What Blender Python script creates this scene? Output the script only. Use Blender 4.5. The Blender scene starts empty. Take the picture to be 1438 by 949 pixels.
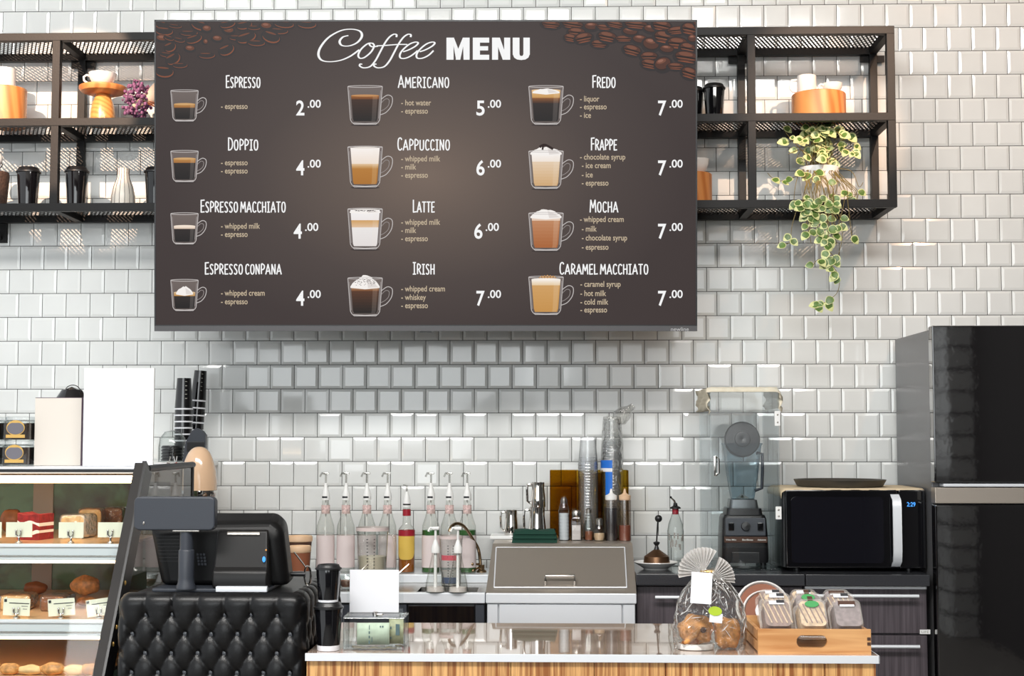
import bpy, bmesh, math, random
from mathutils import Vector, Matrix, Euler
random.seed(7)
sc = bpy.context.scene
R_ = math.radians
# ------------------------------------------------------------------ camera, world, lights
FPX, CAM = 2050.0, Vector((0.0, -6.0, 1.45))
PITCH, YAW = R_(3.77), R_(1.76)
cd = bpy.data.cameras.new('camera'); cam = bpy.data.objects.new('camera', cd); sc.collection.objects.link(cam)
cam.location = CAM; cam.rotation_euler = (R_(90) + PITCH, 0, YAW)
cd.sensor_fit = 'HORIZONTAL'; cd.sensor_width = 36.0; cd.lens = FPX / 1438 * 36.0
cd.clip_start = 0.05; cd.clip_end = 100
sc.camera = cam
sc.view_settings.view_transform = 'Standard'; sc.view_settings.look = 'None'
sc.view_settings.gamma = 1.0; sc.view_settings.use_curve_mapping = False
sc.view_settings.exposure = 0.0
sc.cycles.max_bounces = 10; sc.cycles.transparent_max_bounces = 24; sc.cycles.transmission_bounces = 8
sc.cycles.use_denoising = True
sc.cycles.caustics_reflective = False; sc.cycles.caustics_refractive = False

w = bpy.data.worlds.new('world'); sc.world = w; w.use_nodes = True
bgn = w.node_tree.nodes['Background']; bgn.inputs[0].default_value = (0.93, 0.97, 1.0, 1); bgn.inputs[1].default_value = 1.0

def area(name, loc, target, sx, sy, power, color=(1, 1, 1)):
    l = bpy.data.lights.new(name, 'AREA'); l.shape = 'RECTANGLE'; l.size = sx; l.size_y = sy; l.energy = power; l.color = color
    o = bpy.data.objects.new(name, l); sc.collection.objects.link(o); o.location = loc
    o.rotation_euler = (Vector(target) - Vector(loc)).to_track_quat('-Z', 'Y').to_euler(); return o
def spot(name, loc, target, power, angle, color, radius=0.02, blend=0.3):
    l = bpy.data.lights.new(name, 'SPOT'); l.energy = power; l.spot_size = R_(angle); l.spot_blend = blend; l.color = color
    l.shadow_soft_size = radius
    o = bpy.data.objects.new(name, l); sc.collection.objects.link(o); o.location = loc
    o.rotation_euler = (Vector(target) - Vector(loc)).to_track_quat('-Z', 'Y').to_euler(); return o
# shop windows on the street side (the left side is assumed open glazing, left unwalled for daylight) and the ceiling light bank
area('street_window_light', (-1.7, -9.3, 2.5), (-0.8, 0, 1.4), 3.2, 2.8, 125, (0.93, 0.98, 1.0))
area('street_window_light', (0.9, -9.3, 2.4), (0.2, 0, 1.5), 2.6, 2.5, 55, (0.96, 0.99, 1.0))
area('ceiling_light_bank', (-0.4, -4.5, 4.25), (-0.2, -2.5, 0.0), 4.6, 0.7, 250, (1.0, 0.98, 0.95))
# warm track spots over the shelving, then an added wide wall wash
spot('warm_spot', (-2.42, -3.2, 3.98), (-2.0, -0.05, 2.72), 900, 15, (1.0, 0.68, 0.48), 0.012, 0.25)
spot('warm_spot', (1.75, -3.2, 3.98), (1.02, -0.05, 2.66), 500, 15, (1.0, 0.68, 0.48), 0.012, 0.6)
spot('warm_spot', (2.2, -2.4, 4.1), (1.6, 0.0, 2.9), 85, 62, (1.0, 0.60, 0.36), 0.05, 1.0)  # added lamp, put in to warm the right wall's tone

# ------------------------------------------------------------------ pixel <-> place
RM = cam.rotation_euler.to_matrix()
def ray(px, py): return RM @ Vector(((px - 719) / FPX, (474.5 - py) / FPX, -1.0))
def W(px, py, d):
    r = ray(px, py); return CAM + r * ((-d - CAM.y) / r.y)
def G(px, py, z):
    r = ray(px, py); return CAM + r * ((z - CAM.z) / r.z)
def mpp(P): return -(RM.transposed() @ (Vector(P) - CAM)).z / FPX
def fit(p0, p1, ptop, d, zs):
    t = W((p0 + p1) / 2, ptop, d); m = mpp((t.x, -d, zs)); return Vector((t.x, -d, zs)), (p1 - p0) * m, t.z - zs

# ------------------------------------------------------------------ materials
def s2l(c):
    c = c / 255.0
    return c / 12.92 if c <= 0.04045 else ((c + 0.055) / 1.055) ** 2.4
def L(r, g, b): return (s2l(r), s2l(g), s2l(b), 1.0)
def newmat(name):
    m = bpy.data.materials.new(name); m.use_nodes = True; return m, m.node_tree, m.node_tree.nodes['Principled BSDF']
def mat(name, rgb, rough=0.5, metal=0.0, coat=0.0, bump=0.0, bscale=200.0, vary=0.0, vscale=8.0, spec=0.5, stretch=None, emit=0.0, sss=0.0):
    m, nt, p = newmat(name); N = nt.nodes; K = nt.links
    p.inputs['Base Color'].default_value = L(*rgb); p.inputs['Roughness'].default_value = rough
    p.inputs['Metallic'].default_value = metal; p.inputs['Coat Weight'].default_value = coat
    p.inputs['Specular IOR Level'].default_value = spec
    if emit: p.inputs['Emission Color'].default_value = L(*rgb); p.inputs['Emission Strength'].default_value = emit
    if sss: p.inputs['Subsurface Weight'].default_value = sss; p.inputs['Subsurface Radius'].default_value = (0.01, 0.008, 0.006)
    if bump or vary:
        tc = N.new('ShaderNodeTexCoord'); mp = N.new('ShaderNodeMapping'); K.new(tc.outputs['Object'], mp.inputs[0])
        if stretch: mp.inputs['Scale'].default_value = stretch
        if bump:
            n = N.new('ShaderNodeTexNoise'); n.inputs['Scale'].default_value = bscale; K.new(mp.outputs[0], n.inputs['Vector'])
            b = N.new('ShaderNodeBump'); b.inputs['Strength'].default_value = bump; b.inputs['Distance'].default_value = 0.002
            K.new(n.outputs[0], b.inputs['Height']); K.new(b.outputs[0], p.inputs['Normal'])
        if vary:
            n = N.new('ShaderNodeTexNoise'); n.inputs['Scale'].default_value = vscale; n.inputs['Detail'].default_value = 4; K.new(mp.outputs[0], n.inputs['Vector'])
            r = N.new('ShaderNodeValToRGB'); c = L(*rgb)
            r.color_ramp.elements[0].position = 0.3; r.color_ramp.elements[1].position = 0.7
            r.color_ramp.elements[0].color = tuple(max(0, x * (1 - vary)) for x in c[:3]) + (1,)
            r.color_ramp.elements[1].color = tuple(min(1, x * (1 + vary)) for x in c[:3]) + (1,)
            K.new(n.outputs[0], r.inputs[0]); K.new(r.outputs[0], p.inputs['Base Color'])
    return m
def wood(name, light, dark, scale=(60, 60, 3), dist=3.0, rough=0.45, wscale=1.0, coat=0.0, knots=False):
    m, nt, p = newmat(name); N = nt.nodes; K = nt.links
    tc = N.new('ShaderNodeTexCoord'); mp = N.new('ShaderNodeMapping'); K.new(tc.outputs['Object'], mp.inputs[0]); mp.inputs['Scale'].default_value = scale
    wv = N.new('ShaderNodeTexWave'); wv.wave_type = 'BANDS'; wv.bands_direction = 'DIAGONAL'
    wv.inputs['Scale'].default_value = wscale; wv.inputs['Distortion'].default_value = dist; wv.inputs['Detail'].default_value = 3; wv.inputs['Detail Scale'].default_value = 0.8
    K.new(mp.outputs[0], wv.inputs['Vector'])
    no = N.new('ShaderNodeTexNoise'); no.inputs['Scale'].default_value = 2.0; no.inputs['Detail'].default_value = 6; K.new(mp.outputs[0], no.inputs['Vector'])
    mx = N.new('ShaderNodeMath'); mx.operation = 'MULTIPLY_ADD'; mx.inputs[1].default_value = 0.6
    K.new(wv.outputs['Fac'], mx.inputs[0])
    m2 = N.new('ShaderNodeMath'); m2.operation = 'MULTIPLY'; m2.inputs[1].default_value = 0.4; K.new(no.outputs[0], m2.inputs[0]); K.new(m2.outputs[0], mx.inputs[2])
    r = N.new('ShaderNodeValToRGB'); r.color_ramp.elements[0].position = 0.2; r.color_ramp.elements[1].position = 0.65
    r.color_ramp.elements[0].color = L(*dark); r.color_ramp.elements[1].color = L(*light)
    K.new(mx.outputs[0], r.inputs[0]); K.new(r.outputs[0], p.inputs['Base Color'])
    p.inputs['Roughness'].default_value = rough; p.inputs['Coat Weight'].default_value = coat
    return m
def grain(name, light, dark, scale, rough=0.45, lo=0.38, hi=0.62):
    m, nt, p = newmat(name); N = nt.nodes; K = nt.links
    tc = N.new('ShaderNodeTexCoord'); mp = N.new('ShaderNodeMapping'); K.new(tc.outputs['Object'], mp.inputs[0]); mp.inputs['Scale'].default_value = scale
    no = N.new('ShaderNodeTexNoise'); no.inputs['Scale'].default_value = 1.0; no.inputs['Detail'].default_value = 3; no.inputs['Distortion'].default_value = 0.6; K.new(mp.outputs[0], no.inputs['Vector'])
    r = N.new('ShaderNodeValToRGB'); r.color_ramp.elements[0].position = lo; r.color_ramp.elements[1].position = hi
    r.color_ramp.elements[0].color = L(*dark); r.color_ramp.elements[1].color = L(*light); K.new(no.outputs[0], r.inputs[0]); K.new(r.outputs[0], p.inputs['Base Color'])
    p.inputs['Roughness'].default_value = rough; return m
def glass(name, tint=(235, 240, 240), edge=(120, 130, 130), base=0.06, grow=0.75, rough=0.03, bump=0.0, bscale=30, power=3.0, haze=0.0):
    m = bpy.data.materials.new(name); m.use_nodes = True; nt = m.node_tree; N = nt.nodes; K = nt.links; N.clear()
    out = N.new('ShaderNodeOutputMaterial'); tr = N.new('ShaderNodeBsdfTransparent'); gl = N.new('ShaderNodeBsdfGlossy'); mx = N.new('ShaderNodeMixShader')
    lw = N.new('ShaderNodeLayerWeight'); lw.inputs[0].default_value = 0.5
    pw = N.new('ShaderNodeMath'); pw.operation = 'POWER'; pw.inputs[1].default_value = power; K.new(lw.outputs['Facing'], pw.inputs[0])
    ma = N.new('ShaderNodeMath'); ma.operation = 'MULTIPLY_ADD'; ma.inputs[1].default_value = grow; ma.inputs[2].default_value = base; K.new(pw.outputs[0], ma.inputs[0])
    mc = N.new('ShaderNodeMix'); mc.data_type = 'RGBA'; mc.inputs[6].default_value = L(*tint); mc.inputs[7].default_value = L(*edge); K.new(pw.outputs[0], mc.inputs[0])
    K.new(mc.outputs[2], tr.inputs[0]); gl.inputs['Roughness'].default_value = rough
    if bump:
        tc = N.new('ShaderNodeTexCoord'); n = N.new('ShaderNodeTexNoise'); n.inputs['Scale'].default_value = bscale; n.inputs['Detail'].default_value = 2; K.new(tc.outputs['Object'], n.inputs['Vector'])
        b = N.new('ShaderNodeBump'); b.inputs['Strength'].default_value = bump; b.inputs['Distance'].default_value = 0.02; K.new(n.outputs[0], b.inputs['Height'])
        K.new(b.outputs[0], gl.inputs['Normal']); K.new(b.outputs[0], lw.inputs['Normal'])
    K.new(ma.outputs[0], mx.inputs[0]); K.new(tr.outputs[0], mx.inputs[1]); K.new(gl.outputs[0], mx.inputs[2]); sh = mx.outputs[0]
    if haze:
        df = N.new('ShaderNodeBsdfDiffuse'); df.inputs[0].default_value = (.9, .9, .9, 1); m3 = N.new('ShaderNodeMixShader'); m3.inputs[0].default_value = haze; K.new(sh, m3.inputs[1]); K.new(df.outputs[0], m3.inputs[2]); sh = m3.outputs[0]
    K.new(sh, out.inputs[0])
    return m
M = {}
M['tile'] = mat('white_tile', (226, 228, 226), 0.09, coat=0.35, bump=0.10, bscale=9, vary=0.035, vscale=5)
M['grout'] = mat('dark_grout', (58, 58, 55), 0.9)
M['floor'] = mat('floor_concrete', (120, 116, 110), 0.6, vary=0.15)
M['black_steel'] = mat('black_steel', (16, 15, 15), 0.5, spec=0.3, bump=0.15, bscale=150)
M['black_plastic'] = mat('black_plastic', (24, 24, 26), 0.35)
M['slate_plastic'] = mat('slate_plastic', (50, 54, 62), 0.42, bump=0.1, bscale=600)
M['gloss_black'] = mat('gloss_black', (14, 14, 17), 0.06, coat=0.5)
M['steel'] = mat('brushed_steel', (178, 174, 168), 0.27, 1.0, bump=0.06, bscale=60, stretch=(1, 30, 30))
M['steel_dark'] = mat('brushed_steel_warm', (186, 176, 165), 0.42, 0.78, bump=0.06, bscale=60, stretch=(1, 30, 30))
M['steel_light'] = mat('satin_steel', (236, 240, 245), 0.34, 0.3, bump=0.05, bscale=60, stretch=(1, 1, 30))
M['chrome'] = mat('chrome', (215, 212, 208), 0.07, 1.0)
M['white_ceramic'] = mat('white_ceramic', (240, 238, 234), 0.15, coat=0.4)
M['white'] = mat('white_paper', (230, 231, 236), 0.6)
M['sign_white'] = mat('sign_white', (221, 222, 229), .55)
M['white_plastic'] = mat('white_plastic', (238, 238, 236), 0.35)
M['cream'] = mat('cream_board', (212, 204, 194), 0.10, coat=0.6)
M['wood_block'] = wood('acacia_block', (224, 150, 86), (196, 116, 58), (9, 9, 1.5), 4, 0.4, 1.2)
M['wood_turned'] = wood('turned_wood', (222, 160, 88), (204, 132, 66), (12, 12, 30), 3, 0.3, 1.0, 0.3)
M['pine'] = grain('striped_pine', (226, 176, 114), (146, 88, 42), (95, 95, 2.6))
M['crate_wood'] = grain('crate_wood', (222, 172, 116), (188, 128, 74), (4, 40, 40), 0.5, 0.3, 0.68)
M['cab_wood'] = grain('smoked_oak_laminate', (92, 84, 90), (64, 57, 62), (130, 130, 3.5), 0.45, 0.3, 0.7)
M['glass'] = glass('clear_glass', (242, 245, 244), (120, 132, 130), 0.05, 0.7)
M['glass_green'] = glass('bottle_glass', (250, 251, 249), (186, 192, 186), 0.05, 0.6)
M['acrylic'] = glass('clear_acrylic', (253, 254, 254), (226, 234, 236), 0.03, 0.6)
M['cover'] = glass('cover_acrylic', (253, 254, 254), (238, 243, 245), 0.022, 0.4)
M['cup_glass'] = glass('clear_cup_wall', (252, 253, 254), (70, 76, 84), 0.10, 0.6, 0.08, power=2.2, haze=0.05)
M['film'] = glass('cellophane', (244, 244, 242), (225, 225, 225), 0.05, 0.9, 0.06, bump=1.0, bscale=34, power=1.6, haze=0.025)
M['amber'] = glass('amber_acrylic', (226, 204, 112), (150, 124, 52), 0.05, 0.35)
M['blue_jug'] = glass('smoky_blue_jug', (222, 234, 240), (150, 172, 184), 0.04, 0.5)
M['frost'] = glass('frosted_clear', (226, 230, 230), (150, 156, 156), 0.16, 0.6, 0.25)
M['case_glass'] = glass('case_glass', (246, 248, 247), (200, 215, 210), 0.013, 0.5)
M['end_glass'] = glass('case_end_glass', (178, 182, 184), (120, 126, 128), 0.08, 0.5)
def alpha_mat(name, rgb, rough, al):
    m = mat(name, rgb, rough, coat=.5); m.node_tree.nodes['Principled BSDF'].inputs['Alpha'].default_value = al; return m
M['cup_clear'] = alpha_mat('clear_cup_plastic', (226, 230, 234), .12, .42)
M['tub_clear'] = alpha_mat('hazy_tub_plastic', (236, 230, 222), .2, .20)
M['cloth_green'] = mat('green_cloth', (18, 58, 46), 0.95, bump=0.6, bscale=300)
M['cloth_beige'] = mat('beige_cloth', (216, 196, 164), 0.9, bump=0.4, bscale=300)
M['lace'] = mat('lace', (224, 214, 192), 0.9, bump=0.8, bscale=250)
M['worktop'] = mat('speckled_worktop', (52, 53, 57), 0.22, coat=0.3, vary=0.35, vscale=350)
M['brown_paper'] = mat('brown_paper', (140, 82, 54), 0.7, vary=0.08)
M['dark_brown'] = mat('dark_brown', (74, 46, 32), 0.6)
M['tan_lid'] = mat('tan_lid', (222, 186, 150), 0.5)
M['label_pink'] = mat('pale_label', (226, 212, 210), 0.6)
M['label_yellow'] = mat('yellow_label', (222, 186, 84), 0.6)
M['red'] = mat('dark_red', (158, 30, 46), 0.4)
M['green'] = mat('leaf_green', (44, 96, 38), 0.4)
M['gold'] = mat('gold_band', (206, 166, 92), 0.35, 0.4)
M['grey_label'] = mat('grey_label', (100, 98, 106), 0.6)
M['coffee'] = mat('coffee_beans', (42, 26, 18), 0.5, bump=0.6, bscale=120, vary=0.4, vscale=90)
M['bread'] = mat('golden_bread', (208, 146, 82), 0.5, coat=0.1, bump=0.5, bscale=90, vary=0.5, vscale=55)
M['bread_dark'] = mat('brown_crust', (140, 80, 36), 0.5, bump=0.4, bscale=60, vary=0.35, vscale=25)
M['crumb'] = mat('pale_crumb', (236, 196, 136), 0.8, bump=0.5, bscale=120, vary=0.15, vscale=40)
M['velvet'] = mat('red_velvet', (140, 30, 30), 0.85, bump=0.7, bscale=160, vary=0.35, vscale=60)
M['icing'] = mat('white_icing', (246, 236, 228), 0.6)
M['card'] = mat('price_card', (232, 232, 210), 0.6)
M['ink'] = mat('dark_ink', (40, 40, 44), 0.6)
M['ink_soft'] = mat('grey_ink', (150, 150, 140), 0.6)
def emis(name, rgb, strength):
    m, nt, p = newmat(name); p.inputs['Base Color'].default_value = (0, 0, 0, 1); p.inputs['Emission Color'].default_value = L(*rgb); p.inputs['Emission Strength'].default_value = strength; return m
M['tube_light'] = emis('warm_tube', (255, 214, 160), 10.0)
M['led_blue'] = emis('blue_led', (70, 160, 255), 1.6)
M['led_orange'] = emis('orange_led', (240, 170, 90), 1.0)
# screen artwork: its own picture, given off by the screen
def art_mat():
    m, nt, p = newmat('screen_picture'); N = nt.nodes; K = nt.links
    a = N.new('ShaderNodeVertexColor'); a.layer_name = 'Col'
    p.inputs['Base Color'].default_value = (0, 0, 0, 1); p.inputs['Roughness'].default_value = 0.4; p.inputs['Specular IOR Level'].default_value = 0.1
    K.new(a.outputs[0], p.inputs['Emission Color']); p.inputs['Emission Strength'].default_value = 1.0; return m
M['art'] = art_mat()

# ------------------------------------------------------------------ mesh builder
class MB:
    def __init__(s): s.v = []; s.f = []; s.m = []; s.c = []; s.mats = []; s.wn = False
    def mi(s, k):
        if k not in s.mats: s.mats.append(k)
        return s.mats.index(k)
    def add(s, vs, fs, k, X=None, col=None):
        b = len(s.v); i = s.mi(k)
        s.v += [tuple(X @ Vector(p)) if X is not None else tuple(p) for p in vs]
        for f in fs: s.f.append([b + j for j in f]); s.m.append(i); s.c.append(col)
        return s
    def box(s, c, size, k, bev=0.0, rot=None, seg=2, X=None):
        bm = bmesh.new(); bmesh.ops.create_cube(bm, size=1.0)
        for v in bm.verts: v.co = Vector((v.co.x * size[0], v.co.y * size[1], v.co.z * size[2]))
        if bev > 0: s.wn = True; bmesh.ops.bevel(bm, geom=list(bm.edges), offset=min(bev, min(size) * 0.49), segments=seg, affect='EDGES', profile=0.5)
        T = Matrix.Translation(Vector(c)) @ (Euler(rot).to_matrix().to_4x4() if rot else Matrix())
        if X is not None: T = X @ T
        bm.verts.index_update(); s.add([v.co for v in bm.verts], [[v.index for v in f.verts] for f in bm.faces], k, T); bm.free(); return s
    def b2(s, lo, hi, k, bev=0.0, X=None):
        c = [(a + b) / 2 for a, b in zip(lo, hi)]; return s.box(c, [abs(b - a) for a, b in zip(lo, hi)], k, bev, X=X)
    def lathe(s, prof, k, n=28, c=(0, 0, 0), X=None, sx=1.0, sy=1.0):
        vs = []; fs = []; T = Matrix.Translation(Vector(c))
        if X is not None: T = X @ T
        for r, z in prof:
            for i in range(n):
                a = 2 * math.pi * i / n; vs.append((max(r, 1e-5) * math.cos(a) * sx, max(r, 1e-5) * math.sin(a) * sy, z))
        for j in range(len(prof) - 1):
            for i in range(n):
                a = j * n + i; b = j * n + (i + 1) % n; fs.append([a, b, b + n, a + n])
        return s.add(vs, fs, k, T)
    def tube(s, pts, r, k, n=8, X=None, closed=False, caps=True):
        pts = [Vector(p) for p in pts]; m = len(pts); rr = r if isinstance(r, (list, tuple)) else [r] * m
        vs = []; fs = []; up = None
        for i in range(m):
            if closed: t = pts[(i + 1) % m] - pts[i - 1]
            else: t = pts[min(i + 1, m - 1)] - pts[max(i - 1, 0)]
            t.normalize()
            if up is None:
                up = Vector((0, 0, 1)) if abs(t.z) < 0.9 else Vector((0, 1, 0))
            x = t.cross(up)
            if x.length < 1e-6: x = t.orthogonal()
            x.normalize(); up = x.cross(t).normalized()
            for j in range(n):
                a = 2 * math.pi * j / n; vs.append(pts[i] + (x * math.cos(a) + up * math.sin(a)) * rr[i])
        for i in range(m if closed else m - 1):
            for j in range(n):
                a = i * n + j; b = i * n + (j + 1) % n; c = ((i + 1) % m) * n
                fs.append([a, b, c + (j + 1) % n, c + j])
        if caps and not closed: fs += [list(range(n))[::-1], list(range((m - 1) * n, m * n))]
        return s.add(vs, fs, k, X)
    def prism(s, poly, h, k, X=None):
        n = len(poly); vs = [(p[0], p[1], 0) for p in poly] + [(p[0], p[1], h) for p in poly]
        fs = [list(range(n))[::-1], list(range(n, 2 * n))] + [[i, (i + 1) % n, n + (i + 1) % n, n + i] for i in range(n)]
        return s.add(vs, fs, k, X)
    def ell(s, c, rad, k, nu=16, nv=10, X=None, fn=None):
        vs = []; fs = []
        for j in range(nv + 1):
            t = math.pi * j / nv
            for i in range(nu):
                a = 2 * math.pi * i / nu; p = Vector((math.sin(t) * math.cos(a), math.sin(t) * math.sin(a), math.cos(t)))
                q = 1.0 if fn is None else fn(p)
                vs.append((c[0] + p.x * rad[0] * q, c[1] + p.y * rad[1] * q, c[2] + p.z * rad[2] * q))
        for j in range(nv):
            for i in range(nu):
                a = j * nu + i; b = j * nu + (i + 1) % nu; fs.append([a, a + nu, b + nu, b])
        return s.add(vs, fs, k, X)
    def flat(s, poly, z, col): return s.add([(p[0], p[1], z) for p in poly], [list(range(len(poly)))], 'art', None, col)
    def build(s, name, parent=None, loc=None, rot=None, ang=38, smooth=True):
        me = bpy.data.meshes.new(name); me.from_pydata(s.v, [], s.f); me.update()
        for k in s.mats: me.materials.append(M[k])
        me.polygons.foreach_set('material_index', s.m)
        if any(c is not None for c in s.c):
            at = me.color_attributes.new('Col', 'FLOAT_COLOR', 'CORNER'); buf = []
            for p, c in zip(me.polygons, s.c):
                for _ in range(p.loop_total): buf += list(c or (1, 1, 1, 1))
            at.data.foreach_set('color', buf)
        bm = bmesh.new(); bm.from_mesh(me); bmesh.ops.remove_doubles(bm, verts=bm.verts, dist=1e-6)
        if not any(c is not None for c in s.c): bmesh.ops.recalc_face_normals(bm, faces=bm.faces)
        bm.to_mesh(me); bm.free()
        if smooth:
            me.polygons.foreach_set('use_smooth', [True] * len(me.polygons)); me.set_sharp_from_angle(angle=R_(ang))
        o = bpy.data.objects.new(name, me); sc.collection.objects.link(o)
        if s.wn and smooth: wm = o.modifiers.new('weighted_normal', 'WEIGHTED_NORMAL'); wm.keep_sharp = True; wm.weight = 100
        if parent is not None: o.parent = parent
        if loc is not None: o.location = loc
        if rot is not None: o.rotation_euler = rot
        return o
def tag(o, label, cat, group=None, kind=None):
    o['label'] = label; o['category'] = cat
    if group: o['group'] = group
    if kind: o['kind'] = kind
    return o
def struct(o, label=None): 
    o['kind'] = 'structure'
    if label: o['label'] = label
    return o
def thing(name, label, cat, loc=(0, 0, 0), rot=None, group=None):
    o = bpy.data.objects.new(name, None); o.empty_display_size = 0.05; sc.collection.objects.link(o); o.location = loc
    if rot is not None: o.rotation_euler = rot if hasattr(rot, '__len__') else (0, 0, rot)
    return tag(o, label, cat, group)
def dup(root, loc, label, rotz=None, scale=None, group=None):
    def cp(o, par):
        c = o.copy(); sc.collection.objects.link(c)
        if par is not None: c.parent = par
        for ch in list(o.children): cp(ch, c)
        return c
    c = cp(root, None); c.location = loc; c['label'] = label
    if rotz is not None: c.rotation_euler = (0, 0, rotz)
    if scale is not None: c.scale = scale if hasattr(scale, '__len__') else (scale,) * 3
    if group: c['group'] = group
    return c
def circ(r, n, c=(0, 0), a0=0): return [(c[0] + r * math.cos(a0 + 2 * math.pi * i / n), c[1] + r * math.sin(a0 + 2 * math.pi * i / n)) for i in range(n)]
def rrect(wd, h, r, n=5):
    P = []
    for cx, cy, a in ((wd / 2 - r, h / 2 - r, 0), (-wd / 2 + r, h / 2 - r, 90), (-wd / 2 + r, -h / 2 + r, 180), (wd / 2 - r, -h / 2 + r, 270)):
        for i in range(n + 1):
            t = R_(a + 90 * i / n); P.append((cx + r * math.cos(t), cy + r * math.sin(t)))
    return P
def XZ(x=0, y=0, z=0):  # maps prism's (x,y) outline to world (x,z), extruding towards -y (the room)
    return Matrix(((1, 0, 0, x), (0, 0, -1, y), (0, 1, 0, z), (0, 0, 0, 1)))
_tc = {}
def text_mesh(t, bold=0.0):
    if (t, bold) in _tc: return _tc[(t, bold)]
    cu = bpy.data.curves.new('txt', 'FONT'); cu.body = t; cu.offset = bold; cu.resolution_u = 4
    o = bpy.data.objects.new('txt', cu); sc.collection.objects.link(o)
    me = bpy.data.meshes.new_from_object(o.evaluated_get(bpy.context.evaluated_depsgraph_get()))
    r = ([tuple(v.co) for v in me.vertices], [list(p.vertices) for p in me.polygons])
    bpy.data.objects.remove(o); bpy.data.curves.remove(cu); bpy.data.meshes.remove(me); _tc[(t, bold)] = r; return r
def text_box(mb, t, x0, x1, y0, y1, z, k='art', col=None, bold=0.0, X=None):
    v, f = text_mesh(t, bold); xs = [p[0] for p in v]; ys = [p[1] for p in v]; a, b, c, d = min(xs), max(xs), min(ys), max(ys)
    mb.add([(x0 + (p[0] - a) / (b - a) * (x1 - x0), y0 + (p[1] - c) / (d - c) * (y1 - y0), z) for p in v], f, k, X, col)
# ------------------------------------------------------------------ the room shell
mb = MB(); mb.b2((-3.4, 0.0, 0), (3.0, 0.12, 4.4), 'grout')
TS, TZ = 0.1, 0.0996; z0 = W(530, 648, 0).z; x00 = W(427.4, 660, 0).x
r0 = int((z0 - 0.3) / TZ); rng = random.Random(3)
for r in range(-r0, 34):
    zb = z0 + r * TZ; xo = x00 + (0.5 * TS + 0.004 if r % 2 else 0) + rng.uniform(-.003, .003)
    i0 = int((-3.35 - xo) / TS); i1 = int((2.98 - xo) / TS)
    for i in range(i0, i1):
        g = 0.0013; xa, xb = xo + i * TS + g, xo + (i + 1) * TS - g; za, zc = zb + g, zb + TZ - g; be = 0.0105
        tx, tz, o = rng.uniform(-.0005, .0005), rng.uniform(-.0005, .0005), rng.uniform(0, .0006)
        d1 = 0.003 + o; yy = lambda sx, sz: -(d1 + sx * tx + sz * tz + 0.002)
        vs = [(xa, 0.002, za), (xb, 0.002, za), (xb, 0.002, zc), (xa, 0.002, zc),
              (xa, -.0025, za), (xb, -.0025, za), (xb, -.0025, zc), (xa, -.0025, zc),
              (xa + be, yy(-1, -1), za + be), (xb - be, yy(1, -1), za + be), (xb - be, yy(1, 1), zc - be), (xa + be, yy(-1, 1), zc - be)]
        fs = []
        for q in range(4): w2 = (q + 1) % 4; fs += [[q, w2, 4 + w2, 4 + q], [4 + q, 4 + w2, 8 + w2, 8 + q]]
        fs.append([8, 9, 10, 11]); mb.add(vs, fs, 'tile')
wall = mb.build('wall_back', ang=6); struct(wall)
mb = MB(); mb.b2((-3.4, -9.5, -0.1), (3.0, 0.12, 0), 'floor'); struct(mb.build('floor'))
M['plaster'] = mat('dark_plaster', (58, 54, 51), .8); M['ceiling'] = mat('ceiling_paint', (205, 200, 194), .8)
mb = MB(); mb.b2((3.0, -9.5, 0), (3.1, 0.12, 4.4), 'plaster'); struct(mb.build('wall_right'))
mb = MB(); mb.b2((-3.4, -9.6, 0), (3.1, -9.5, 4.4), 'plaster'); struct(mb.build('wall_front'))
mb = MB(); mb.b2((-3.4, -9.6, 4.4), (3.1, 0.12, 4.5), 'ceiling'); struct(mb.build('ceiling'))

mm, nt, p = newmat('assumed_pier_tile'); N = nt.nodes; K = nt.links; tcn = N.new('ShaderNodeTexCoord'); sx_ = N.new('ShaderNodeSeparateXYZ'); cx_ = N.new('ShaderNodeCombineXYZ'); br = N.new('ShaderNodeTexBrick')
K.new(tcn.outputs['Object'], sx_.inputs[0]); K.new(sx_.outputs[1], cx_.inputs[0]); K.new(sx_.outputs[2], cx_.inputs[1]); K.new(cx_.outputs[0], br.inputs[0])
br.inputs['Color1'].default_value = L(235, 236, 235); br.inputs['Color2'].default_value = L(220, 222, 222); br.inputs['Mortar'].default_value = L(70, 70, 68); br.inputs['Scale'].default_value = 1.0; br.inputs['Brick Width'].default_value = .3; br.inputs['Row Height'].default_value = .16; br.inputs['Mortar Size'].default_value = .012
K.new(br.outputs[0], p.inputs['Base Color']); p.inputs['Roughness'].default_value = .15; M['assumed_tile'] = mm
mb = MB(); mb.b2((2.82, -6.35, 0), (3.0, -5.92, 4.4), 'assumed_tile'); struct(mb.build('assumed_pier_1'))  # assumed column out of view, added to reflect tiles in the fridge door
# ------------------------------------------------------------------ the television with the menu
TVD = 5.50; tm = TVD / FPX; tc = CAM + RM @ Vector(((598 - 719) * tm, (474.5 - 246.5) * tm, -TVD))
tv = thing('wall_television', 'large dark screen showing a coffee menu, mounted high in front of the tiled wall', 'television', tc, cam.rotation_euler)
def T(px, py): return ((px - 598) * tm, (246.5 - py) * tm)
def tbox(mb, p0, q0, p1, q1, z0, z1, k, bev=0.0):
    a = T(p0, q1); b = T(p1, q0); mb.b2((a[0], a[1], z0), (b[0], b[1], z1), k, bev)
mb = MB(); tbox(mb, 217, 28, 979, 465, -0.06, -0.002, 'black_plastic', 0.003)
for a in ((217, 28, 979, 30.5), (217, 28, 219, 465), (977, 28, 979, 465)): tbox(mb, *a, -0.004, 0.003, 'black_plastic')
mb.build('housing', tv)
M['tv_bar'] = mat('tv_bottom_bar', (78, 77, 79), 0.4)
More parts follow.
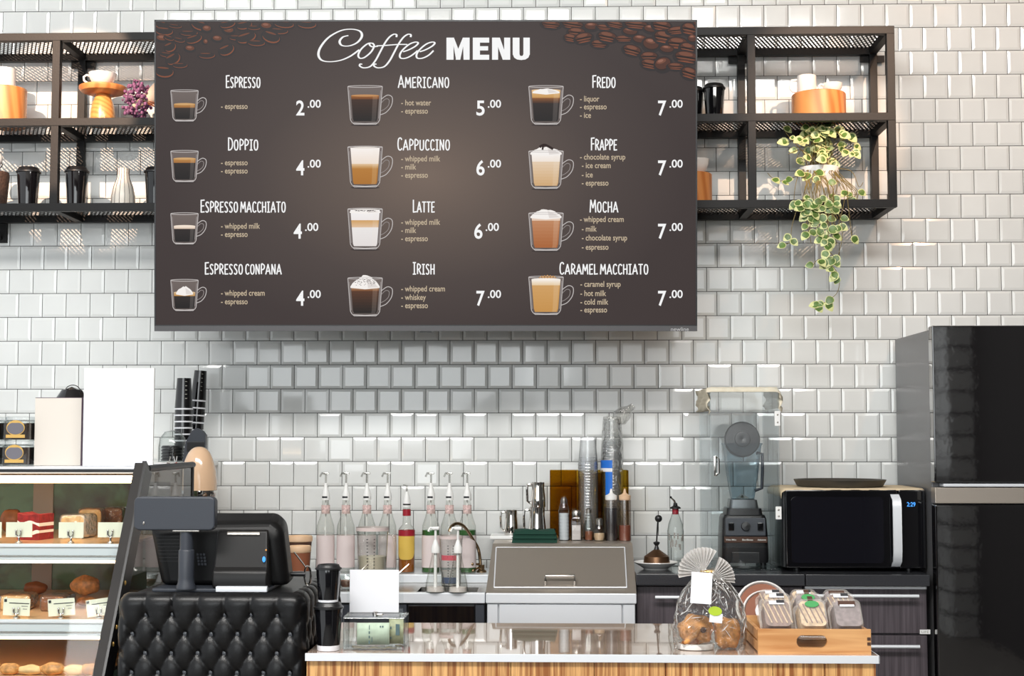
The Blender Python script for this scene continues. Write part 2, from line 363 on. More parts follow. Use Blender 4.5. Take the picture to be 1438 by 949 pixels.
mb = MB(); tbox(mb, 217, 456, 979, 457.6, -0.003, 0.0035, 'black_plastic'); tbox(mb, 217, 457.6, 979, 465, -0.003, 0.0045, 'tv_bar', 0.001)
tbox(mb, 590, 464, 606, 466.5, -0.003, 0.002, 'black_plastic'); bar = mb.build('bottom_bar', tv)
M['logo_grey'] = mat('logo_grey', (186, 186, 188), 0.5)
mb = MB(); a = T(942, 465); b = T(967, 459.4); text_box(mb, 'newline', a[0], b[0], a[1] + 0.001, b[1], 0.0048, 'logo_grey'); mb.build('maker_lettering', bar)
# wall bracket
ib = Matrix.Translation(tc) @ cam.rotation_euler.to_matrix().to_4x4(); ib.invert()
mb = MB()
for s in (-0.22, 0.22):
    mb.tube([ib @ Vector((tc.x + s, 0.0, tc.z)), ib @ Vector((tc.x + s, tc.y + 0.03, tc.z))], 0.02, 'black_steel')
for s in (-0.22, 0.22): mb.box((s, 0, -0.066), (0.05, 0.5, 0.014), 'black_steel', 0.003)
mb.build('wall_bracket', tv)
# screen: radial brown picture
mm, nt, p = newmat('screen_background'); N = nt.nodes; K = nt.links
tcn = N.new('ShaderNodeTexCoord'); mp = N.new('ShaderNodeMapping'); mp.vector_type = 'POINT'; mp.inputs['Scale'].default_value = (1 / 0.98, 1 / 0.62, 1)
sp = N.new('ShaderNodeTexGradient'); sp.gradient_type = 'SPHERICAL'; rp = N.new('ShaderNodeValToRGB')
K.new(tcn.outputs['Object'], mp.inputs[0]); K.new(mp.outputs[0], sp.inputs[0]); K.new(sp.outputs[0], rp.inputs[0])
el = rp.color_ramp.elements; el[0].position = 0.0; el[0].color = L(64, 55, 54); el[1].position = 1.0; el[1].color = L(116, 100, 90)
e = el.new(0.35); e.color = L(76, 66, 63); e = el.new(0.7); e.color = L(97, 84, 77)
K.new(rp.outputs[0], p.inputs['Emission Color']); p.inputs['Emission Strength'].default_value = 1.0
p.inputs['Base Color'].default_value = (0, 0, 0, 1); p.inputs['Roughness'].default_value = 0.4; p.inputs['Specular IOR Level'].default_value = 0.1
M['screen_bg'] = mm
mb = MB(); tbox(mb, 219, 30.5, 977, 456, -0.003, 0.0008, 'screen_bg'); scr = mb.build('screen', tv)
def lerp(a, b, t): return tuple(x + (y - x) * t for x, y in zip(a, b))
def art_poly(mb, pts, z, col): mb.flat([T(*q) for q in pts], z, L(*col))
def strokes(mb, pl, wd, z, col, taper=None):
    """a ribbon along px points, width wd(px)"""
    col = L(*col); n = len(pl); vs = []
    for i in range(n):
        a = Vector(pl[max(i - 1, 0)]); b = Vector(pl[min(i + 1, n - 1)]); t = (b - a)
        if t.length < 1e-6: t = Vector((1, 0))
        t.normalize(); nn = Vector((-t.y, t.x)); ww = (wd[i] if isinstance(wd, list) else wd) / 2
        for s in (1, -1): q = Vector(pl[i]) + nn * ww * s; vs.append((*T(q.x, q.y), z))
    mb.add(vs, [[2 * i, 2 * i + 1, 2 * i + 3, 2 * i + 2] for i in range(n - 1)], 'art', None, col)
def catmull(P, n=6):
    P = [Vector(p) for p in P]; Q = []
    for i in range(len(P) - 1):
        a, b, c, d = P[max(i - 1, 0)], P[i], P[i + 1], P[min(i + 2, len(P) - 1)]
        for k in range(n):
            t = k / n; Q.append(0.5 * (2 * b + (c - a) * t + (2 * a - 5 * b + 4 * c - d) * t * t + (3 * b - a - 3 * c + d) * t ** 3))
    return Q + [P[-1]]
# title
mb = MB(); WH = (245, 245, 245)
def zs(pts): return [(200 + x / 3.595, 20 + y / 3.595) for x, y in pts]
def script(pts, w0=1.5, w1=2.7):
    q = catmull(zs(pts), 8); ws = []
    for i in range(len(q)):
        t = q[min(i + 1, len(q) - 1)] - q[max(i - 1, 0)]; t = t.normalized() if t.length else Vector((1, 0))
        ws.append(w0 + (w1 - w0) * abs(t.y) ** 1.5)
    strokes(mb, [tuple(v) for v in q], ws, 0.0021, WH)
script([(1040, 108), (1012, 116), (996, 138), (1008, 158), (1045, 160), (1085, 143), (1108, 112), (1098, 86), (1055, 76), (1000, 84), (940, 118), (900, 166), (889, 205), (905, 232), (945, 240), (1000, 233), (1050, 212), (1095, 180)], 1.3, 3.4)
script([(1168, 148), (1140, 148), (1106, 175), (1090, 205), (1098, 222), (1122, 218), (1155, 190), (1170, 160), (1160, 147), (1146, 150), (1158, 164), (1190, 162)])
script([(1182, 160), (1225, 158), (1290, 153), (1338, 153)], 1.5, 1.5)
for k in (0, 72):
    script([(1282 + k, 116), (1283 + k, 104), (1268 + k, 102), (1245 + k, 118), (1222 + k, 150), (1198 + k, 195), (1176 + k, 235), (1150 + k, 264), (1118 + k, 271), (1098 + k, 262), (1100 + k, 252), (1110 + k, 253)])
for k, e in ((0, 1), (84, 0)):
    script([(1316 + k, 190), (1345 + k, 180), (1378 + k, 162), (1392 + k, 146), (1378 + k, 141), (1348 + k, 152), (1315 + k, 180), (1300 + k, 205), (1305 + k, 222), (1330 + k, 222), (1360 + k, 208), (1390 + k - (0 if e else 4), 184)])
def poly_px(pts, z=0.0021): art_poly(mb, pts, z, WH)
def rect_px(x0, y0, x1, y1): poly_px([(x0, y0), (x1, y0), (x1, y1), (x0, y1)])
t, b = 53.0, 84.0
poly_px([(627, t), (637, t), (637, b), (627, b)]); poly_px([(650, t), (659.5, t), (659.5, b), (651, b)])
poly_px([(635, t), (637.5, t), (646, 75), (640.5, b)]); poly_px([(640, b), (646.4, b), (653, t), (650, t), (640.5, 76)])
rect_px(664, t, 674, b); rect_px(673, t, 687, 60); rect_px(673, 65, 685.5, 71); rect_px(673, 77, 687, b)
rect_px(691, t, 699.5, b); rect_px(708, t, 716.5, b); poly_px([(697, t), (701, t), (710.5, b), (706, b)]); poly_px([(699, t), (702, t), (709, 73), (709, b), (706, b), (698, 62)])
rect_px(720, t, 729.5, 77); rect_px(735, t, 744, 77); poly_px([(720, 76), (722, 81), (726, 83.6), (732, 84.4), (738, 83.6), (742, 81), (744, 76), (735, 76), (734, 78.3), (732, 78.8), (730.4, 78.3), (729.5, 76)])
mb.build('menu_title', scr, smooth=False)
# hand-lettered narrow capitals (unit box, y up)
GL = {'A': (.62, [[(0, 0), (.31, 1), (.62, 0)], [(.08, .28), (.56, .33)]]), 'C': (.5, [[(.48, .84), (.4, .97), (.26, 1), (.1, .88), (.04, .5), (.1, .12), (.26, 0), (.42, .05), (.5, .16)]]),
 'D': (.56, [[(.06, 0), (.06, 1)], [(0, 1), (.26, .98), (.46, .82), (.54, .5), (.46, .18), (.26, .02), (0, 0)]]), 'E': (.46, [[(.46, 1), (.06, .98), (.06, 0), (.46, .02)], [(.06, .5), (.4, .52)]]),
 'F': (.44, [[(.46, 1), (.06, .98), (.06, 0)], [(.06, .5), (.4, .52)]]), 'H': (.54, [[(.05, 0), (.05, 1)], [(.5, 0), (.5, 1)], [(.05, .5), (.5, .52)]]), 'I': (.36, [[(.18, 0), (.18, 1)], [(.02, 1), (.34, 1)], [(.02, 0), (.34, 0)]]),
 'L': (.44, [[(.06, 1), (.06, 0), (.46, .03)]]), 'M': (.72, [[(.02, 0), (.1, 1), (.36, .35), (.62, 1), (.7, 0)]]), 'N': (.56, [[(.05, 0), (.05, 1), (.5, .02), (.5, 1)]]),
 'O': (.56, [[(.28, 1), (.11, .88), (.04, .5), (.11, .12), (.28, 0), (.45, .12), (.52, .5), (.45, .88), (.28, 1)]]), 'P': (.5, [[(.07, 0), (.07, 1), (.3, 1), (.47, .88), (.47, .65), (.3, .48), (.07, .46)]]),
 'R': (.54, [[(.07, 0), (.07, 1), (.3, 1), (.46, .88), (.46, .68), (.3, .52), (.07, .5)], [(.22, .5), (.54, 0)]]), 'S': (.48, [[(.44, .86), (.34, .98), (.16, .98), (.06, .84), (.1, .66), (.34, .42), (.42, .22), (.34, .04), (.16, 0), (.03, .12)]]),
 'T': (.52, [[(.26, 0), (.26, 1)], [(0, 1), (.52, 1)]]), 'U': (.56, [[(.05, 1), (.06, .2), (.18, .02), (.36, .02), (.49, .2), (.51, 1)]])}
def heading(txt, cx, y0, y1, wd):
    words = txt.split(' '); lay = []; x = 0; first = True
    for wi, wo in enumerate(words):
        for ci, ch in enumerate(wo):
            sc_ = 1.0 if first else 0.84; first = False
            lay.append((ch, x, sc_)); x += GL[ch][0] * (1.0 if sc_ == 1 else 0.9) + 0.17
        x += 0.2
    x -= 0.37; k = wd / x; m2 = MB(); H = y1 - y0
    for ch, xx, sc_ in lay:
        for pl in GL[ch][1]:
            pts = [(cx - wd / 2 + (xx + px * (1 if sc_ == 1 else .9)) * k, y1 - py * H * sc_) for px, py in pl]
            if ch in 'COSUDPR' and len(pl) > 3: pts = [tuple(v) for v in catmull(pts, 4)]
            if ch in 'COSUDPR' and len(pl) > 3: strokes(m2, pts, 1.75, 0.0021, WH)
            else:
                for q0, q1 in zip(pts[:-1], pts[1:]):
                    dv = (Vector(q1) - Vector(q0)).normalized() * .5; strokes(m2, [tuple(Vector(q0) - dv), tuple(Vector(q1) + dv)], 1.75, 0.0021, WH)
    m2.build('menu_heading', scr, smooth=False)
HEAD = [[('ESPRESSO', 48), ('DOPPIO', 42), ('ESPRESSO MACCHIATO', 119), ('ESPRESSO CONPANA', 107)], [('AMERICANO', 71), ('CAPPUCCINO', 73), ('LATTE', 30), ('IRISH', 30)], [('FREDO', 32), ('FRAPPE', 36), ('MOCHA', 39), ('CARAMEL MACCHIATO', 124)]]
HY = [(106.3, 123), (193.8, 210.7), (281, 297.8), (368.7, 384.8)]
for ci, cx in enumerate((341.5, 595, 848)):
    for ri in range(4): heading(HEAD[ci][ri][0], cx, HY[ri][0], HY[ri][1], HEAD[ci][ri][1])
TAN = (196, 178, 152)
ING = [[(310.5, ['espresso@153']), (310.5, ['espresso@232', 'espresso@243.5']), (310.5, ['whipped milk@321', 'espresso@332.5']), (310.5, ['whipped cream@415', 'espresso@427'])],
 [(563.5, ['hot water@148', 'espresso@159.5']), (563.5, ['whipped milk@226.5', 'milk@238', 'espresso@249.5']), (563.5, ['whipped milk@315.5', 'milk@327', 'espresso@338.5']), (563.5, ['whipped cream@409', 'whiskey@421', 'espresso@432.5'])],
 [(814.5, ['liquor@142.5', 'espresso@153.5', 'ice@165.5']), (814.5, ['chocolate syrup@224', 'ice cream@236', 'ice@249', 'espresso@260.5']), (814.5, ['whipped cream@311.5', 'milk@325', 'chocolate syrup@337.5', 'espresso@350.5']), (815, ['caramel syrup@402.5', 'hot milk@415.5', 'cold milk@427.5', 'espresso@438.5'])]]
def text_px(m2, t, x, base, cap, xs, col, bold=0.0, width=None):
    v, f = text_mesh(t, bold); sy = cap / 0.727; a = min(p[0] for p in v); bx = max(p[0] for p in v)
    sx = width / (bx - a) if width else xs
    m2.add([(*T(x + (p[0] - a) * sx, base - p[1] * sy), 0.0021) for p in v], f, 'art', None, L(*col))
for ci in range(3):
    for ri in range(4):
        x, ls = ING[ci][ri]; m2 = MB()
        for k, s_ in enumerate(ls):
            t, yb = s_.split('@'); dx = 2.5 if ci == 2 and ((ri == 1 and k) or (ri == 2 and k)) else 0
            text_px(m2, '- ' + t, x + dx, float(yb), 8.2, 9.1, TAN, 0.012)
        m2.build('menu_ingredients', scr, smooth=False)
PR = [['2', '4', '4', '4'], ['5', '6', '6', '7'], ['7', '7', '7', '7']]; PX = [[416, 416, 412.5, 416], [669, 669, 666, 669], [924, 924, 924, 924]]; PY = [161.7, 245.7, 334.6, 428.7]
for ci in range(3):
    for ri in range(4):
        m2 = MB(); x = PX[ci][ri]; y = PY[ri]
        text_px(m2, PR[ci][ri], x, y, 21.2, 1, WH, 0.018, 11.6)
        text_px(m2, '.00', x + 16, y - 10.6, 11.3, 1, WH, 0.014, 18.6); m2.build('menu_price', scr, smooth=False)
# cup pictures
def cup_pic(x0, y0, wd, h, layers, top=None, foam=None):
    """glass mug picture: x0,y0 = top left of the bowl; layers = [(f0,f1,colour0,colour1)] f = fraction down the bowl"""
    m2 = MB(); ins = wd * 0.085
    def half(f): return wd / 2 - ins * f - (wd * 0.10 * max(0, (f - 0.86) / 0.14) ** 2)
    cx = x0 + wd / 2; G1, G2 = (196, 190, 188), (150, 142, 140)
    n = 18; out = [(cx - half(i / n), y0 + h * i / n) for i in range(n + 1)] + [(cx + half(i / n), y0 + h * i / n) for i in range(n, -1, -1)]
    art_poly(m2, [(cx + wd * .42 * math.cos(a * .3142), y0 + h + 1 + 1.6 * math.sin(a * .3142)) for a in range(20)], 0.0010, (58, 50, 49))
    strips = 26
    for i in range(strips):
        f0, f1 = i / strips, (i + 1) / strips
        a, b = half(f0), half(f1); ya, yb = y0 + h * f0, y0 + h * f1
        art_poly(m2, [(cx - a, ya), (cx + a, ya), (cx + b, yb), (cx - b, yb)], 0.0012, lerp((112, 101, 97), (92, 83, 80), f0))
    for (f0, f1, c0, c1) in layers:
        k = 8
        for i in range(k):
            a0 = f0 + (f1 - f0) * i / k; a1 = f0 + (f1 - f0) * (i + 1) / k; w0, w1 = half(a0) - wd * .075, half(a1) - wd * .075; col = lerp(c0, c1, (i + .5) / k)
            art_poly(m2, [(cx - w0, y0 + h * a0), (cx + w0, y0 + h * a0), (cx + w1, y0 + h * a1), (cx - w1, y0 + h * a1)], 0.0014, col)
            art_poly(m2, [(cx + w0 * .55, y0 + h * a0), (cx + w0 * .9, y0 + h * a0), (cx + w1 * .9, y0 + h * a1), (cx + w1 * .55, y0 + h * a1)], 0.0015, lerp(col, (235, 225, 215), .16))
    if layers:
        f0 = layers[0][0]; r = half(f0) - wd * .075; c0 = layers[0][2]
        art_poly(m2, [(cx + r * math.cos(a * .3142), y0 + h * f0 + 1.5 * math.sin(a * .3142)) for a in range(20)], 0.0016, lerp(c0, (255, 235, 210), .25))
    if foam:  # mound of cream: (height px, half width frac, base fraction)
        hh, wf, bf, speck = foam; P = []; r = half(bf) * wf; rg = random.Random(int(x0 + y0))
        for i in range(15):
            t = i / 14; P.append((cx - r + 2 * r * t, y0 + h * bf - hh * (math.sin(math.pi * t) ** 0.8) * (1 + rg.uniform(-.1, .1))))
        art_poly(m2, P + [(cx + r, y0 + h * bf + 2), (cx, y0 + h * bf + 4), (cx - r, y0 + h * bf + 2)], 0.0017, (243, 238, 234))
        art_poly(m2, [(cx + r * .1, y0 + h * bf - hh * .8), (cx + r * .55, y0 + h * bf - hh * .4), (cx + r * .9, y0 + h * bf + 1), (cx + r * .2, y0 + h * bf + 2)], 0.0018, (222, 215, 211))
        for q in range(speck[0] if speck else 0):
            sx_, sy_ = cx + rg.uniform(-.7, .7) * r, y0 + h * bf - hh * rg.uniform(.1, .75)
            art_poly(m2, [(sx_ + .7 * math.cos(a), sy_ + .5 * math.sin(a)) for a in (0, 1.3, 2.6, 3.9, 5.2)], 0.00185, speck[1])
    strokes(m2, out, 0.9, 0.0019, G1); strokes(m2, [(cx + (wd / 2) * math.cos(a * .2244), y0 + 1.3 * math.sin(a * .2244)) for a in range(29)], 0.8, 0.0019, G1)
    strokes(m2, [(cx - half(.95) * .9, y0 + h * .97), (cx, y0 + h * .985), (cx + half(.95) * .9, y0 + h * .97)], 1.1, 0.0019, G1)
    strokes(m2, [(cx - half(.1) + 1.6, y0 + h * .1), (cx - half(.85) + 1.6, y0 + h * .85)], .7, 0.0019, G2); strokes(m2, [(cx + half(.1) - 1.8, y0 + h * .1), (cx + half(.85) - 1.8, y0 + h * .85)], 1.0, 0.0019, G2)
    hx = x0 + wd - ins * .3
    strokes(m2, [tuple(v) for v in catmull([(hx - .5, y0 + h * .34), (hx + wd * .17, y0 + h * .23), (hx + wd * .31, y0 + h * .29), (hx + wd * .29, y0 + h * .5), (hx + wd * .14, y0 + h * .68), (hx - 1.5, y0 + h * .75)])], 1.0, 0.0019, G1)
    strokes(m2, [tuple(v) for v in catmull([(hx - .5, y0 + h * .44), (hx + wd * .12, y0 + h * .33), (hx + wd * .22, y0 + h * .36), (hx + wd * .2, y0 + h * .5), (hx + wd * .09, y0 + h * .6), (hx - 1, y0 + h * .65)])], .8, 0.0019, G2)
    if top == 'syrup':
        strokes(m2, [tuple(v) for v in catmull([(cx - 9, y0 - 6), (cx - 3, y0 - 9), (cx + 3, y0 - 7), (cx + 10, y0 - 3)])], [3.4] * 19, 0.0020, (44, 30, 28)); strokes(m2, [(cx - 4, y0 - 8), (cx - 5, y0 - 2)], 2.5, 0.0020, (44, 30, 28))
    if top == 'caramel':
        for q in range(5): strokes(m2, [(cx - 10 + 4 * q, y0 + 1.5), (cx - 6 + 4 * q, y0 - 2.6 + abs(q - 2) * .6), (cx - 2 + 4 * q, y0 + 1.5)], 1.2, 0.0020, (206, 150, 84))
    m2.build('menu_cup_picture', scr, smooth=False)
BK, CRE, TN = (36, 33, 33), (190, 138, 74), (214, 176, 128)
cup_pic(240, 127.5, 38.5, 42.5, [(.44, .56, CRE, (150, 100, 54)), (.56, .93, (56, 49, 47), BK)])
cup_pic(240, 212.5, 38.5, 42.5, [(.24, .38, CRE, (160, 108, 58)), (.38, .93, (50, 44, 43), BK)])
cup_pic(240, 300, 38.5, 42.5, [(.41, .5, (236, 220, 206), (220, 196, 176)), (.5, .93, (50, 44, 43), BK)])
cup_pic(240, 393.5, 38.5, 42.5, [(.4, .52, (206, 174, 132), CRE), (.52, .93, (50, 44, 43), BK)], foam=(9, .66, .42, None))
cup_pic(488.5, 121.5, 48.5, 53, [(.24, .34, (170, 106, 48), (100, 58, 32)), (.34, .92, (66, 46, 38), (34, 31, 31))])
cup_pic(488.5, 206.5, 48.5, 56, [(.02, .42, (246, 240, 236), (236, 220, 206)), (.42, .54, (226, 196, 160), (184, 128, 62)), (.54, .93, (180, 122, 54), (170, 112, 46))])
cup_pic(488.5, 293.5, 48.5, 56, [(.02, .28, (240, 238, 238), (236, 230, 228)), (.28, .46, (206, 158, 98), (222, 190, 158)), (.46, .93, (232, 228, 226), (224, 218, 216))], foam=(3, .9, .06, (60, (90, 84, 82))))
cup_pic(488.5, 390.5, 48.5, 53, [(.2, .34, (210, 180, 150), (120, 74, 44)), (.34, .93, (88, 56, 40), (38, 34, 33))], foam=(15, .88, .22, (70, (110, 104, 102))))
cup_pic(742.5, 121.5, 48.5, 53, [(.1, .3, (226, 184, 128), (196, 146, 84)), (.3, .44, (140, 88, 50), (66, 46, 38)), (.44, .92, (48, 41, 40), (36, 33, 33))], foam=(4.5, .8, .14, None))
cup_pic(742.5, 212.5, 48.5, 52, [(.02, .28, (246, 242, 240), (238, 226, 214)), (.28, .93, (226, 202, 174), (206, 166, 118))], top='syrup', foam=(9, .92, .05, None))
cup_pic(742.5, 299.5, 48.5, 52, [(.06, .2, (240, 232, 226), (222, 190, 166)), (.2, .93, (190, 134, 96), (166, 98, 54))], foam=(10, .92, .09, None))
cup_pic(742.5, 389, 48.5, 52.5, [(.06, .22, (244, 238, 232), (228, 200, 160)), (.22, .93, (206, 158, 98), (196, 144, 78))], top='caramel')
# coffee bean pictures in the upper corners
def beans(spots, faint):
    m2 = MB(); rg = random.Random(5); i = 0
    for (x, y, rx, ry, ang, crease) in spots:
        i += 1; zz = 0.0010 + 0.00004 * i
        def el(kx, ky, ox=0, oy=0, n=18, c=(0, 0, 0), dz=0.0):
            P = []
            for k in range(n):
                a = 2 * math.pi * k / n; u, v = rx * kx * math.cos(a) + ox, ry * ky * math.sin(a) + oy
                px, py = x + u * math.cos(ang) - v * math.sin(ang), y + u * math.sin(ang) + v * math.cos(ang)
                P.append((min(max(px, 219.4), 976.6), max(py, 31)))
            art_poly(m2, P, zz + dz, c)
        if faint:
            el(1.15, 1.2, 0, 1.0, c=(54, 51, 52)); el(1, 1, c=(57, 53, 53), dz=6e-6)
            if not crease: el(.8, .75, 0, -ry * .1, c=(104, 66, 52), dz=10e-6); el(.45, .35, -rx * .1, -ry * .3, c=(136, 92, 76), dz=14e-6)
            else:
                el(.98, .95, rx * .02, ry * .04, c=(132, 78, 56), dz=10e-6); el(.97, .86, -rx * .03, -ry * .10, c=(58, 53, 53), dz=14e-6); el(.62, .15, -rx * .15, -ry * .62, c=(112, 70, 54), dz=18e-6)
        else:
            el(1.2, 1.3, 0, 1.6, c=(50, 46, 47)); el(1, 1, c=(50, 38, 36), dz=6e-6); el(.93, .84, 0, -ry * .06, c=(82, 52, 43), dz=12e-6)
            el(.6, .34, -rx * .1, -ry * .42, c=(116, 74, 58), dz=18e-6)
            if crease: el(.95, .2, 0, ry * .14, c=(42, 33, 32), dz=24e-6); el(.84, .07, 0, ry * .34, c=(136, 84, 62), dz=30e-6); el(.7, .08, 0, ry * .86, c=(140, 80, 56), dz=34e-6)
            else: el(.34, .2, -rx * .16, -ry * .5, c=(146, 100, 84), dz=24e-6)
    m2.build('menu_bean_picture', scr, smooth=False)
def zz4(l, ox): return [(ox + x / 3.595, 20 + y / 3.595, rx / 3.595, ry / 3.595, a, c) for x, y, rx, ry, a, c in l]
beans(zz4([(660, 50, 48, 20, .1, 1), (770, 50, 55, 22, .15, 1), (865, 60, 36, 20, 0, 0), (790, 90, 45, 24, .1, 1), (760, 118, 34, 20, .2, 1), (825, 118, 45, 26, -.2, 1), (930, 65, 40, 14, .1, 1), (985, 50, 45, 18, .2, 1), (905, 148, 42, 20, .05, 1), (945, 112, 48, 26, .2, 1), (1030, 122, 46, 16, 0, 1), (1060, 86, 38, 20, .1, 0),
 (1090, 50, 60, 22, .1, 1), (1165, 72, 36, 20, .1, 0), (1220, 55, 48, 28, .2, 1), (1110, 125, 38, 22, .1, 0), (1070, 180, 46, 26, .25, 1), (1165, 150, 42, 32, .2, 0), (1235, 115, 55, 32, .2, 1), (1300, 80, 55, 20, -.1, 1), (1360, 72, 40, 30, .2, 1), (1300, 145, 52, 30, .1, 1), (1245, 175, 36, 20, .1, 0), (1155, 212, 44, 24, 0, 1), (1160, 250, 45, 24, .2, 1), (1225, 250, 42, 34, -.3, 0),
 (1350, 170, 40, 28, .2, 1), (1345, 215, 60, 30, .15, 1), (1290, 262, 42, 18, .05, 1), (1360, 295, 42, 28, .3, 1), (1375, 122, 24, 20, 0, 0), (1400, 45, 20, 14, 0, 0)], 590), False)
beans(zz4([(90, 50, 46, 22, .3, 1), (110, 85, 45, 22, .1, 1), (100, 120, 36, 18, .1, 0), (165, 60, 34, 10, .1, 1), (235, 95, 45, 14, 0, 1), (290, 55, 44, 26, .3, 1), (325, 72, 26, 18, .1, 0), (260, 125, 42, 22, -.3, 1), (185, 130, 30, 12, .2, 1), (140, 165, 30, 26, -.4, 1), (135, 120, 26, 12, .3, 1), (240, 172, 28, 16, .1, 0), (130, 205, 44, 14, .1, 1), (155, 225, 38, 30, -.5, 1), (325, 208, 42, 16, 0, 1), (190, 258, 38, 14, 0, 1),
 (110, 290, 48, 30, .1, 1), (378, 122, 28, 16, .1, 0), (318, 138, 14, 14, 1, 0), (425, 180, 40, 28, -.4, 1), (435, 80, 30, 18, .1, 0), (430, 50, 40, 20, -.2, 1), (475, 118, 38, 14, 0, 1), (525, 118, 50, 28, -.3, 1), (575, 145, 44, 16, .05, 1), (515, 55, 40, 22, -.2, 1), (565, 68, 34, 12, 0, 1), (625, 58, 32, 18, .1, 0), (690, 85, 46, 16, .05, 1), (650, 115, 46, 30, .3, 1), (715, 50, 50, 20, .1, 1), (830, 52, 48, 20, .05, 1)], 200), True)

# ------------------------------------------------------------------ wall shelving in black steel with expanded-metal shelves
SF, SB = 0.36, 0.02
zt, zm, zb = W(1150, 42.5, SF).z, W(1150, 164, SF).z, W(1150, 285.5, SF).z
BT = 0.031
def mesh_panel(mb, xa, xb, ya, yb, z, sgn):
    """expanded-metal sheet: raked strands one way, finer bonds the other way"""
    def bars(slope, pitch, wd, h):
        dx = (yb - ya) * slope; x = xa - abs(dx)
        while x < xb + abs(dx):
            p = [Vector((x, ya, 0)), Vector((x + dx, yb, 0))]; d = p[1] - p[0]; t0, t1 = 0.0, 1.0
            if abs(d.x) > 1e-6:
                u0, u1 = sorted(((xa - x) / d.x, (xb - x) / d.x)); t0, t1 = max(t0, u0), min(t1, u1)
            if t1 > t0 + .02:
                a_, b_ = p[0] + d * t0, p[0] + d * t1; n = Vector((-d.y, d.x, 0)).normalized() * wd / 2; vs = []
                for q in (a_, b_):
                    for s_, zz in ((-1, -h / 2), (1, -h / 2), (1, h / 2), (-1, h / 2)): vs.append((q.x + n.x * s_, q.y + n.y * s_, z + zz))
                mb.add(vs, [[0, 1, 5, 4], [1, 2, 6, 5], [2, 3, 7, 6], [3, 0, 4, 7], [0, 3, 2, 1], [4, 5, 6, 7]], 'black_steel')
            x += pitch
    bars(-0.40 * sgn, 0.0165, 0.0055, 0.004); bars(0.75 * sgn, 0.033, 0.0016, 0.002)
def shelving(name, label, posts, xl, xr):
    cx = (posts[0] + posts[-1]) / 2; base = Vector((cx, -(SF + SB) / 2, zb - BT / 2)); t = thing(name, label, 'shelf', base, None, 'black steel wall shelves')
    def loc(p): return Vector(p) - base
    yf, yb_ = -SF + BT / 2, -SB - BT / 2
    for y_, nm in ((yf, 'front_post'), (yb_, 'rear_post')):
        for px in posts:
            mb = MB(); mb.box(loc((px, y_, (zt + zb) / 2)), (BT, BT, zt - zb + BT), 'black_steel', 0.002); mb.build(nm, t)
    for z_ in (zt, zm, zb):
        for y_, nm in ((yf, 'front_rail'), (yb_, 'rear_rail')):
            mb = MB(); mb.box(loc(((xl + xr) / 2, y_ + (-.0015 if nm == 'front_rail' else .0015), z_)), (xr - xl, BT, BT), 'black_steel', 0.002); mb.build(nm, t)
        for px in posts:
            mb = MB(); mb.box(loc((px, (yf + yb_) / 2, z_)), (BT, yb_ - yf - BT + .002, BT * .9), 'black_steel', 0.002); mb.build('side_rail', t)
        mb = MB(); mesh_panel(mb, xl - base.x + .005, xr - base.x - .005, yf - base.y, yb_ - base.y, z_ + BT / 2 - .004 - base.z, 1 if posts[0] < -.5 else -1)
        mb.build('mesh_shelf', t, smooth=False)
    for px in posts:
        mb = MB(); X = XZ(px - base.x, yb_ - base.y + .012, zt - base.z - BT / 2)
        mb.prism([(-.05, 0), (.05, 0), (.05, -.028), (-.05, -.028)], .006, 'black_steel', X); mb.build('gusset_plate', t)
    if posts[0] < -.5:
        px = W(2, 310, .02).x; mb = MB(); mb.box(loc((px, -.012, zb - .045)), (.045, .02, .10), 'black_steel', .002); mb.tube([loc((px, -.02, zb - .08)), loc((px, -.13, zb - .012))], .007, 'black_steel'); mb.build('wall_bracket', t)
    return t
xq = lambda p: W(p, 160, SF).x
shelving('wall_shelf', 'black steel two-tier shelf with mesh shelves, holding the lilac dried flowers', [xq(-119), xq(77), xq(273)], xq(-124), xq(279))
shelving('wall_shelf', 'black steel two-tier shelf with mesh shelves, holding the trailing potted vine', [xq(860), xq(1056), xq(1252.5)], xq(854), xq(1258))
ZM, ZB_, ZT = zm + BT / 2, zb + BT / 2, zt + BT / 2
# ------------------------------------------------------------------ things on the shelves
GB = 'black paper cups on the shelves'
def takeaway_cup(label, loc, h, rt, group, name='takeaway_cup', wb=.045):
    t = thing(name, label, 'cup', loc, None, group); rb = rt * .74; hb = h * .90
    mb = MB(); mb.lathe([(0, .001), (rb, .001), (rb * 1.01, h * wb)], 'white'); mb.build('cup_base', t)
    mb = MB(); mb.lathe([(rb * 1.01, h * wb), (rb + (rt * .94 - rb) * .9, hb * .96), (rt * .9, hb)], 'gloss_black'); mb.build('cup_body', t)
    mb = MB(); mb.lathe([(rt * .98, hb - h * .035), (rt, hb - h * .03), (rt, hb + h * .004), (rt * .93, hb + h * .012), (rt * .88, hb + h * .03), (rt * .80, h * .985), (rt * .74, h), (rt * .66, h * .985), (rt * .62, h * .965), (0, h * .96)], 'black_plastic')
    mb.box((0, -rt * .5, h * .985), (rt * .3, rt * .16, h * .02), 'black_plastic', .002); mb.build('lid', t)
    return t
def at_shelf(p0, p1, pt, d, zs): return fit(p0, p1, pt, d, zs)
l, w_, h_ = at_shelf(91, 125.5, 235, .22, ZB_)
cup0 = takeaway_cup('black paper cup with black lid, just right of the front post beside the striped vase', l, h_, w_ / 2, GB)
HC = h_
for p, z, lab, k in ((40, ZB_, 'black paper cup with black lid, left of the front post on the lower shelf', 1.0), (219, ZB_, 'black paper cup half hidden by the menu screen, right of the striped vase', .98)):
    q = W(p, 250, .22); dup(cup0, (q.x, -.22, z), lab, scale=k)
q = W(1003, 140, .2); c1 = dup(cup0, (q.x, -.2, ZM), 'black paper cup with black lid standing on the upper shelf right of the menu screen', scale=.92)
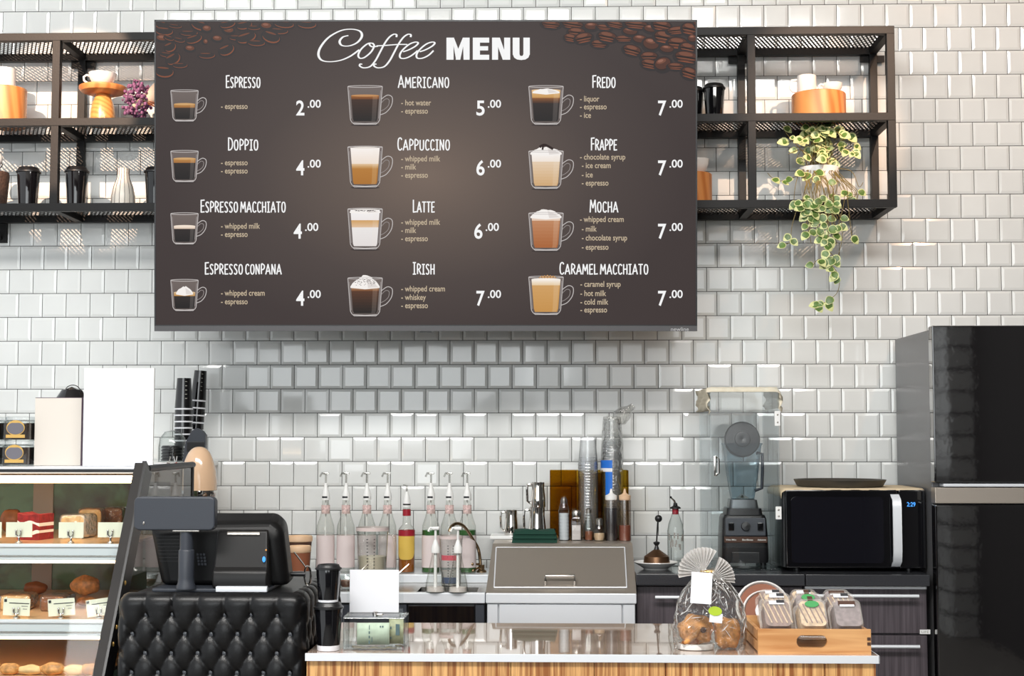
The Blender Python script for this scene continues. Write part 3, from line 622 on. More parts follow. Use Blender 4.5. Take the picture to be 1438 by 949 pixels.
q = W(974, 140, .16); dup(cup0, (q.x, -.16, ZM), 'black paper cup mostly hidden by the right edge of the screen, upper shelf', scale=.9)
# wooden blocks and white crockery
def block(label, loc, r, h, seam=True):
    mb = MB(); mb.lathe([(0, 0), (r - .003, 0), (r, .003), (r, h - .003), (r - .003, h), (0, h)], 'wood_block', 40); o = mb.build('wooden_block', None, loc)
    return tag(o, label, 'wooden block', 'round wooden display blocks')
def mug(label, loc, r, h, rot, group='white mugs'):
    t = thing('white_mug', label, 'mug', loc, rot, group); mb = MB()
    mb.lathe([(0, 0), (r * .92, 0), (r, .004), (r, h), (r - .004, h), (r - .004, .006), (0, .006)], 'white_ceramic'); mb.build('mug_body', t)
    mb = MB(); mb.tube([(r - .003, 0, h * .82), (r + h * .25, 0, h * .80), (r + h * .36, 0, h * .62), (r + h * .34, 0, h * .36), (r + h * .2, 0, h * .2), (r - .003, 0, h * .2)], .0055, 'white_ceramic', 10); mb.build('handle', t); return t
def teacup(label, loc, r, h, rot, saucer=False):
    t = thing('white_teacup', label, 'cup', loc, rot, 'white teacups'); mb = MB()
    mb.lathe([(0, 0), (r * .5, 0), (r * .52, h * .06), (r * .48, h * .1), (r * .72, h * .28), (r * .93, h * .62), (r, h), (r - .003, h), (r * .88, h * .6), (r * .6, h * .2), (0, h * .16)], 'white_ceramic'); mb.build('cup_body', t)
    mb = MB(); mb.tube([(r * .92, 0, h * .82), (r * 1.2, 0, h * .92), (r * 1.42, 0, h * .78), (r * 1.38, 0, h * .5), (r * 1.1, 0, h * .32), (r * .8, 0, h * .34)], .0045, 'white_ceramic', 10); mb.build('handle', t); return t
l, w_, h_ = fit(-22, 37, 125, .20, ZM); block('round wooden block under a tall white mug at the left edge of the upper shelf', l, w_ / 2, h_)
mm_ = mpp(l); mug('tall white mug standing on the wooden block at the far left of the upper shelf', l + Vector((-.006, 0, h_)), 16 * mm_, W(12, 97, .2).z - l.z - h_, R_(150))
l, w_, h_ = fit(1112, 1187, 133, .20, ZM); block('broad round wooden block carrying a white mug and a white teacup, upper right shelf', l, w_ / 2, h_)
ml, mw, mh = fit(1119, 1146, 107, .2, l.z + h_); mug('white mug beside the teacup on the broad wooden block', ml, mw / 2, mh, R_(170))
ml, mw, mh = fit(1155, 1183, 117.5, .2, l.z + h_); teacup('white teacup beside the mug on the broad wooden block', ml, mw / 2, mh, R_(190))
l, w_, h_ = fit(940, 999.5, 245, .2, ZB_); block('orange wooden block on the lower shelf beside the right edge of the screen', l, w_ / 2, h_)
ml, mw, mh = fit(962, 996, 224, .2, l.z + h_); teacup('white teacup on the lower shelf block beside the right edge of the menu screen', ml, mw / 2, mh, R_(180))
# wooden cake stand with cup
l, w_, h_ = fit(112, 178, 122, .2, ZM); t = thing('cake_stand', 'turned wooden cake stand with a bulbous foot carrying a white coffee cup', 'cake stand', l)
mb = MB(); hp = .80 * h_; mb.lathe([(0, 0), (w_ * .25, 0), (w_ * .262, .004), (w_ * .265, hp * .2), (w_ * .255, hp * .45), (w_ * .225, hp * .7), (w_ * .17, hp * .9), (w_ * .14, hp), (0, hp)], 'wood_turned', 32); mb.build('foot', t)
mb = MB(); mb.lathe([(0, hp), (w_ * .3, hp), (w_ * .46, h_ * .86), (w_ * .5, h_ * .93), (w_ * .5, h_ * .985), (w_ * .48, h_), (0, h_ * .985)], 'wood_block', 40); mb.build('plate', t)
ml, mw, mh = fit(125, 163, 103, .2, l.z + h_); teacup('wide white coffee cup on top of the wooden cake stand', ml - Vector((0, 0, .001)), mw / 2, mh, R_(178))
# dried lilac flowers in paper
l, w_, h_ = fit(172, 222, 107, .22, ZM); t = thing('dried_bouquet', 'bunch of dried lilac flowers lying wrapped in beige paper beside the menu screen', 'flowers', l)
M['lilac'] = mat('lilac_petals', (122, 78, 112), 0.8, vary=.5, vscale=60); M['wrap'] = mat('kraft_wrap', (206, 186, 166), .7)
rg = random.Random(4); mb = MB(); cxv = Vector((-.012, 0, h_ * .48))
for i in range(240):
    d = Vector((rg.gauss(0, 1), rg.gauss(0, 1), rg.gauss(0, 1))).normalized(); r = rg.uniform(.6, 1.0)
    c = cxv + Vector((d.x * w_ * .42 * r, d.y * .05 * r, d.z * h_ * .46 * r))
    mb.ell(c, (rg.uniform(.005, .009),) * 3, 'lilac', 6, 4)
mb.build('flower_heads', t)
mb = MB(); X = Matrix.Translation(Vector((w_ * .42, .01, h_ * .62))) @ Euler((0, R_(62), 0)).to_matrix().to_4x4()
mb.lathe([(.012, -.10), (.02, -.05), (.045, .02), (.068, .06)], 'wrap', 18, X=X); mb.build('paper_wrap', t)
mb = MB()
for i in range(9): a = i * .7; mb.tube([(w_ * .1, math.cos(a) * .01, h_ * .5 + math.sin(a) * .01), (w_ * 1.0, math.cos(a) * .012, h_ * .30 + math.sin(a) * .012)], .002, 'brown_paper', 5)
mb.build('stems', t)
# striped vase pair
M['vase'] = mat('vase_cream', (232, 224, 212), .35); M['vase_line'] = mat('vase_line', (60, 50, 44), .5)
l, w_, h_ = fit(157, 190, 237, .22, ZB_); t = thing('striped_vase', 'cream bottle-shaped vase with thin dark vertical lines between two black cups', 'vase', l)
pr = [(0, 0), (w_ * .47, 0), (w_ * .5, .01), (w_ * .49, h_ * .3), (w_ * .40, h_ * .55), (w_ * .27, h_ * .75), (w_ * .24, h_ * .88), (w_ * .25, h_), (w_ * .2, h_), (0, h_ * .9)]
mb = MB(); mb.lathe(pr, 'vase', 32); v = mb.build('vase_body', t); mb = MB()
for i in range(14):
    a = 2 * math.pi * i / 14 + .2; mb.tube([(r * 1.0 * math.cos(a), r * 1.0 * math.sin(a), z) for r, z in pr[1:8]], .0012, 'vase_line', 5)
mb.build('painted_lines', t)
# wicker pot with wire and globe on the far left
l, w_, h_ = fit(-26, 13, 242, .22, ZB_); t = thing('wicker_pot', 'dark woven pot with wavy wire stem at the left edge of the lower shelf', 'pot', l)
M['wicker'] = mat('dark_wicker', (70, 50, 40), .8, bump=1.0, bscale=140, vary=.4, vscale=120)
mb = MB(); mb.lathe([(0, 0), (w_ * .62, 0), (w_ * .66, .006), (w_ * .4, .012), (w_ * .42, .02), (w_ * .5, h_ * .9), (w_ * .47, h_), (w_ * .42, h_ * .95), (0, h_ * .9)], 'wicker', 24); mb.build('pot_body', t)
mb = MB(); mb.tube([(w_ * .2 + .006 * math.sin(i * 1.4), 0, h_ * .9 + i * .008) for i in range(9)], .002, 'black_steel', 6); mb.build('wire_stem', t)
mb = MB(); mb.ell((-w_ * .02, 0, h_ + .055), (.03, .03, .032), 'white_ceramic'); mb.tube([(-w_ * .02, 0, h_ * .9), (-w_ * .02, 0, h_ + .03)], .004, 'black_steel'); mb.build('globe', t)
# trailing variegated vine in white pot
M['leaf_c'] = mat('leaf_centre', (82, 112, 50), .4, vary=.35, vscale=25); M['leaf_e'] = mat('leaf_margin', (204, 208, 146), .45, vary=.15, vscale=30); M['stem'] = mat('vine_stem', (120, 104, 58), .6)
l, w_, h_ = fit(1122, 1178, 236, .21, ZB_); t = thing('trailing_vine', 'white pot of trailing vine with cream-edged leaves hanging below the shelf', 'potted plant', l)
mb = MB(); mb.lathe([(0, 0), (w_ * .40, 0), (w_ * .42, .004), (w_ * .5, h_ * .97), (w_ * .5, h_), (w_ * .46, h_), (w_ * .45, h_ * .88), (0, h_ * .86)], 'white_ceramic', 32); mb.build('pot', t)
leaves = MB(); stems = MB(); rg = random.Random(11)
def leaf(p, out, size):
    """p = base point; out = direction of the tip"""
    o = Vector(out).normalized(); up = Vector((rg.uniform(-.3, .3), -1, rg.uniform(.1, .6))); x = o.cross(up).normalized(); n = x.cross(o).normalized(); X = Matrix((x, o, n)).transposed().to_4x4(); X.translation = p
    prof = [(0, 0), (.24, .10), (.40, .30), (.41, .5), (.30, .74), (.13, .92), (0, 1.0)]
    for kk, kz, key in ((1.0, 0, 'leaf_e'), (rg.uniform(.5, .8) if p.z > h_ else rg.uniform(.74, .9), .0007, 'leaf_c')):
        vs = []; fs = []; m = len(prof)
        for (wd, ln) in prof:
            y = ((1 - kk) * .5 + ln * kk) * size; xw = wd * kk * size; sag = -.25 * size * ln * ln
            vs += [(-xw, y, .18 * xw + sag + kz), (0, y, sag + kz), (xw, y, .18 * xw + sag + kz)]
        for i in range(m - 1):
            a = 3 * i; fs += [[a, a + 1, a + 4, a + 3], [a + 1, a + 2, a + 5, a + 4]]
        leaves.add(vs, fs, key, X)
def P3(px, py, d): return W(px, py, d) - l
def strand(pts, every=1, size=.034, r=.0014):
    q = catmull([tuple(P3(*p)) for p in pts], 6); stems.tube(q, r, 'stem', 5)
    for i in [j for j in range(3, len(q)) if rg.random() < 1.0 / every]:
        if 0.012 < q[i].z + 0 < h_ * 1.0 and q[i].y < -.05 and rg.random() < .86: continue
        t_ = (q[i] - q[i - 1]).normalized(); s = 1 if rg.random() < .5 else -1
        o = Vector((s * rg.uniform(.5, 1), -rg.uniform(.1, .5), rg.uniform(-.7, .15))) + t_ * .3
        leaf(q[i], o, size * rg.uniform(.8, 1.15))
# crown above the pot
for i in range(30):
    a = rg.uniform(0, 2 * math.pi); px = rg.gauss(1152, 24); py = rg.uniform(178, 226)
    px = min(max(px, 1106), 1198); tip = (px, py, rg.uniform(.16, .34)); b = (1150 + rg.uniform(-16, 16), 236, .21 + rg.uniform(-.03, .05))
    strand([b, ((b[0] + px) / 2, min(py, 215) - 4, (b[2] + tip[2]) / 2), tip], 4, .043)
for p in ([(1148, 236, .22), (1120, 205, .25), (1105, 188, .27), (1100, 178, .27)], [(1140, 238, .24), (1112, 250, .29), (1096, 254, .31), (1085, 250, .31), (1078, 243, .31)], [(1160, 234, .22), (1190, 210, .26), (1200, 215, .28)], [(1165, 236, .22), (1195, 240, .28), (1206, 262, .3), (1212, 256, .3)]): strand(p, 4, .036)
# strands over the shelf edge
for i in range(32):
    x0 = rg.uniform(1126, 1174); x1 = x0 + rg.uniform(-16, 16); ye = rg.uniform(276, 338)
    if 0.4 < i / 32 < .7: ye = rg.uniform(300, 345)
    strand([(x0, 238, .25), (x0 + rg.uniform(-6, 6), 243, .31), (x1, 262, .335), (x1 + rg.uniform(-5, 5), 284, .40), (x1 + rg.uniform(-8, 8), ye, .40)], 5.5, .041)
for i in range(8):
    x0 = rg.uniform(1160, 1178); strand([(x0, 236, .24), (x0 + 12, 250, .3), (x0 + 24 + rg.uniform(-6, 8), 268, .33), (x0 + 28 + rg.uniform(-8, 6), 282, .335)], 5, .034)
strand([(1160, 300, .40), (1163, 330, .41), (1158, 345, .41), (1172, 362, .41), (1166, 368, .41), (1178, 388, .41), (1176, 410, .41), (1162, 422, .41), (1150, 428, .41), (1143, 423, .41)], 3, .042)
strand([(1180, 300, .40), (1183, 330, .41), (1178, 355, .41), (1172, 366, .41), (1150, 364, .41), (1142, 372, .41)], 3, .038)
strand([(1120, 290, .40), (1112, 318, .41), (1110, 338, .41), (1104, 343, .41)], 5, .036)
leaves.build('foliage', t, ang=60); stems.build('stems', t)
# ------------------------------------------------------------------ back counter: sink run, prep station, worktop, cabinets
ZW = W(1000, 806, .62).z; ZS = W(620, 832.5, .66).z
print('ZW', ZW, 'ZS', ZS)
xw0, xw1 = W(893, 806, .62).x, W(1306, 806, .62).x; xseam = W(1131, 806, .62).x
def slab(name, label, x0, x1, seam_note):
    mb = MB(); mb.b2((x0, -.62, ZW - .042), (x1, -.012, ZW), 'worktop', .004); o = mb.build(name); return tag(o, label, 'worktop', 'dark worktops')
slab('worktop', 'speckled black worktop slab under the blender and the oil bottle', xw0, xseam - .0012, 0)
slab('worktop', 'speckled black worktop slab under the microwave', xseam + .0012, xw1, 0)
# cabinets with rails
def handle_bar(mb, x0, x1, y, z):
    mb.tube([(x0, y, z), (x1, y, z)], .0065, 'steel_light', 10)
    for x in (x0 + .02, x1 - .02): mb.tube([(x, y, z), (x, y + .03, z)], .005, 'chrome', 8)
t = thing('base_cabinet', 'smoky oak base cabinet with one door and short bar handle below the oil bottle', 'cabinet', ((xw0 + xseam) / 2, -.3, 0.0))
hw = (xseam - xw0) / 2
mb = MB(); mb.b2((-hw + .004, -.26, .08), (hw - .002, .28, ZW - .0425), 'cab_wood'); mb.b2((-hw + .02, -.22, 0), (hw - .02, .25, .08), 'black_plastic'); mb.build('body', t)
mb = MB(); mb.b2((-hw + .006, -.28, .09), (-.002, -.262, ZW - .05), 'cab_wood', .002); d1 = mb.build('door', t)
mb = MB(); hx = W(950, 838, .6).x - (xw0 + xseam) / 2; handle_bar(mb, -hw + .07, hx + .014, -.315, W(950, 838, .6).z); mb.build('handle', d1)
mb = MB(); mb.b2((.002, -.28, .09), (hw - .006, -.262, ZW - .05), 'cab_wood', .002); mb.build('door', t)
t = thing('drawer_cabinet', 'smoky oak drawer cabinet with long bar handles below the microwave', 'cabinet', ((xw1 + xseam) / 2, -.3, 0.0)); hw = (xw1 - xseam) / 2
mb = MB(); mb.b2((-hw + .002, -.26, .08), (hw - .004, .28, ZW - .0425), 'cab_wood'); mb.b2((-hw + .02, -.22, 0), (hw - .02, .25, .08), 'black_plastic'); mb.build('body', t)
mb = MB(); mb.b2((-hw + .004, -.285, ZW - .056), (hw - .004, -.262, ZW - .046), 'steel_light', .001); mb.build('metal_trim', t)
zl = [W(1220, y, .6).z for y in (827, 890, 893, 960)] + [0.1]
for a, b, hy in ((zl[0], zl[1], 837), (zl[2], .44, 908), (.43, .1, None)):
    mb = MB(); mb.b2((-hw + .004, -.28, b), (hw - .004, -.262, a), 'cab_wood', .002); dr = mb.build('drawer', t)
    mb = MB(); zh = W(1220, hy, .62).z if hy else .40; handle_bar(mb, -hw + .03, hw - .04, -.315, zh); mb.build('handle', dr)
    if hy == 837:
        c = W(1299, 887, .58); mb = MB(); mb.box((c.x - (xw1 + xseam) / 2, -.281, c.z), (.038, .002, .016), 'white_plastic', .0005)
        text_box(mb, 'LIFE', c.x - (xw1 + xseam) / 2 - .013, c.x - (xw1 + xseam) / 2 + .013, -.004, .004, 0, 'ink_soft', X=Matrix(((1, 0, 0, 0), (0, 0, -1, -.2823), (0, 1, 0, c.z), (0, 0, 0, 1)))); mb.build('sticker', dr)
# fridge
xf = W(1310, 700, .62).x; zf = W(1330, 457, .64).z
t = thing('fridge', 'tall glossy black two-door fridge with steel band at the right edge', 'fridge', (xf + .42, -.34, 0.0))
M['fridge_side'] = mat('fridge_side_grey', (112, 112, 114), .35, .4, bump=.05, bscale=40)
M['fridge_glass'] = mat('fridge_black_glass', (17, 16, 18), .04, coat=1.0, bump=.10, bscale=22)
M['fridge_glass'].node_tree.nodes['Principled BSDF'].inputs['IOR'].default_value = 1.6
mb = MB(); mb.b2((-.42 + .004, -.25, .03), (.42, .29, zf - .012), 'fridge_side', .004); mb.build('body', t)
zg = [W(1330, y, .65).z for y in (679, 684, 706)]
mb = MB(); mb.b2((-.42, -.31, zg[0] + .003), (.42, -.254, zf), 'fridge_glass', .006); up = mb.build('upper_door', t)
mb = MB(); mb.b2((-.39, -.318, zg[1] + .002), (.42, -.255, zg[0]), 'steel_light', .002); mb.build('door_strip', up)
mb = MB(); mb.b2((-.42, -.312, zg[2] - .002), (.42, -.254, zg[1] - .001), 'steel_dark', .003); mb.build('steel_band', t)
mb = MB(); mb.b2((-.42, -.31, .06), (.42, -.254, zg[2] - .006), 'fridge_glass', .006); mb.build('lower_door', t)
mb = MB()
for sx in (-.36, .36):
    for sy in (-.2, .25): mb = MB(); mb.lathe([(0, 0), (.02, 0), (.02, .031), (0, .031)], 'black_plastic', 12, (sx, sy, 0)); mb.build('foot', t)
# microwave
mwd = .52; ml, mw, mh = fit(1103, 1299, 687, mwd, ZW)
t = thing('microwave', 'black microwave with steel bar handle and blue clock display', 'microwave', (ml.x, -mwd + .2, ZW)); hw = mw / 2
mb = MB(); mb.b2((-hw - .008, -.175, .012), (hw, .17, mh), 'black_plastic', .008)
for sx in (-1, 1):
    for sy in (-.13, .13): mb.lathe([(0, 0), (.014, 0), (.014, .014), (0, .014)], 'black_plastic', 10, (sx * (hw - .05), sy, 0))
mb.build('body', t)
dx1 = W(1262, 740, mwd).x - ml.x
mb = MB(); mb.b2((-hw, -.2, .013), (dx1 - .001, -.176, mh - .002), 'gloss_black', .007); dr = mb.build('door', t)
M['mw_glass'] = mat('microwave_window', (20, 20, 26), .05, coat=.5, bump=.06, bscale=8)
mb = MB(); mb.prism(rrect(dx1 + hw - .075, mh - .06, .018), .003, 'mw_glass', XZ((dx1 - .045 - hw) / 2 + .005, -.2, mh / 2 + .002)); mb.build('window', dr)
hx = W(1257, 740, mwd).x - ml.x
mb = MB(); zb0, zt0 = .02, mh - .018
P = [(hx, -.2, zt0), (hx + .003, -.222, zt0 - .02), (hx + .003, -.228, zt0 - .05), (hx + .003, -.228, zb0 + .06), (hx + .003, -.22, zb0 + .02), (hx, -.2, zb0)]
vs = []; 
for p in P: vs += [(p[0] - .016, p[1], p[2]), (p[0] + .016, p[1], p[2]), (p[0] + .016, p[1] + .008, p[2]), (p[0] - .016, p[1] + .008, p[2])]
mb.add(vs, [[4 * i + q, 4 * i + (q + 1) % 4, 4 * i + 4 + (q + 1) % 4, 4 * i + 4 + q] for i in range(5) for q in range(4)] + [[3, 2, 1, 0], [20, 21, 22, 23]], 'steel_light'); mb.build('door_handle', dr)
mb = MB(); mb.b2((dx1 + .001, -.2, .013), (hw, -.176, mh - .002), 'gloss_black', .006); pn = mb.build('control_panel', t)
c = W(1279.5, 708, mwd) - Vector((ml.x, -mwd + .2, ZW)); mb = MB(); s = .0135
text_box(mb, '2:29', c.x - s * 1.15, c.x + s * 1.15, -s * .6, s * .6, 0, 'led_blue', bold=.01, X=Matrix(((1, 0, 0, 0), (0, 0, -1, -.2008), (0, 1, 0, c.z), (0, 0, 0, 1)))); mb.build('clock_digits', pn)
# cloth on microwave
def drape(name, label, cat, loc, x0, x1, y0, y1, drops, key, amp=.003, n=26):
    """cloth sheet with a top at z=0 and edge drops: dict side -> hang length"""
    mb = MB(); rg = random.Random(len(label)); vs = []; nx, ny = n, 16
    L_, R2, F = drops.get('l', 0), drops.get('r', 0), drops.get('f', 0)
    def prof(u, a, b, da, db):
        tot = da + (b - a) + db; s = u * tot
        if s < da: return a - .004, -(da - s)
        if s > da + (b - a): return b + .004, -(s - da - (b - a))
        return a + s - da, 0
    for j in range(ny + 1):
        y, zy = prof(j / ny, y0, y1, F, 0)
        for i in range(nx + 1):
            x, zx = prof(i / nx, x0, x1, L_, R2); wv = amp * math.sin(i * 1.9 + j * .8) * (1 if (zx or zy) else .25)
            vs.append((x + (wv if zx else 0) * 1.5, y + (wv if zy else 0), min(zx + zy, .0) + .0015 + (abs(wv) if not (zx or zy) else 0)))
    w2 = nx + 1
    mb.add(vs, [[j * w2 + i, j * w2 + i + 1, (j + 1) * w2 + i + 1, (j + 1) * w2 + i] for j in range(ny) for i in range(nx)], key)
    o = mb.build(name, None, loc, ang=80); md = o.modifiers.new('thick', 'SOLIDIFY'); md.thickness = .002; md.offset = 1; return tag(o, label, cat)
drape('beige_cloth', 'beige cloth spread over the top of the black microwave', 'cloth', (ml.x, -mwd + .2, ZW + mh), -hw - .01, hw - .004, -.19, .165, {'l': .03, 'f': .006}, 'cloth_beige', .0015)
tl, tw, th = fit(1115, 1243, 669, .34, ZW + mh + .0055)
mb = MB(); r = tw / 2; mb.lathe([(0, 0), (r * .86, 0), (r * .9, .003), (r, th), (r * .985, th), (r * .88, .006), (0, .006)], 'tray', 48) if 'tray' in M else None
M['tray'] = mat('dark_tray', (62, 58, 52), .45)
mb = MB(); r = tw / 2; hh = .026; mb.lathe([(0, 0), (r * .90, 0), (r * .93, .003), (r, hh), (r * .985, hh), (r * .9, .006), (0, .006)], 'tray', 48); tag(mb.build('round_tray', None, tl), 'round dark serving tray lying on the cloth on the microwave', 'tray')
# blender in its acrylic cover
bl, bw, bh = fit(1011, 1076, 720, .36, ZW); b0 = Vector((bl.x, -.34, ZW)); zr = lambda py, d=.36: W(1043, py, d).z - ZW
base_z = .016
t = thing('blender', 'commercial blender with smoky jug and black base inside the clear acrylic cover', 'blender', (b0.x, b0.y, ZW + .012)); Zr = lambda py: W(1043, py, .36).z - ZW - .012
mb = MB(); bw2 = bw / 2; zt1 = Zr(722)
def frust(mb, pts, key):  # list of (half x, half y, z) rounded rect sections
    secs = []; n = None
    for hx_, hy_, z in pts:
        P = rrect(2 * hx_, 2 * hy_, min(hx_, hy_) * .25, 4); n = len(P); secs += [(p[0], p[1], z) for p in P]
    fs = [[j * n + i, j * n + (i + 1) % n, (j + 1) * n + (i + 1) % n, (j + 1) * n + i] for j in range(len(pts) - 1) for i in range(n)]
    fs += [list(range(n))[::-1], [(len(pts) - 1) * n + i for i in range(n)]]; mb.add(secs, fs, key)
frust(mb, [(bw2 * .98, .085, .012), (bw2, .09, .03), (bw2 * .98, .088, zt1 * .55), (bw2 * .94, .078, zt1 * .92), (bw2 * .86, .07, zt1)], 'black_plastic')
for sx in (-1, 1):
    for sy in (-1, 1): mb.lathe([(0, 0), (.012, 0), (.012, .014), (0, .014)], 'black_plastic', 10, (sx * bw2 * .78, sy * .06, 0))
bd = mb.build('base', t)
mb = MB(); mb.b2((-bw2 * .6, -.094, .012), (bw2 * .6, -.08, zt1 * .28), 'black_plastic', .004); mb.build('front_vent', t)
mb = MB(); mb.box((0, -.087, zt1 * .77), (bw * .86, .012, zt1 * .36), 'slate_plastic', .004, rot=(R_(-8), 0, 0)); mb.build('control_panel', t)
mb = MB(); mb.b2((-bw2 * .92, -.0925, zt1 * .46), (bw2 * .92, -.083, zt1 * .58), 'dark_brown', .002); np_ = mb.build('nameplate', t)
mb = MB()
for tx, a, b in (('Vita-Mix', -.85, -.4), ('BarBoss', -.15, .3), ('Advance', .5, .85)): text_box(mb, tx, bw2 * a, bw2 * b, -.003, .003, 0, 'white_plastic', bold=.01, X=Matrix(((1, 0, 0, 0), (0, 0, -1, -.0932), (0, 1, 0, zt1 * .52), (0, 0, 0, 1))))
mb.build('lettering', np_)
mb = MB(); mb.lathe([(0, 0), (.018, 0), (.016, .016), (0, .018)], 'black_plastic', 20, X=Matrix.Translation((0, -.09, zt1 * .78)) @ Euler((R_(82), 0, 0)).to_matrix().to_4x4()); mb.build('dial', t)
for sx in (-.62, .62): 
    mb = MB(); mb.box((bw2 * sx, -.096, zt1 * .78), (.022, .012, .03), 'gloss_black', .003); mb.build('switch', t)
mb = MB(); zA, zB = Zr(722), Zr(713); frust(mb, [(bw2 * .74, .07, zA - .004), (bw2 * .78, .074, zA), (bw2 * .74, .07, zB)], 'black_plastic'); mb.build('rubber_pad', t)
m1 = mpp((b0.x, b0.y, ZW + .3)); zC = Zr(701); M['collar_grey'] = mat('collar_grey', (108, 112, 114), .3, .8); mb = MB(); frust(mb, [(20 * m1, 20 * m1, zB), (20 * m1, 20 * m1, zB + .006), (18.5 * m1, 18.5 * m1, zC)], 'collar_grey'); mb.build('collar', t)
zD = Zr(622); mb = MB(); frust(mb, [(15 * m1, 15 * m1, zC), (17 * m1, 17 * m1, zC + .03), (21 * m1, 21 * m1, zC + (zD - zC) * .5), (25 * m1, 25 * m1, zD - .01), (26.5 * m1, 26.5 * m1, zD - .004), (26.5 * m1, 26.5 * m1, zD)], 'blue_jug'); jg = mb.build('jug', t)
mb = MB(); hx = 22 * m1; zz1, zz2 = Zr(637), Zr(687); mb.tube([(20 * m1, 0, zz1 + .003), (28.5 * m1, 0, zz1), (28.8 * m1, 0, (zz1 + zz2) / 2), (27.5 * m1, 0, zz2 + .004), (17 * m1, 0, zz2 - .006)], .0065, 'slate_plastic', 10); mb.build('handle', jg)
mb = MB(); mb.lathe([(0, 0), (.012, .004), (.03, .0), (.012, .01), (.004, .016), (0, .016)], 'chrome', 12, (0, 0, zC + .004)); mb.build('blade', jg)
mb = MB(); X = Matrix.Translation((0, -.01, Zr(617))) @ Euler((R_(84), 0, 0)).to_matrix().to_4x4(); r = 25 * m1
mb.lathe([(0, -.014), (r * .93, -.014), (r, -.008), (r, .008), (r * .93, .014), (r * .45, .016), (r * .42, .022), (r * .2, .024), (0, .02)], 'black_plastic', 40, X=X); mb.build('lid', t)
# cover
c0, c1 = W(998, 700, .54).x, W(1095, 700, .54).x; zc = W(1045, 545, .54).z - ZW; t = thing('blender_cover', 'clear acrylic box cover with chrome latch standing around the blender', 'cover', ((c0 + c1) / 2, -.33, ZW)); hx = (c1 - c0) / 2
mb = MB(); y0, y1, th = -.21, .20, .004
mb.b2((-hx, y0, .012), (-hx + th, y1, zc), 'cover'); mb.b2((hx - th, y0, .012), (hx, y1, zc), 'cover'); mb.b2((-hx, y1 - th, .012), (hx, y1, zc), 'cover'); mb.b2((-hx, y0, zc - th), (hx, y1, zc), 'cover'); mb.build('shell', t)
mb = MB(); mb.b2((-hx, y0 - th, .014), (hx, y0, zc), 'cover'); dr = mb.build('door', t)
mb = MB(); mb.b2((-hx - .002, y0 - .006, 0), (hx + .002, y1 + .002, .011), 'acrylic', .001); mb.build('base_tray', t)
zz = lambda py: W(1005, py, .545).z - ZW
mb = MB(); xx = W(1004, 655, .545).x - (c0 + c1) / 2; mb.box((xx, y0 - .007, (zz(640) + zz(668)) / 2), (.010, .006, zz(640) - zz(668)), 'chrome', .002); mb.tube([(xx + .004, y0 - .008, zz(642)), (xx + .012, y0 - .024, zz(644)), (xx + .012, y0 - .024, zz(664)), (xx + .004, y0 - .008, zz(667))], .004, 'chrome', 8); mb.build('latch', dr)
for a, b in ((577, 598), (711, 729)):
    mb = MB(); mb.box((hx - .006, y0 - .007, (zz(a) + zz(b)) / 2), (.022, .005, zz(a) - zz(b)), 'white_plastic', .002)
    for q in (.25, .75): mb.ell((hx - .006, y0 - .010, zz(b) + (zz(a) - zz(b)) * q), (.0035, .002, .0035), 'steel', 10, 6)
    mb.build('hinge', dr)
mb = MB(); mb.tube([(-hx + .002, y0 - .004, zz(768)), (hx - .002, y0 - .004, zz(768))], .003, 'acrylic', 6); mb.build('crossbar', dr)
drape('lace_cloth', 'cream lace-edged cloth draped over the top of the clear blender cover', 'cloth', ((c0 + c1) / 2, -.33, ZW + zc), -hx - .002, hx + .002, y0 - .004, y1, {'l': .085, 'r': .075, 'f': .016}, 'lace', .006, 30)
# plate with ball-handled press, and oil bottle
pl, pw, ph = fit(890, 952, 780, .42, ZW); mb = MB(); r = pw / 2; mb.lathe([(0, 0), (r * .55, 0), (r * .58, .004), (r * .62, .005), (r * .9, .02), (r, .026), (r * .99, .028), (r * .88, .024), (r * .6, .010), (0, .009)], 'white_ceramic', 40); tag(mb.build('white_plate', None, pl), 'small white plate under the copper press on the black worktop', 'plate')
t = thing('plunger_press', 'copper cone press with a long rod and black ball handle on the white plate', 'press', pl + Vector((.003, 0, .0095))); m1 = mpp(pl)
zq = lambda py: W(920, py, .42).z - pl.z - .0095
mb = MB(); M['copper'] = mat('aged_copper', (128, 96, 72), .3, .9, bump=.3, bscale=60); rr = 19 * m1; mb.lathe([(0, 0), (rr, 0), (rr, .006), (rr * .92, zq(781)), (rr * .3, zq(772.5)), (rr * .18, zq(771)), (0, zq(771))], 'copper', 32); mb.build('cone', t)
mb = MB(); mb.lathe([(0, zq(772)), (.011, zq(772)), (.006, zq(766)), (.012, zq(763)), (.012, zq(761)), (.005, zq(760)), (0, zq(760))], 'black_plastic', 16); mb.tube([(0, 0, zq(762)), (.006, 0, zq(728))], .0028, 'black_steel', 8); mb.build('rod', t)
mb = MB(); mb.ell((.008, 0, zq(728)), (5.2 * m1,) * 3, 'black_plastic'); mb.build('ball', t)
bl_, bw_, bh_ = fit(937, 960, 722, .30, ZW); t = thing('oil_bottle', 'clear glass bottle with metal pourer and red collar on the black worktop', 'bottle', bl_); r = bw_ / 2; Zq = lambda py: W(948, py, .30).z - ZW
mb = MB(); mb.lathe([(0, 0), (r * .95, 0), (r, .006), (r, Zq(745)), (r * .86, Zq(735)), (r * .45, Zq(722)), (r * .34, Zq(716)), (r * .36, Zq(714))], 'glass', 28); mb.build('glass_body', t)
mb = MB(); mb.lathe([(0, .004), (r * .95, .004), (r * .95, Zq(768)), (0, Zq(768))], 'liquid_pale', 24) if False else None
M['etched'] = mat('etched_pattern', (150, 146, 140), .6)
mb = MB(); rg = random.Random(2)
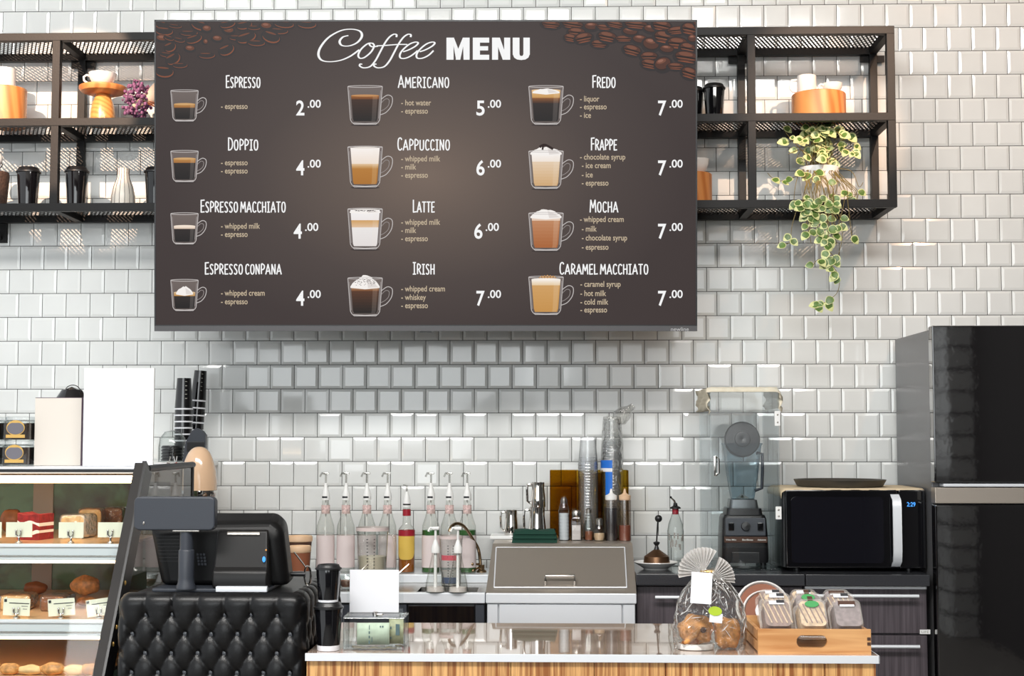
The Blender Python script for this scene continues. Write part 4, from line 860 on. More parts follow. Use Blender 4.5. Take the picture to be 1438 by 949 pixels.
for i in range(14):
    a = R_(-150 + i * 9 + rg.uniform(-3, 3)); z = rg.uniform(Zq(770), Zq(750)); mb.box((r * 1.004 * math.cos(a), r * 1.004 * math.sin(a), z), (.006, .0008, rg.uniform(.012, .03)), 'etched', rot=(0, 0, a + R_(90)))
mb.build('painted_pattern', t)
mb = MB(); mb.lathe([(0, Zq(722)), (r * .38, Zq(722)), (r * .4, Zq(714)), (0, Zq(714))], 'red', 16); mb.build('collar', t)
mb = MB(); mb.lathe([(0, Zq(714)), (r * .68, Zq(714)), (r * .62, Zq(712)), (r * .28, Zq(710)), (r * .22, Zq(706)), (0, Zq(706))], 'black_steel', 16); mb.tube([(0, 0, Zq(707)), (-.004, 0, Zq(703)), (-.013, -.004, Zq(700)), (-.018, -.006, Zq(698))], [.0042, .0038, .003, .003], 'steel', 8); mb.ell((-.018, -.006, Zq(698)), (.0045,) * 3, 'black_steel', 8, 6); mb.build('pourer', t)

# ------------------------------------------------------------------ stainless prep station
xa, xb = W(682, 833, .68).x, W(894, 833, .68).x; zP = W(790, 833, .68).z; zTop = W(790, 763, .40).z
t = thing('prep_station', 'stainless steel prep station with a slanted lid and bar handle', 'prep station', ((xa + xb) / 2, -.35, 0)); hx = (xb - xa) / 2
xt0, xt1 = W(692, 763, .40).x - (xa + xb) / 2, W(888, 763, .40).x - (xa + xb) / 2
mb = MB(); mb.b2((-hx, -.33, zP - .037), (hx, .33, zP), 'steel_light', .004); mb.build('rim', t)
mb = MB(); mb.b2((-hx + .004, -.31, .1), (hx - .004, .32, zP - .0372), 'steel_light', .002); mb.build('body', t)
for a, b in ((-hx + .006, W(699, 860, .67).x - (xa + xb) / 2), (W(701, 860, .67).x - (xa + xb) / 2, W(873, 860, .67).x - (xa + xb) / 2), (W(875, 860, .67).x - (xa + xb) / 2, hx - .006)):
    mb = MB(); mb.b2((a, -.322, .12), (b, -.311, zP - .040), 'steel_light', .002); mb.build('front_panel', t)
mb = MB()
for sx in (-1, 1):
    for y in (-.27, .28): mb = MB(); mb.lathe([(0, 0), (.025, 0), (.02, .1), (0, .1)], 'black_plastic', 12, (sx * (hx - .06), y, 0)); mb.build('foot', t)
# housing with sloped face (section in y,z)
mb = MB(); zt_ = zTop; F0, F1 = -.325, -.05
vs = [(-hx, F0, zP), (hx, F0, zP), (xt1, F1, zt_), (xt0, F1, zt_), (-hx, .33, zP), (hx, .33, zP), (xt1, .33, zt_), (xt0, .33, zt_)]
mb.add(vs, [[0, 1, 2, 3], [3, 2, 6, 7], [7, 6, 5, 4], [0, 3, 7, 4], [1, 5, 6, 2], [0, 4, 5, 1]], 'steel_dark'); mb.build('housing', t, smooth=False)
# lid on slope, local frame on slope
P0 = Vector((0, F0, zP)); P1 = Vector(((xt0 + xt1) / 2 * 0, F1, zt_)); up = (P1 - P0); SL = up.length; up.normalize(); nrm = Vector((0, -up.z, up.y)) * 1.0
if nrm.y > 0: nrm = -nrm
X = Matrix((Vector((1, 0, 0)), up, Vector((1, 0, 0)).cross(up))).transposed().to_4x4()
if X.to_3x3().col[2].y > 0: X = Matrix((Vector((-1, 0, 0)), up, Vector((-1, 0, 0)).cross(up))).transposed().to_4x4()
X.translation = P0; sg = X.to_3x3().col[0].x
def sl(px, py):
    # point on the slope for a photo pixel
    r = ray(px, py); o = CAM - Vector(((xa + xb) / 2, -.35, 0)); n_ = X.to_3x3().col[2]; s = (P0 - o).dot(n_) / r.dot(n_); q = o + r * s; return X.inverted() @ q
q = [sl(*p) for p in ((694, 826), (880, 826), (877, 770), (697, 770))]
mb = MB(); mb.prism([(v.x, v.y) for v in q], .006, 'steel_dark', X); ld = mb.build('lid', t, ang=20)
mb = MB(); 
for i in range(4):
    a, b = q[i], q[(i + 1) % 4]; mb.tube([X @ Vector((a.x, a.y, .004)), X @ Vector((b.x, b.y, .004))], .003, 'steel_light', 6)
mb.build('lid_edge', ld)
h = [sl(*p) for p in ((766, 823), (766, 818), (807, 818), (807, 823))]; mb = MB()
pts = [(h[0], 0), (h[0], .022), (h[1], .030), (h[2], .030), (h[3], .022), (h[3], 0)]; mb.tube([X @ Vector((v.x, v.y, z)) for v, z in pts], .0055, 'chrome', 10); mb.build('handle', ld)
ZPT = zTop
# ---------------------------------------------------------------- sink counter
xs0 = W(330, 833, .66).x
t = thing('sink_counter', 'stainless steel counter with a sunken basin left of the prep station', 'counter', ((xs0 + xa) / 2, -.33, 0)); hx = (xa - xs0) / 2 - .003; cx = (xs0 + xa) / 2
bx0, bx1 = W(590, 825, .5).x - cx, W(672, 825, .5).x - cx
mb = MB(); zt_ = ZS
mb.b2((-hx, -.33, zt_ - .037), (hx, -.29, zt_), 'steel_light', .003); mb.b2((-hx, -.29, zt_ - .03), (bx0, -.13, zt_), 'steel'); mb.b2((bx1, -.29, zt_ - .03), (hx, -.13, zt_), 'steel'); mb.b2((-hx, -.13, zt_ - .03), (hx, .318, zt_), 'steel'); mb.build('top', t)
mb = MB(); z2 = zt_ - .16; mb.b2((bx0, -.29, z2), (bx1, -.13, z2 + .004), 'steel'); mb.b2((bx0 - .003, -.29, z2), (bx0, -.13, zt_ - .001), 'steel'); mb.b2((bx1, -.29, z2), (bx1 + .003, -.13, zt_ - .001), 'steel'); mb.b2((bx0, -.13, z2), (bx1, -.127, zt_ - .031), 'steel'); mb.b2((bx0, -.292, z2), (bx1, -.289, zt_ - .038), 'steel'); mb.build('basin', t)
mb = MB(); mb.b2((-hx, .03, zt_), (hx, .318, zt_ + .032), 'steel_light', .003); mb.build('ledge', t)
mb = MB(); mb.b2((-hx, -.3, .08), (hx, -.296, zt_ - .04), 'black_plastic'); 
for a in (-hx, hx - .02): mb.b2((a, -.296, 0), (a + .02, .31, zt_ - .04), 'black_plastic')
mb.build('carcass', t)
fx = lambda px: W(px, 858, .65).x - cx
mb = MB(); mb.b2((fx(400), -.32, .15), (fx(571), -.301, zt_ - .042), 'slate_plastic', .002); mb.build('front_panel', t)
mb = MB(); mb.b2((fx(573), -.32, .15), (fx(666), -.301, zt_ - .046), 'gloss_black', .002); mb.build('front_panel', t)
mb = MB(); mb.b2((fx(667.5), -.32, .15), (fx(680), -.301, zt_ - .042), 'slate_plastic', .002); mb.build('front_panel', t)
ZL = ZS + .032
# ------------------------------------------------------------------ things on the prep station
def pitcher(label, loc, r, h, rot=0.0):
    t = thing('steel_pitcher', label, 'pitcher', loc, rot, 'steel milk pitchers'); mb = MB()
    mb.lathe([(0, 0), (r * .98, 0), (r, .004), (r * .97, h * .4), (r * .84, h * .75), (r * .86, h), (r * .80, h), (r * .78, h * .75), (0, h * .6)], 'chrome', 32); mb.build('body', t)
    mb = MB(); mb.tube([(r * .82, 0, h * .92), (r * 1.42, 0, h * .90), (r * 1.5, 0, h * .7), (r * 1.42, 0, h * .25), (r * .98, 0, h * .15)], .005, 'chrome', 8); mb.build('handle', t); return t
mb = MB(); a = W(688, 750, .17).x; b = W(741, 750, .17).x; mb.b2((a, -.20, ZPT), (b, -.04, ZPT + .014), 'white_plastic', .004); ty = tag(mb.build('white_tray'), 'low white tray under the left steel pitcher on the prep station', 'tray')
l, w_, h_ = fit(708, 728, 716, .12, ZPT + .014); pitcher('single squat steel pitcher on the white tray at the left of the prep station', l, w_ / 2, h_, R_(186))
l, w_, h_ = fit(742, 767, 711, .19, ZPT); l.y = -.24; pitcher('lower steel pitcher of the stacked pair behind the green cloth', l, w_ / 2, h_, R_(184))
l2, w2, h2 = fit(745, 766, 677, .24, ZPT + h_); pitcher('upper steel pitcher of the stacked pair behind the green cloth', Vector((l2.x, l.y, ZPT + h_)), w2 / 2, h2, R_(186))
l, w_, h_ = fit(719, 782, 743, .34, ZPT); rg = random.Random(1); mb = MB()
for k in range(3):
    n = 22; m_ = 10; vs = []
    for j in range(m_ + 1):
        for i in range(n + 1):
            u, v = i / n, j / m_; e_ = (1 - (2 * v - 1) ** 4) ** .5; x = (u - .5) * w_ * (1 - .05 * k) + .004 * math.sin(v * 7 + k); y = (v - .5) * .085
            vs.append((x, y, h_ * (k + e_ * (1 if 1 else 0)) / 3.0 + .0025 * math.sin(u * 9 + k * 2 + v * 3) * e_ - (0 if k else .0)))
    mb.add([(p[0], p[1], max(p[2], .0008)) for p in vs], [[j * (n + 1) + i, j * (n + 1) + i + 1, (j + 1) * (n + 1) + i + 1, (j + 1) * (n + 1) + i] for j in range(m_) for i in range(n)], 'cloth_green')
mb.b2((-w_ * .48, -.038, .0005), (w_ * .48, .038, h_ * .8), 'cloth_green', .006)
tag(mb.build('green_cloth', None, l, ang=80), 'dark green folded cloth lying on the front edge of the prep station', 'cloth')
# amber cup dispenser
l, w_, h_ = fit(772, 882, 660, .14, ZPT); l.y = -.13; t = thing('cup_dispenser', 'amber acrylic three-compartment dispenser holding stacks of plastic cups', 'dispenser', l); th = .004
mb = MB(); mb.b2((-w_ / 2, .045, .004), (w_ / 2, .05, h_), 'amber'); mb.build('back_panel', t)
mb = MB(); mb.b2((-w_ / 2, -.05, 0), (w_ / 2, .05, .004), 'amber'); mb.build('base', t)
for i in range(4):
    mb = MB(); x = -w_ / 2 + (w_ - th) * i / 3; mb.b2((x, -.05, .004), (x + th, .045, h_), 'amber'); mb.build('divider', t)
mb = MB(); mb.b2((-w_ / 2, -.054, .004), (-w_ / 2 + w_ / 3, -.05, h_), 'amber'); mb.build('front_panel', t)
mb = MB(); mb.b2((-w_ / 2 + w_ * .42, .0, .005), (-w_ / 2 + w_ * .66, .044, h_ * .96), 'amber'); mb.build('rear_sleeve', t)
def plastic_cup_stack(name, label, loc, r, h, n, dome=True):
    mb = MB(); hc = .115; step = (h - hc) / max(n - 1, 1)
    t = thing(name, label, 'cup stack', loc, None, 'stacks of clear plastic cups')
    for k in range(n):
        z = k * step; mb = MB()
        # each cup stands upside down in the stack
        mb.lathe([(r, z), (r * 1.03, z + .002), (r, z + .005), (r * .90, z + .045)] + ([(r * .74, z + hc), (0, z + hc)] if k == n - 1 else []), 'cup_glass', 24); mb.build('plastic_cup', t)
    return t
m1 = mpp(l)
ll = Vector((W(826, 700, .13).x, -.125, ZPT + .0045)); hh = W(826, 613, .13).z - ll.z
plastic_cup_stack('plastic_cup_stack', 'shorter stack of clear plastic cups in the middle compartment of the amber dispenser', ll, 14 * m1, hh, 26)
ll = Vector((W(860, 700, .13).x, -.125, ZPT + .0045)); hh = W(860, 588, .13).z - ll.z
pk = plastic_cup_stack('plastic_cup_stack', 'taller stack of clear plastic cups in an open film sleeve, right compartment', ll, 14 * m1, hh, 32)
mb = MB(); rr = 15.2 * m1; mb.lathe([(rr, hh * .18), (rr * 1.03, hh * .5), (rr * 1.0, hh * .78), (rr * .85, hh), (rr * .8, hh * 1.02)], 'film', 24)
mb.lathe([(rr * .5, 0), (rr * .8, .02), (rr * .7, .05), (rr * .35, .075), (rr * .25, .095)], 'film', 16, X=Matrix.Translation((rr * .35, 0, hh * .98)) @ Euler((0, R_(48), 0)).to_matrix().to_4x4()); mb.build('film_sleeve', pk)
M['blue'] = mat('blue_print', (24, 108, 206), .4)
mb = MB(); 
def wrap_patch(mb, r, a0, a1, z0, z1, key, n=8):
    vs = []
    for i in range(n + 1):
        a = R_(a0 + (a1 - a0) * i / n)
        for z in (z0, z1): vs.append((r * math.cos(a), r * math.sin(a), z))
    mb.add(vs, [[2 * i, 2 * i + 2, 2 * i + 3, 2 * i + 1] for i in range(n)], key)
zq = lambda py: W(860, py, .13).z - ll.z
wrap_patch(mb, rr * 1.08, 185, 268, zq(657), zq(646), 'blue'); wrap_patch(mb, rr * 1.08, 185, 268, zq(662), zq(657), 'white'); wrap_patch(mb, rr * 1.08, 232, 268, zq(698), zq(662), 'blue'); mb.build('printed_label', pk)
# shakers and squeeze bottles along the front of the dispenser
def on_station(p0, p1, pt, d=.24): return fit(p0, p1, pt, d, ZPT)
l, w_, h_ = on_station(784, 800, 697); t = thing('ribbed_shaker', 'tall ribbed clear glass shaker in front of the amber dispenser', 'shaker', l); r = w_ / 2; mb = MB(); pr = [(0, 0), (r * .95, 0)]
for i in range(9): z = h_ * (.04 + .68 * i / 9); pr += [(r, z), (r, z + h_ * .05), (r * .9, z + h_ * .065)]
pr += [(r * .8, h_ * .78), (r * .55, h_ * .86)]; mb.lathe(pr, 'glass', 24); mb.build('glass_body', t)
mb = MB(); mb.lathe([(0, .003), (r * .82, .003), (r * .82, h_ * .62), (0, h_ * .62)], 'white', 16); mb.build('contents', t)
mb = MB(); mb.lathe([(r * .6, h_ * .84), (r * .62, h_ * .92), (r * .3, h_ * .99), (0, h_)], 'frost', 20); mb.build('lid', t)
l, w_, h_ = on_station(801.5, 817, 716); t = thing('salt_shaker', 'square glass shaker with steel lid and white contents', 'shaker', l); r = w_ / 2; mb = MB()
frust(mb, [(r * .95, r * .95, 0), (r, r, .006), (r, r, h_ * .66), (r * .8, r * .8, h_ * .76)], 'glass'); mb.build('glass_body', t)
mb = MB(); frust(mb, [(r * .8, r * .8, .004), (r * .8, r * .8, h_ * .5)], 'label_pink'); mb.build('contents', t)
mb = MB(); mb.lathe([(r * .8, h_ * .76), (r * .86, h_ * .78), (r * .84, h_ * .93), (r * .6, h_), (0, h_)], 'steel', 20); mb.build('lid', t)
l, w_, h_ = on_station(820.5, 833, 713); t = thing('spice_bottle', 'slim glass spice bottle with brown powder and steel cap', 'bottle', l); r = w_ / 2; mb = MB()
mb.lathe([(0, 0), (r, 0), (r, h_ * .5), (r * .6, h_ * .75), (r * .5, h_ * .84)], 'glass', 20); mb.build('glass_body', t)
mb = MB(); mb.lathe([(0, .003), (r * .86, .003), (r * .86, h_ * .28), (0, h_ * .3)], 'brown_paper', 16); mb.build('contents', t)
mb = MB(); mb.lathe([(0, h_ * .84), (r * .62, h_ * .84), (r * .62, h_ * .95), (r * .3, h_), (0, h_)], 'steel', 16); mb.build('cap', t)
l, w_, h_ = on_station(832.5, 850, 727); l.y += -.02; t = thing('spice_jar', 'squat round glass jar with steel cap beside the squeeze bottles', 'jar', l); r = w_ / 2; mb = MB()
mb.lathe([(0, 0), (r * .8, 0), (r, h_ * .2), (r * .98, h_ * .42), (r * .6, h_ * .62), (r * .5, h_ * .72)], 'glass', 24); mb.build('glass_body', t)
mb = MB(); mb.lathe([(0, .003), (r * .7, .003), (r * .86, h_ * .2), (r * .8, h_ * .34), (0, h_ * .36)], 'tan_lid', 16); mb.build('contents', t)
mb = MB(); mb.lathe([(0, h_ * .7), (r * .6, h_ * .7), (r * .6, h_ * .95), (r * .4, h_), (0, h_)], 'steel', 20); mb.build('cap', t)
M['syrup_dark'] = mat('dark_syrup', (44, 42, 50), .3); M['syrup_peach'] = mat('peach_syrup', (164, 96, 74), .4)
M['soft_bottle'] = glass('soft_bottle', (226, 218, 212), (176, 164, 156), .14, .4, .25)
def squeeze(label, p0, p1, key, lvl, capk):
    l, w_, h_ = on_station(p0, p1, 686, .25); t = thing('squeeze_bottle', label, 'bottle', l, None, 'squeeze bottles'); r = w_ / 2; hb = h_ * .82
    mb = MB(); mb.lathe([(0, 0), (r * .96, 0), (r, .005), (r, hb * .92), (r * .9, hb)], 'soft_bottle', 24); mb.build('bottle_body', t)
    mb = MB(); mb.lathe([(0, .002), (r * .94, .002), (r * .96, hb * lvl), (0, hb * lvl)], key, 24); mb.build('syrup', t)
    mb = MB(); mb.lathe([(r * .94, hb * .95), (r * .96, hb * 1.06), (r * .5, hb * 1.09), (r * .26, hb * 1.12), (r * .12, h_), (0, h_)], capk, 20); mb.build('nozzle_cap', t)
squeeze('squeeze bottle of dark syrup at the right of the prep station', 849.5, 867, 'syrup_dark', .77, 'white_plastic')
squeeze('squeeze bottle with a little peach-brown sauce, last at the right', 868.5, 886, 'syrup_peach', .36, 'tan_lid')

# ------------------------------------------------------------------ syrup bottles, jugs and soap pumps by the sink
SG = 'syrup bottles with white pumps'
M['stem_clear'] = glass('pump_clear', (238, 238, 236), (200, 200, 198), .2, .5, .2)
def syrup_bottle(label, px, band=None, green=False):
    d = .22; l = Vector((W(px, 760, d).x, -d, ZL)); m1 = mpp(l); Z = lambda py: W(px, py, d).z - ZL; r = 12.6 * m1
    t = thing('syrup_bottle', label, 'bottle', l, None, SG)
    mb = MB(); mb.lathe([(0, 0), (r * .95, 0), (r, .005), (r, Z(746)), (r * .96, Z(738)), (r * .62, Z(725)), (r * .42, Z(712)), (r * .38, Z(702)), (r * .4, Z(700))], 'glass_green', 28); mb.build('glass_body', t)
    mb = MB(); wrap_patch(mb, r * 1.01, 0, 360, Z(796), Z(751), 'label_pink', 32); mb.build('label', t)
    mb = MB(); wrap_patch(mb, r * .48, 0, 360, Z(721), Z(709), 'neck', 24); mb.build('neck_label', t)
    if green:
        mb = MB(); mb.lathe([(0, .004), (r * .95, .004), (r * .95, Z(744)), (0, Z(744))], 'green', 24); mb.build('syrup', t)
    elif band:
        mb = MB(); mb.lathe([(0, .004), (r * .95, .004), (r * .95, Z(792)), (0, Z(792))], band, 24); mb.build('syrup', t)
    mb = MB(); mb.tube([(0, 0, .02), (0, 0, Z(702))], .003, 'white_plastic', 8); mb.lathe([(0, Z(702)), (r * .46, Z(702)), (r * .46, Z(694)), (r * .34, Z(690)), (r * .2, Z(682)), (r * .15, Z(678)), (0, Z(678))], 'white_plastic', 20)
    mb.tube([(0, 0, Z(679)), (0, 0, Z(666))], .0042, 'stem_clear', 8); mb.box((0, 0, Z(664.5)), (r * .7, r * .5, .01), 'stem_clear', .004); mb.tube([(0, 0, Z(665)), (-.014, -.016, Z(664)), (-.02, -.022, Z(669))], .004, 'stem_clear', 8); mb.build('pump', t)
    mb = MB(); wrap_patch(mb, r * .468, 215, 300, Z(699), Z(696.5), 'ink', 6); mb.build('cap_print', t)
    return t
M['neck'] = mat('neck_label', (228, 196, 192), .6, vary=.35, vscale=160); M['amber_syrup'] = mat('amber_syrup', (150, 86, 26), .2)
syrup_bottle('syrup bottle with white pump and pale label, first from the left', 457)
syrup_bottle('syrup bottle with white pump and pale label, second from the left', 485.5)
syrup_bottle('syrup bottle with white pump behind the large measuring jug', 515)
syrup_bottle('syrup bottle with white pump just right of the large measuring jug, beside the yellow-labelled one', 544)
syrup_bottle('green syrup bottle with white pump just right of the yellow-labelled one', 605, None, True)
syrup_bottle('syrup bottle with white pump behind the small measuring jug', 631)
syrup_bottle('green syrup bottle with white pump nearest the prep station', 656, None, True)
d = .22; px = 571; l = Vector((W(px, 760, d).x, -d, ZL)); m1 = mpp(l); Z = lambda py: W(px, py, d).z - ZL; r = 11.6 * m1
t = thing('sauce_bottle', 'shorter brown sauce bottle with yellow label and dark red neck', 'bottle', l)
mb = MB(); mb.lathe([(0, 0), (r * .95, 0), (r, .005), (r, Z(746)), (r * .94, Z(742)), (r * .5, Z(736)), (r * .46, Z(726)), (r * .42, Z(712))], 'glass_green', 28); mb.build('glass_body', t)
mb = MB(); mb.lathe([(0, .004), (r * .95, .004), (r * .95, Z(770)), (0, Z(770))], 'amber_syrup', 24); mb.build('sauce', t)
mb = MB(); wrap_patch(mb, r * 1.01, 0, 360, Z(752), Z(744), 'red', 32); mb.build('red_label', t)
mb = MB(); vs = [(r * 1.012 * math.cos(R_(270 + u * 70)), r * 1.012 * math.sin(R_(270 + u * 70)), 0) for u in (0,)]
n = 16; vs = []
for i in range(n + 1):
    u = -1 + 2 * i / n; a = R_(270 + u * 74); lo = Z(785) + (Z(776) - Z(785)) * abs(u) ** 4
    vs += [(r * 1.012 * math.cos(a), r * 1.012 * math.sin(a), lo), (r * 1.012 * math.cos(a), r * 1.012 * math.sin(a), Z(752))]
mb.add(vs, [[2 * i, 2 * i + 2, 2 * i + 3, 2 * i + 1] for i in range(n)], 'label_yellow'); mb.build('yellow_label', t)
mb = MB(); mb.lathe([(r * .5, Z(724)), (r * .5, Z(715))], 'red', 20); mb.build('neck_band', t)
mb = MB(); mb.lathe([(0, Z(712)), (r * .46, Z(712)), (r * .46, Z(704)), (r * .3, Z(696)), (r * .16, Z(690)), (0, Z(690))], 'white_plastic', 20); mb.lathe([(r * .47, Z(709)), (r * .48, Z(707))], 'black_plastic', 20); mb.tube([(0, 0, Z(691)), (0, 0, Z(682)), (-.012, -.012, Z(681))], .004, 'stem_clear', 8); mb.build('pump', t)
# measuring jugs
def jug(label, p0, p1, pt, pb, d, fill, fillk, handle=True, zbase=None, extra=None):
    zz = zbase if zbase is not None else ZS; l, w_, h_ = fit(p0, p1, pt, d, zz); r = w_ / 2; t = thing('measuring_jug', label, 'jug', l, None, 'measuring jugs'); Z = lambda f: h_ * f
    mb = MB(); mb.lathe([(0, 0), (r * .78, 0), (r * .82, .005), (r * .97, h_ * .92), (r, h_ * .94), (r, h_)], 'glass', 30); mb.build('jug_body', t)
    mb = MB(); mb.lathe([(0, .004), (r * .78, .004), (r * (.8 + .14 * fill), h_ * fill), (0, h_ * fill)], fillk, 24); mb.build('contents', t)
    mb = MB(); wrap_patch(mb, r * 1.005, 0, 360, h_ * .94, h_, 'rim_pink', 30); mb.build('rim_band', t)
    mb = MB()
    for k in range(12):
        f = .2 + .6 * k / 11; rr = r * (.82 + .15 * f / .92) + .0008
        for a in ((255, 262), (282, 287)): wrap_patch(mb, rr, a[0], a[1], h_ * f, h_ * f + .0028, 'ink', 2)
    mb.build('measure_marks', t)
    if extra:
        mb = MB()
        for f0, f1, k in extra: wrap_patch(mb, r * (.82 + .15 * (f0 + f1) / 1.84) + .001, 215, 325, h_ * f0, h_ * f1, k, 12)
        mb.build('printed_bands', t)
    if handle:
        mb = MB(); mb.tube([(r * .95, 0, h_ * .9), (r * 1.3, -.005, h_ * .86), (r * 1.48, -.008, h_ * .6), (r * 1.4, -.006, h_ * .3), (r * .86, 0, h_ * .14)], .006, 'acrylic', 10); mb.build('handle', t)
    return t
M['rim_pink'] = mat('pink_rim', (222, 206, 202), .4); M['cream_fill'] = mat('cream_fill', (228, 214, 190), .5); M['pale_liquid'] = mat('pale_liquid', (222, 214, 210), .4); M['print_red'] = mat('print_red', (206, 92, 104), .5); M['print_blue'] = mat('print_blue', (84, 96, 120), .5)
jug('large clear measuring jug half full of cream in front of the syrup bottles', 500, 546, 740, 812, .40, .5, 'cream_fill', True)
jug('small measuring jug with a red printed band behind the soap bottles', 617, 650, 752, 806, .40, .3, 'pale_liquid', False, None, [(.52, .62, 'print_red'), (.06, .18, 'print_blue')])
# soap pump bottles
for px, lab in ((611.5, 'conical clear pump bottle on the counter edge, left of the pair'), (643, 'conical clear pump bottle on the counter edge, right of the pair below the tap')):
    d = .64; 
    if px == 643: d = .645
    l = Vector((W(px, 800, d).x, -d, ZS)); m1 = mpp(l); Z = lambda py: W(px, py, d).z - ZS; r = 14.5 * m1
    if px == 611.5:
        t = thing('pump_bottle', lab, 'bottle', l, None, 'conical pump bottles'); PB = t
        mb = MB(); mb.lathe([(0, .001), (r * .9, .001), (r, .006), (r * .96, Z(822)), (r * .36, Z(780)), (r * .34, Z(774))], 'glass_green', 28); mb.build('glass_body', t)
        mb = MB(); mb.lathe([(0, .004), (r * .86, .004), (r * .84, Z(824)), (0, Z(824))], 'pale_liquid', 20); mb.build('liquid', t)
        mb = MB(); mb.lathe([(0, Z(776)), (r * .42, Z(776)), (r * .42, Z(769)), (r * .26, Z(763)), (r * .16, Z(758)), (0, Z(758))], 'white_plastic', 20); mb.tube([(0, 0, Z(760)), (0, 0, Z(742))], .0046, 'white_plastic', 8); mb.box((.0, 0, Z(741.5)), (r * .75, r * .5, .012), 'white_plastic', .004); mb.tube([(.004, 0, Z(741)), (-.02, -.006, Z(741)), (-.026, -.008, Z(746))], .0042, 'white_plastic', 8); mb.tube([(0, 0, .01), (0, 0, Z(776))], .006, 'white_plastic', 8); mb.build('pump', t)
    else: dup(PB, l, lab)
# tap
M['brass'] = mat('antique_chrome', (150, 128, 100), .15, 1.0)
d = .20; P = lambda px, py, d=.2: W(px, py, d); base = Vector((W(676, 800, d).x, -d, ZL)); t = thing('sink_tap', 'curved metal gooseneck tap with small levers behind the pump bottles', 'tap', base); D = lambda px, py, dd=.2: W(px, py, dd) - base
mb = MB(); mb.tube(catmull([tuple(v) for v in (Vector((0, 0, .003)), D(675, 795), D(672, 772), D(664, 757, .24), D(656, 744, .29), D(649, 737, .32), D(641, 735, .34), D(634, 739, .36), D(631, 746, .37))], 5), .0062, 'brass', 10); mb.build('spout', t)
mb = MB(); mb.lathe([(0, 0), (.02, 0), (.02, .006), (.012, .012), (.012, .03), (0, .03)], 'brass', 18); mb.build('base', t)
for a, b in (((671, 797), (664, 801)), ((673, 792), (663, 792))):
    mb = MB(); mb.tube([D(*a), D(b[0], b[1], .24)], [.005, .0045], 'brass', 8); mb.ell(D(b[0], b[1], .245), (.007,) * 3, 'brass', 8, 6); mb.build('lever', t)
# small glass bowls, spoons and a tongs set at the back of the tufted stand
def bowl(label, px, py, w_, d):
    l = Vector((W(px, py, d).x, -d, ZS)); r = w_ * mpp(l) / 2; t = thing('glass_bowl', label, 'bowl', l, None, 'small glass bowls'); h = .052
    mb = MB(); mb.lathe([(0, .001), (r * .5, .001), (r * .8, h * .5), (r, h), (r * .96, h), (r * .74, h * .5), (r * .46, .008), (0, .008)], 'glass', 26); mb.build('bowl_body', t)
    mb = MB(); mb.lathe([(0, .009), (r * .5, .01), (r * .75, h * .6), (0, h * .62)], 'brown_paper', 20); mb.build('contents', t)
    mb = MB(); mb.tube([(r * .2, 0, h * .5), (r * 1.0, .01, h * 1.05), (r * 1.9, .02, h * 1.75)], .0016, 'chrome', 6); mb.ell((r * .15, 0, h * .55), (.012, .008, .004), 'chrome', 10, 6); mb.build('spoon', t)
bowl('small glass bowl with spoon at the back left beside the tufted stand', 447, 810, 30, .52); bowl('small glass bowl with spoon behind the stacked black cups', 487, 810, 30, .53); bowl('small glass bowl with spoon behind the white sign', 541, 810, 34, .54)
# brown paper tubs
for px, py, w_, d, lab in ((420, 752, 38, .25, 'brown paper tub with a tan lid, rear one beside the register'), (421, 766, 32, .48, 'brown paper tub with a tan lid, front one beside the register')):
    l, ww, hh = fit(px - w_ / 2, px + w_ / 2, py, d, ZS if d > .3 else ZL); r = ww / 2; t = thing('paper_tub', lab, 'tub', l, None, 'brown paper tubs')
    mb = MB(); mb.lathe([(0, 0), (r * .78, 0), (r * .94, hh * .86)], 'dark_brown' if d < .3 else 'brown_paper', 28); mb.build('tub_body', t)
    mb = MB(); mb.lathe([(r * .95, hh * .84), (r, hh * .86), (r, hh * .97), (r * .94, hh), (r * .86, hh * .985), (r * .84, hh * .95), (0, hh * .95)], 'tan_lid', 28); mb.build('lid', t)
# grinder cabinet stack behind the display case
xc0, xc1 = W(110, 700, .5).x, W(262, 700, .5).x; zc = W(240, 649, .46).z
t = thing('back_cabinet', 'pale cabinet behind the pastry case carrying the black cup stacks', 'cabinet', ((xc0 + xc1) / 2, -.25, 0)); hx = (xc1 - xc0) / 2; M['cab_pale'] = mat('pale_cabinet', (226, 214, 206), .5)
mb = MB(); mb.b2((-hx, -.22, .05), (hx, .23, zc - .02), 'cab_pale', .003); mb.b2((-hx + .03, -.19, 0), (hx - .03, .2, .05), 'black_plastic'); mb.build('body', t)
mb = MB(); mb.b2((-hx - .006, -.24, zc - .02), (hx + .006, .235, zc), 'white_plastic', .004); mb.build('top', t)
for s in (-1, 1):
    mb = MB(); mb.b2((s * hx * .5 - hx * .49, -.236, .07), (s * hx * .5 + hx * .49, -.221, zc - .026), 'cab_pale', .002); dd = mb.build('door', t); mb = MB(); mb.tube([(-s * .03 + s * .03 + s * .04, -.25, zc - .3), (s * .04, -.25, zc - .18)], .005, 'chrome'); mb.tube([(s * .04, -.236, zc - .2), (s * .04, -.251, zc - .2)], .004, 'chrome'); mb.tube([(s * .04, -.236, zc - .28), (s * .04, -.251, zc - .28)], .004, 'chrome'); mb.build('handle', dd)
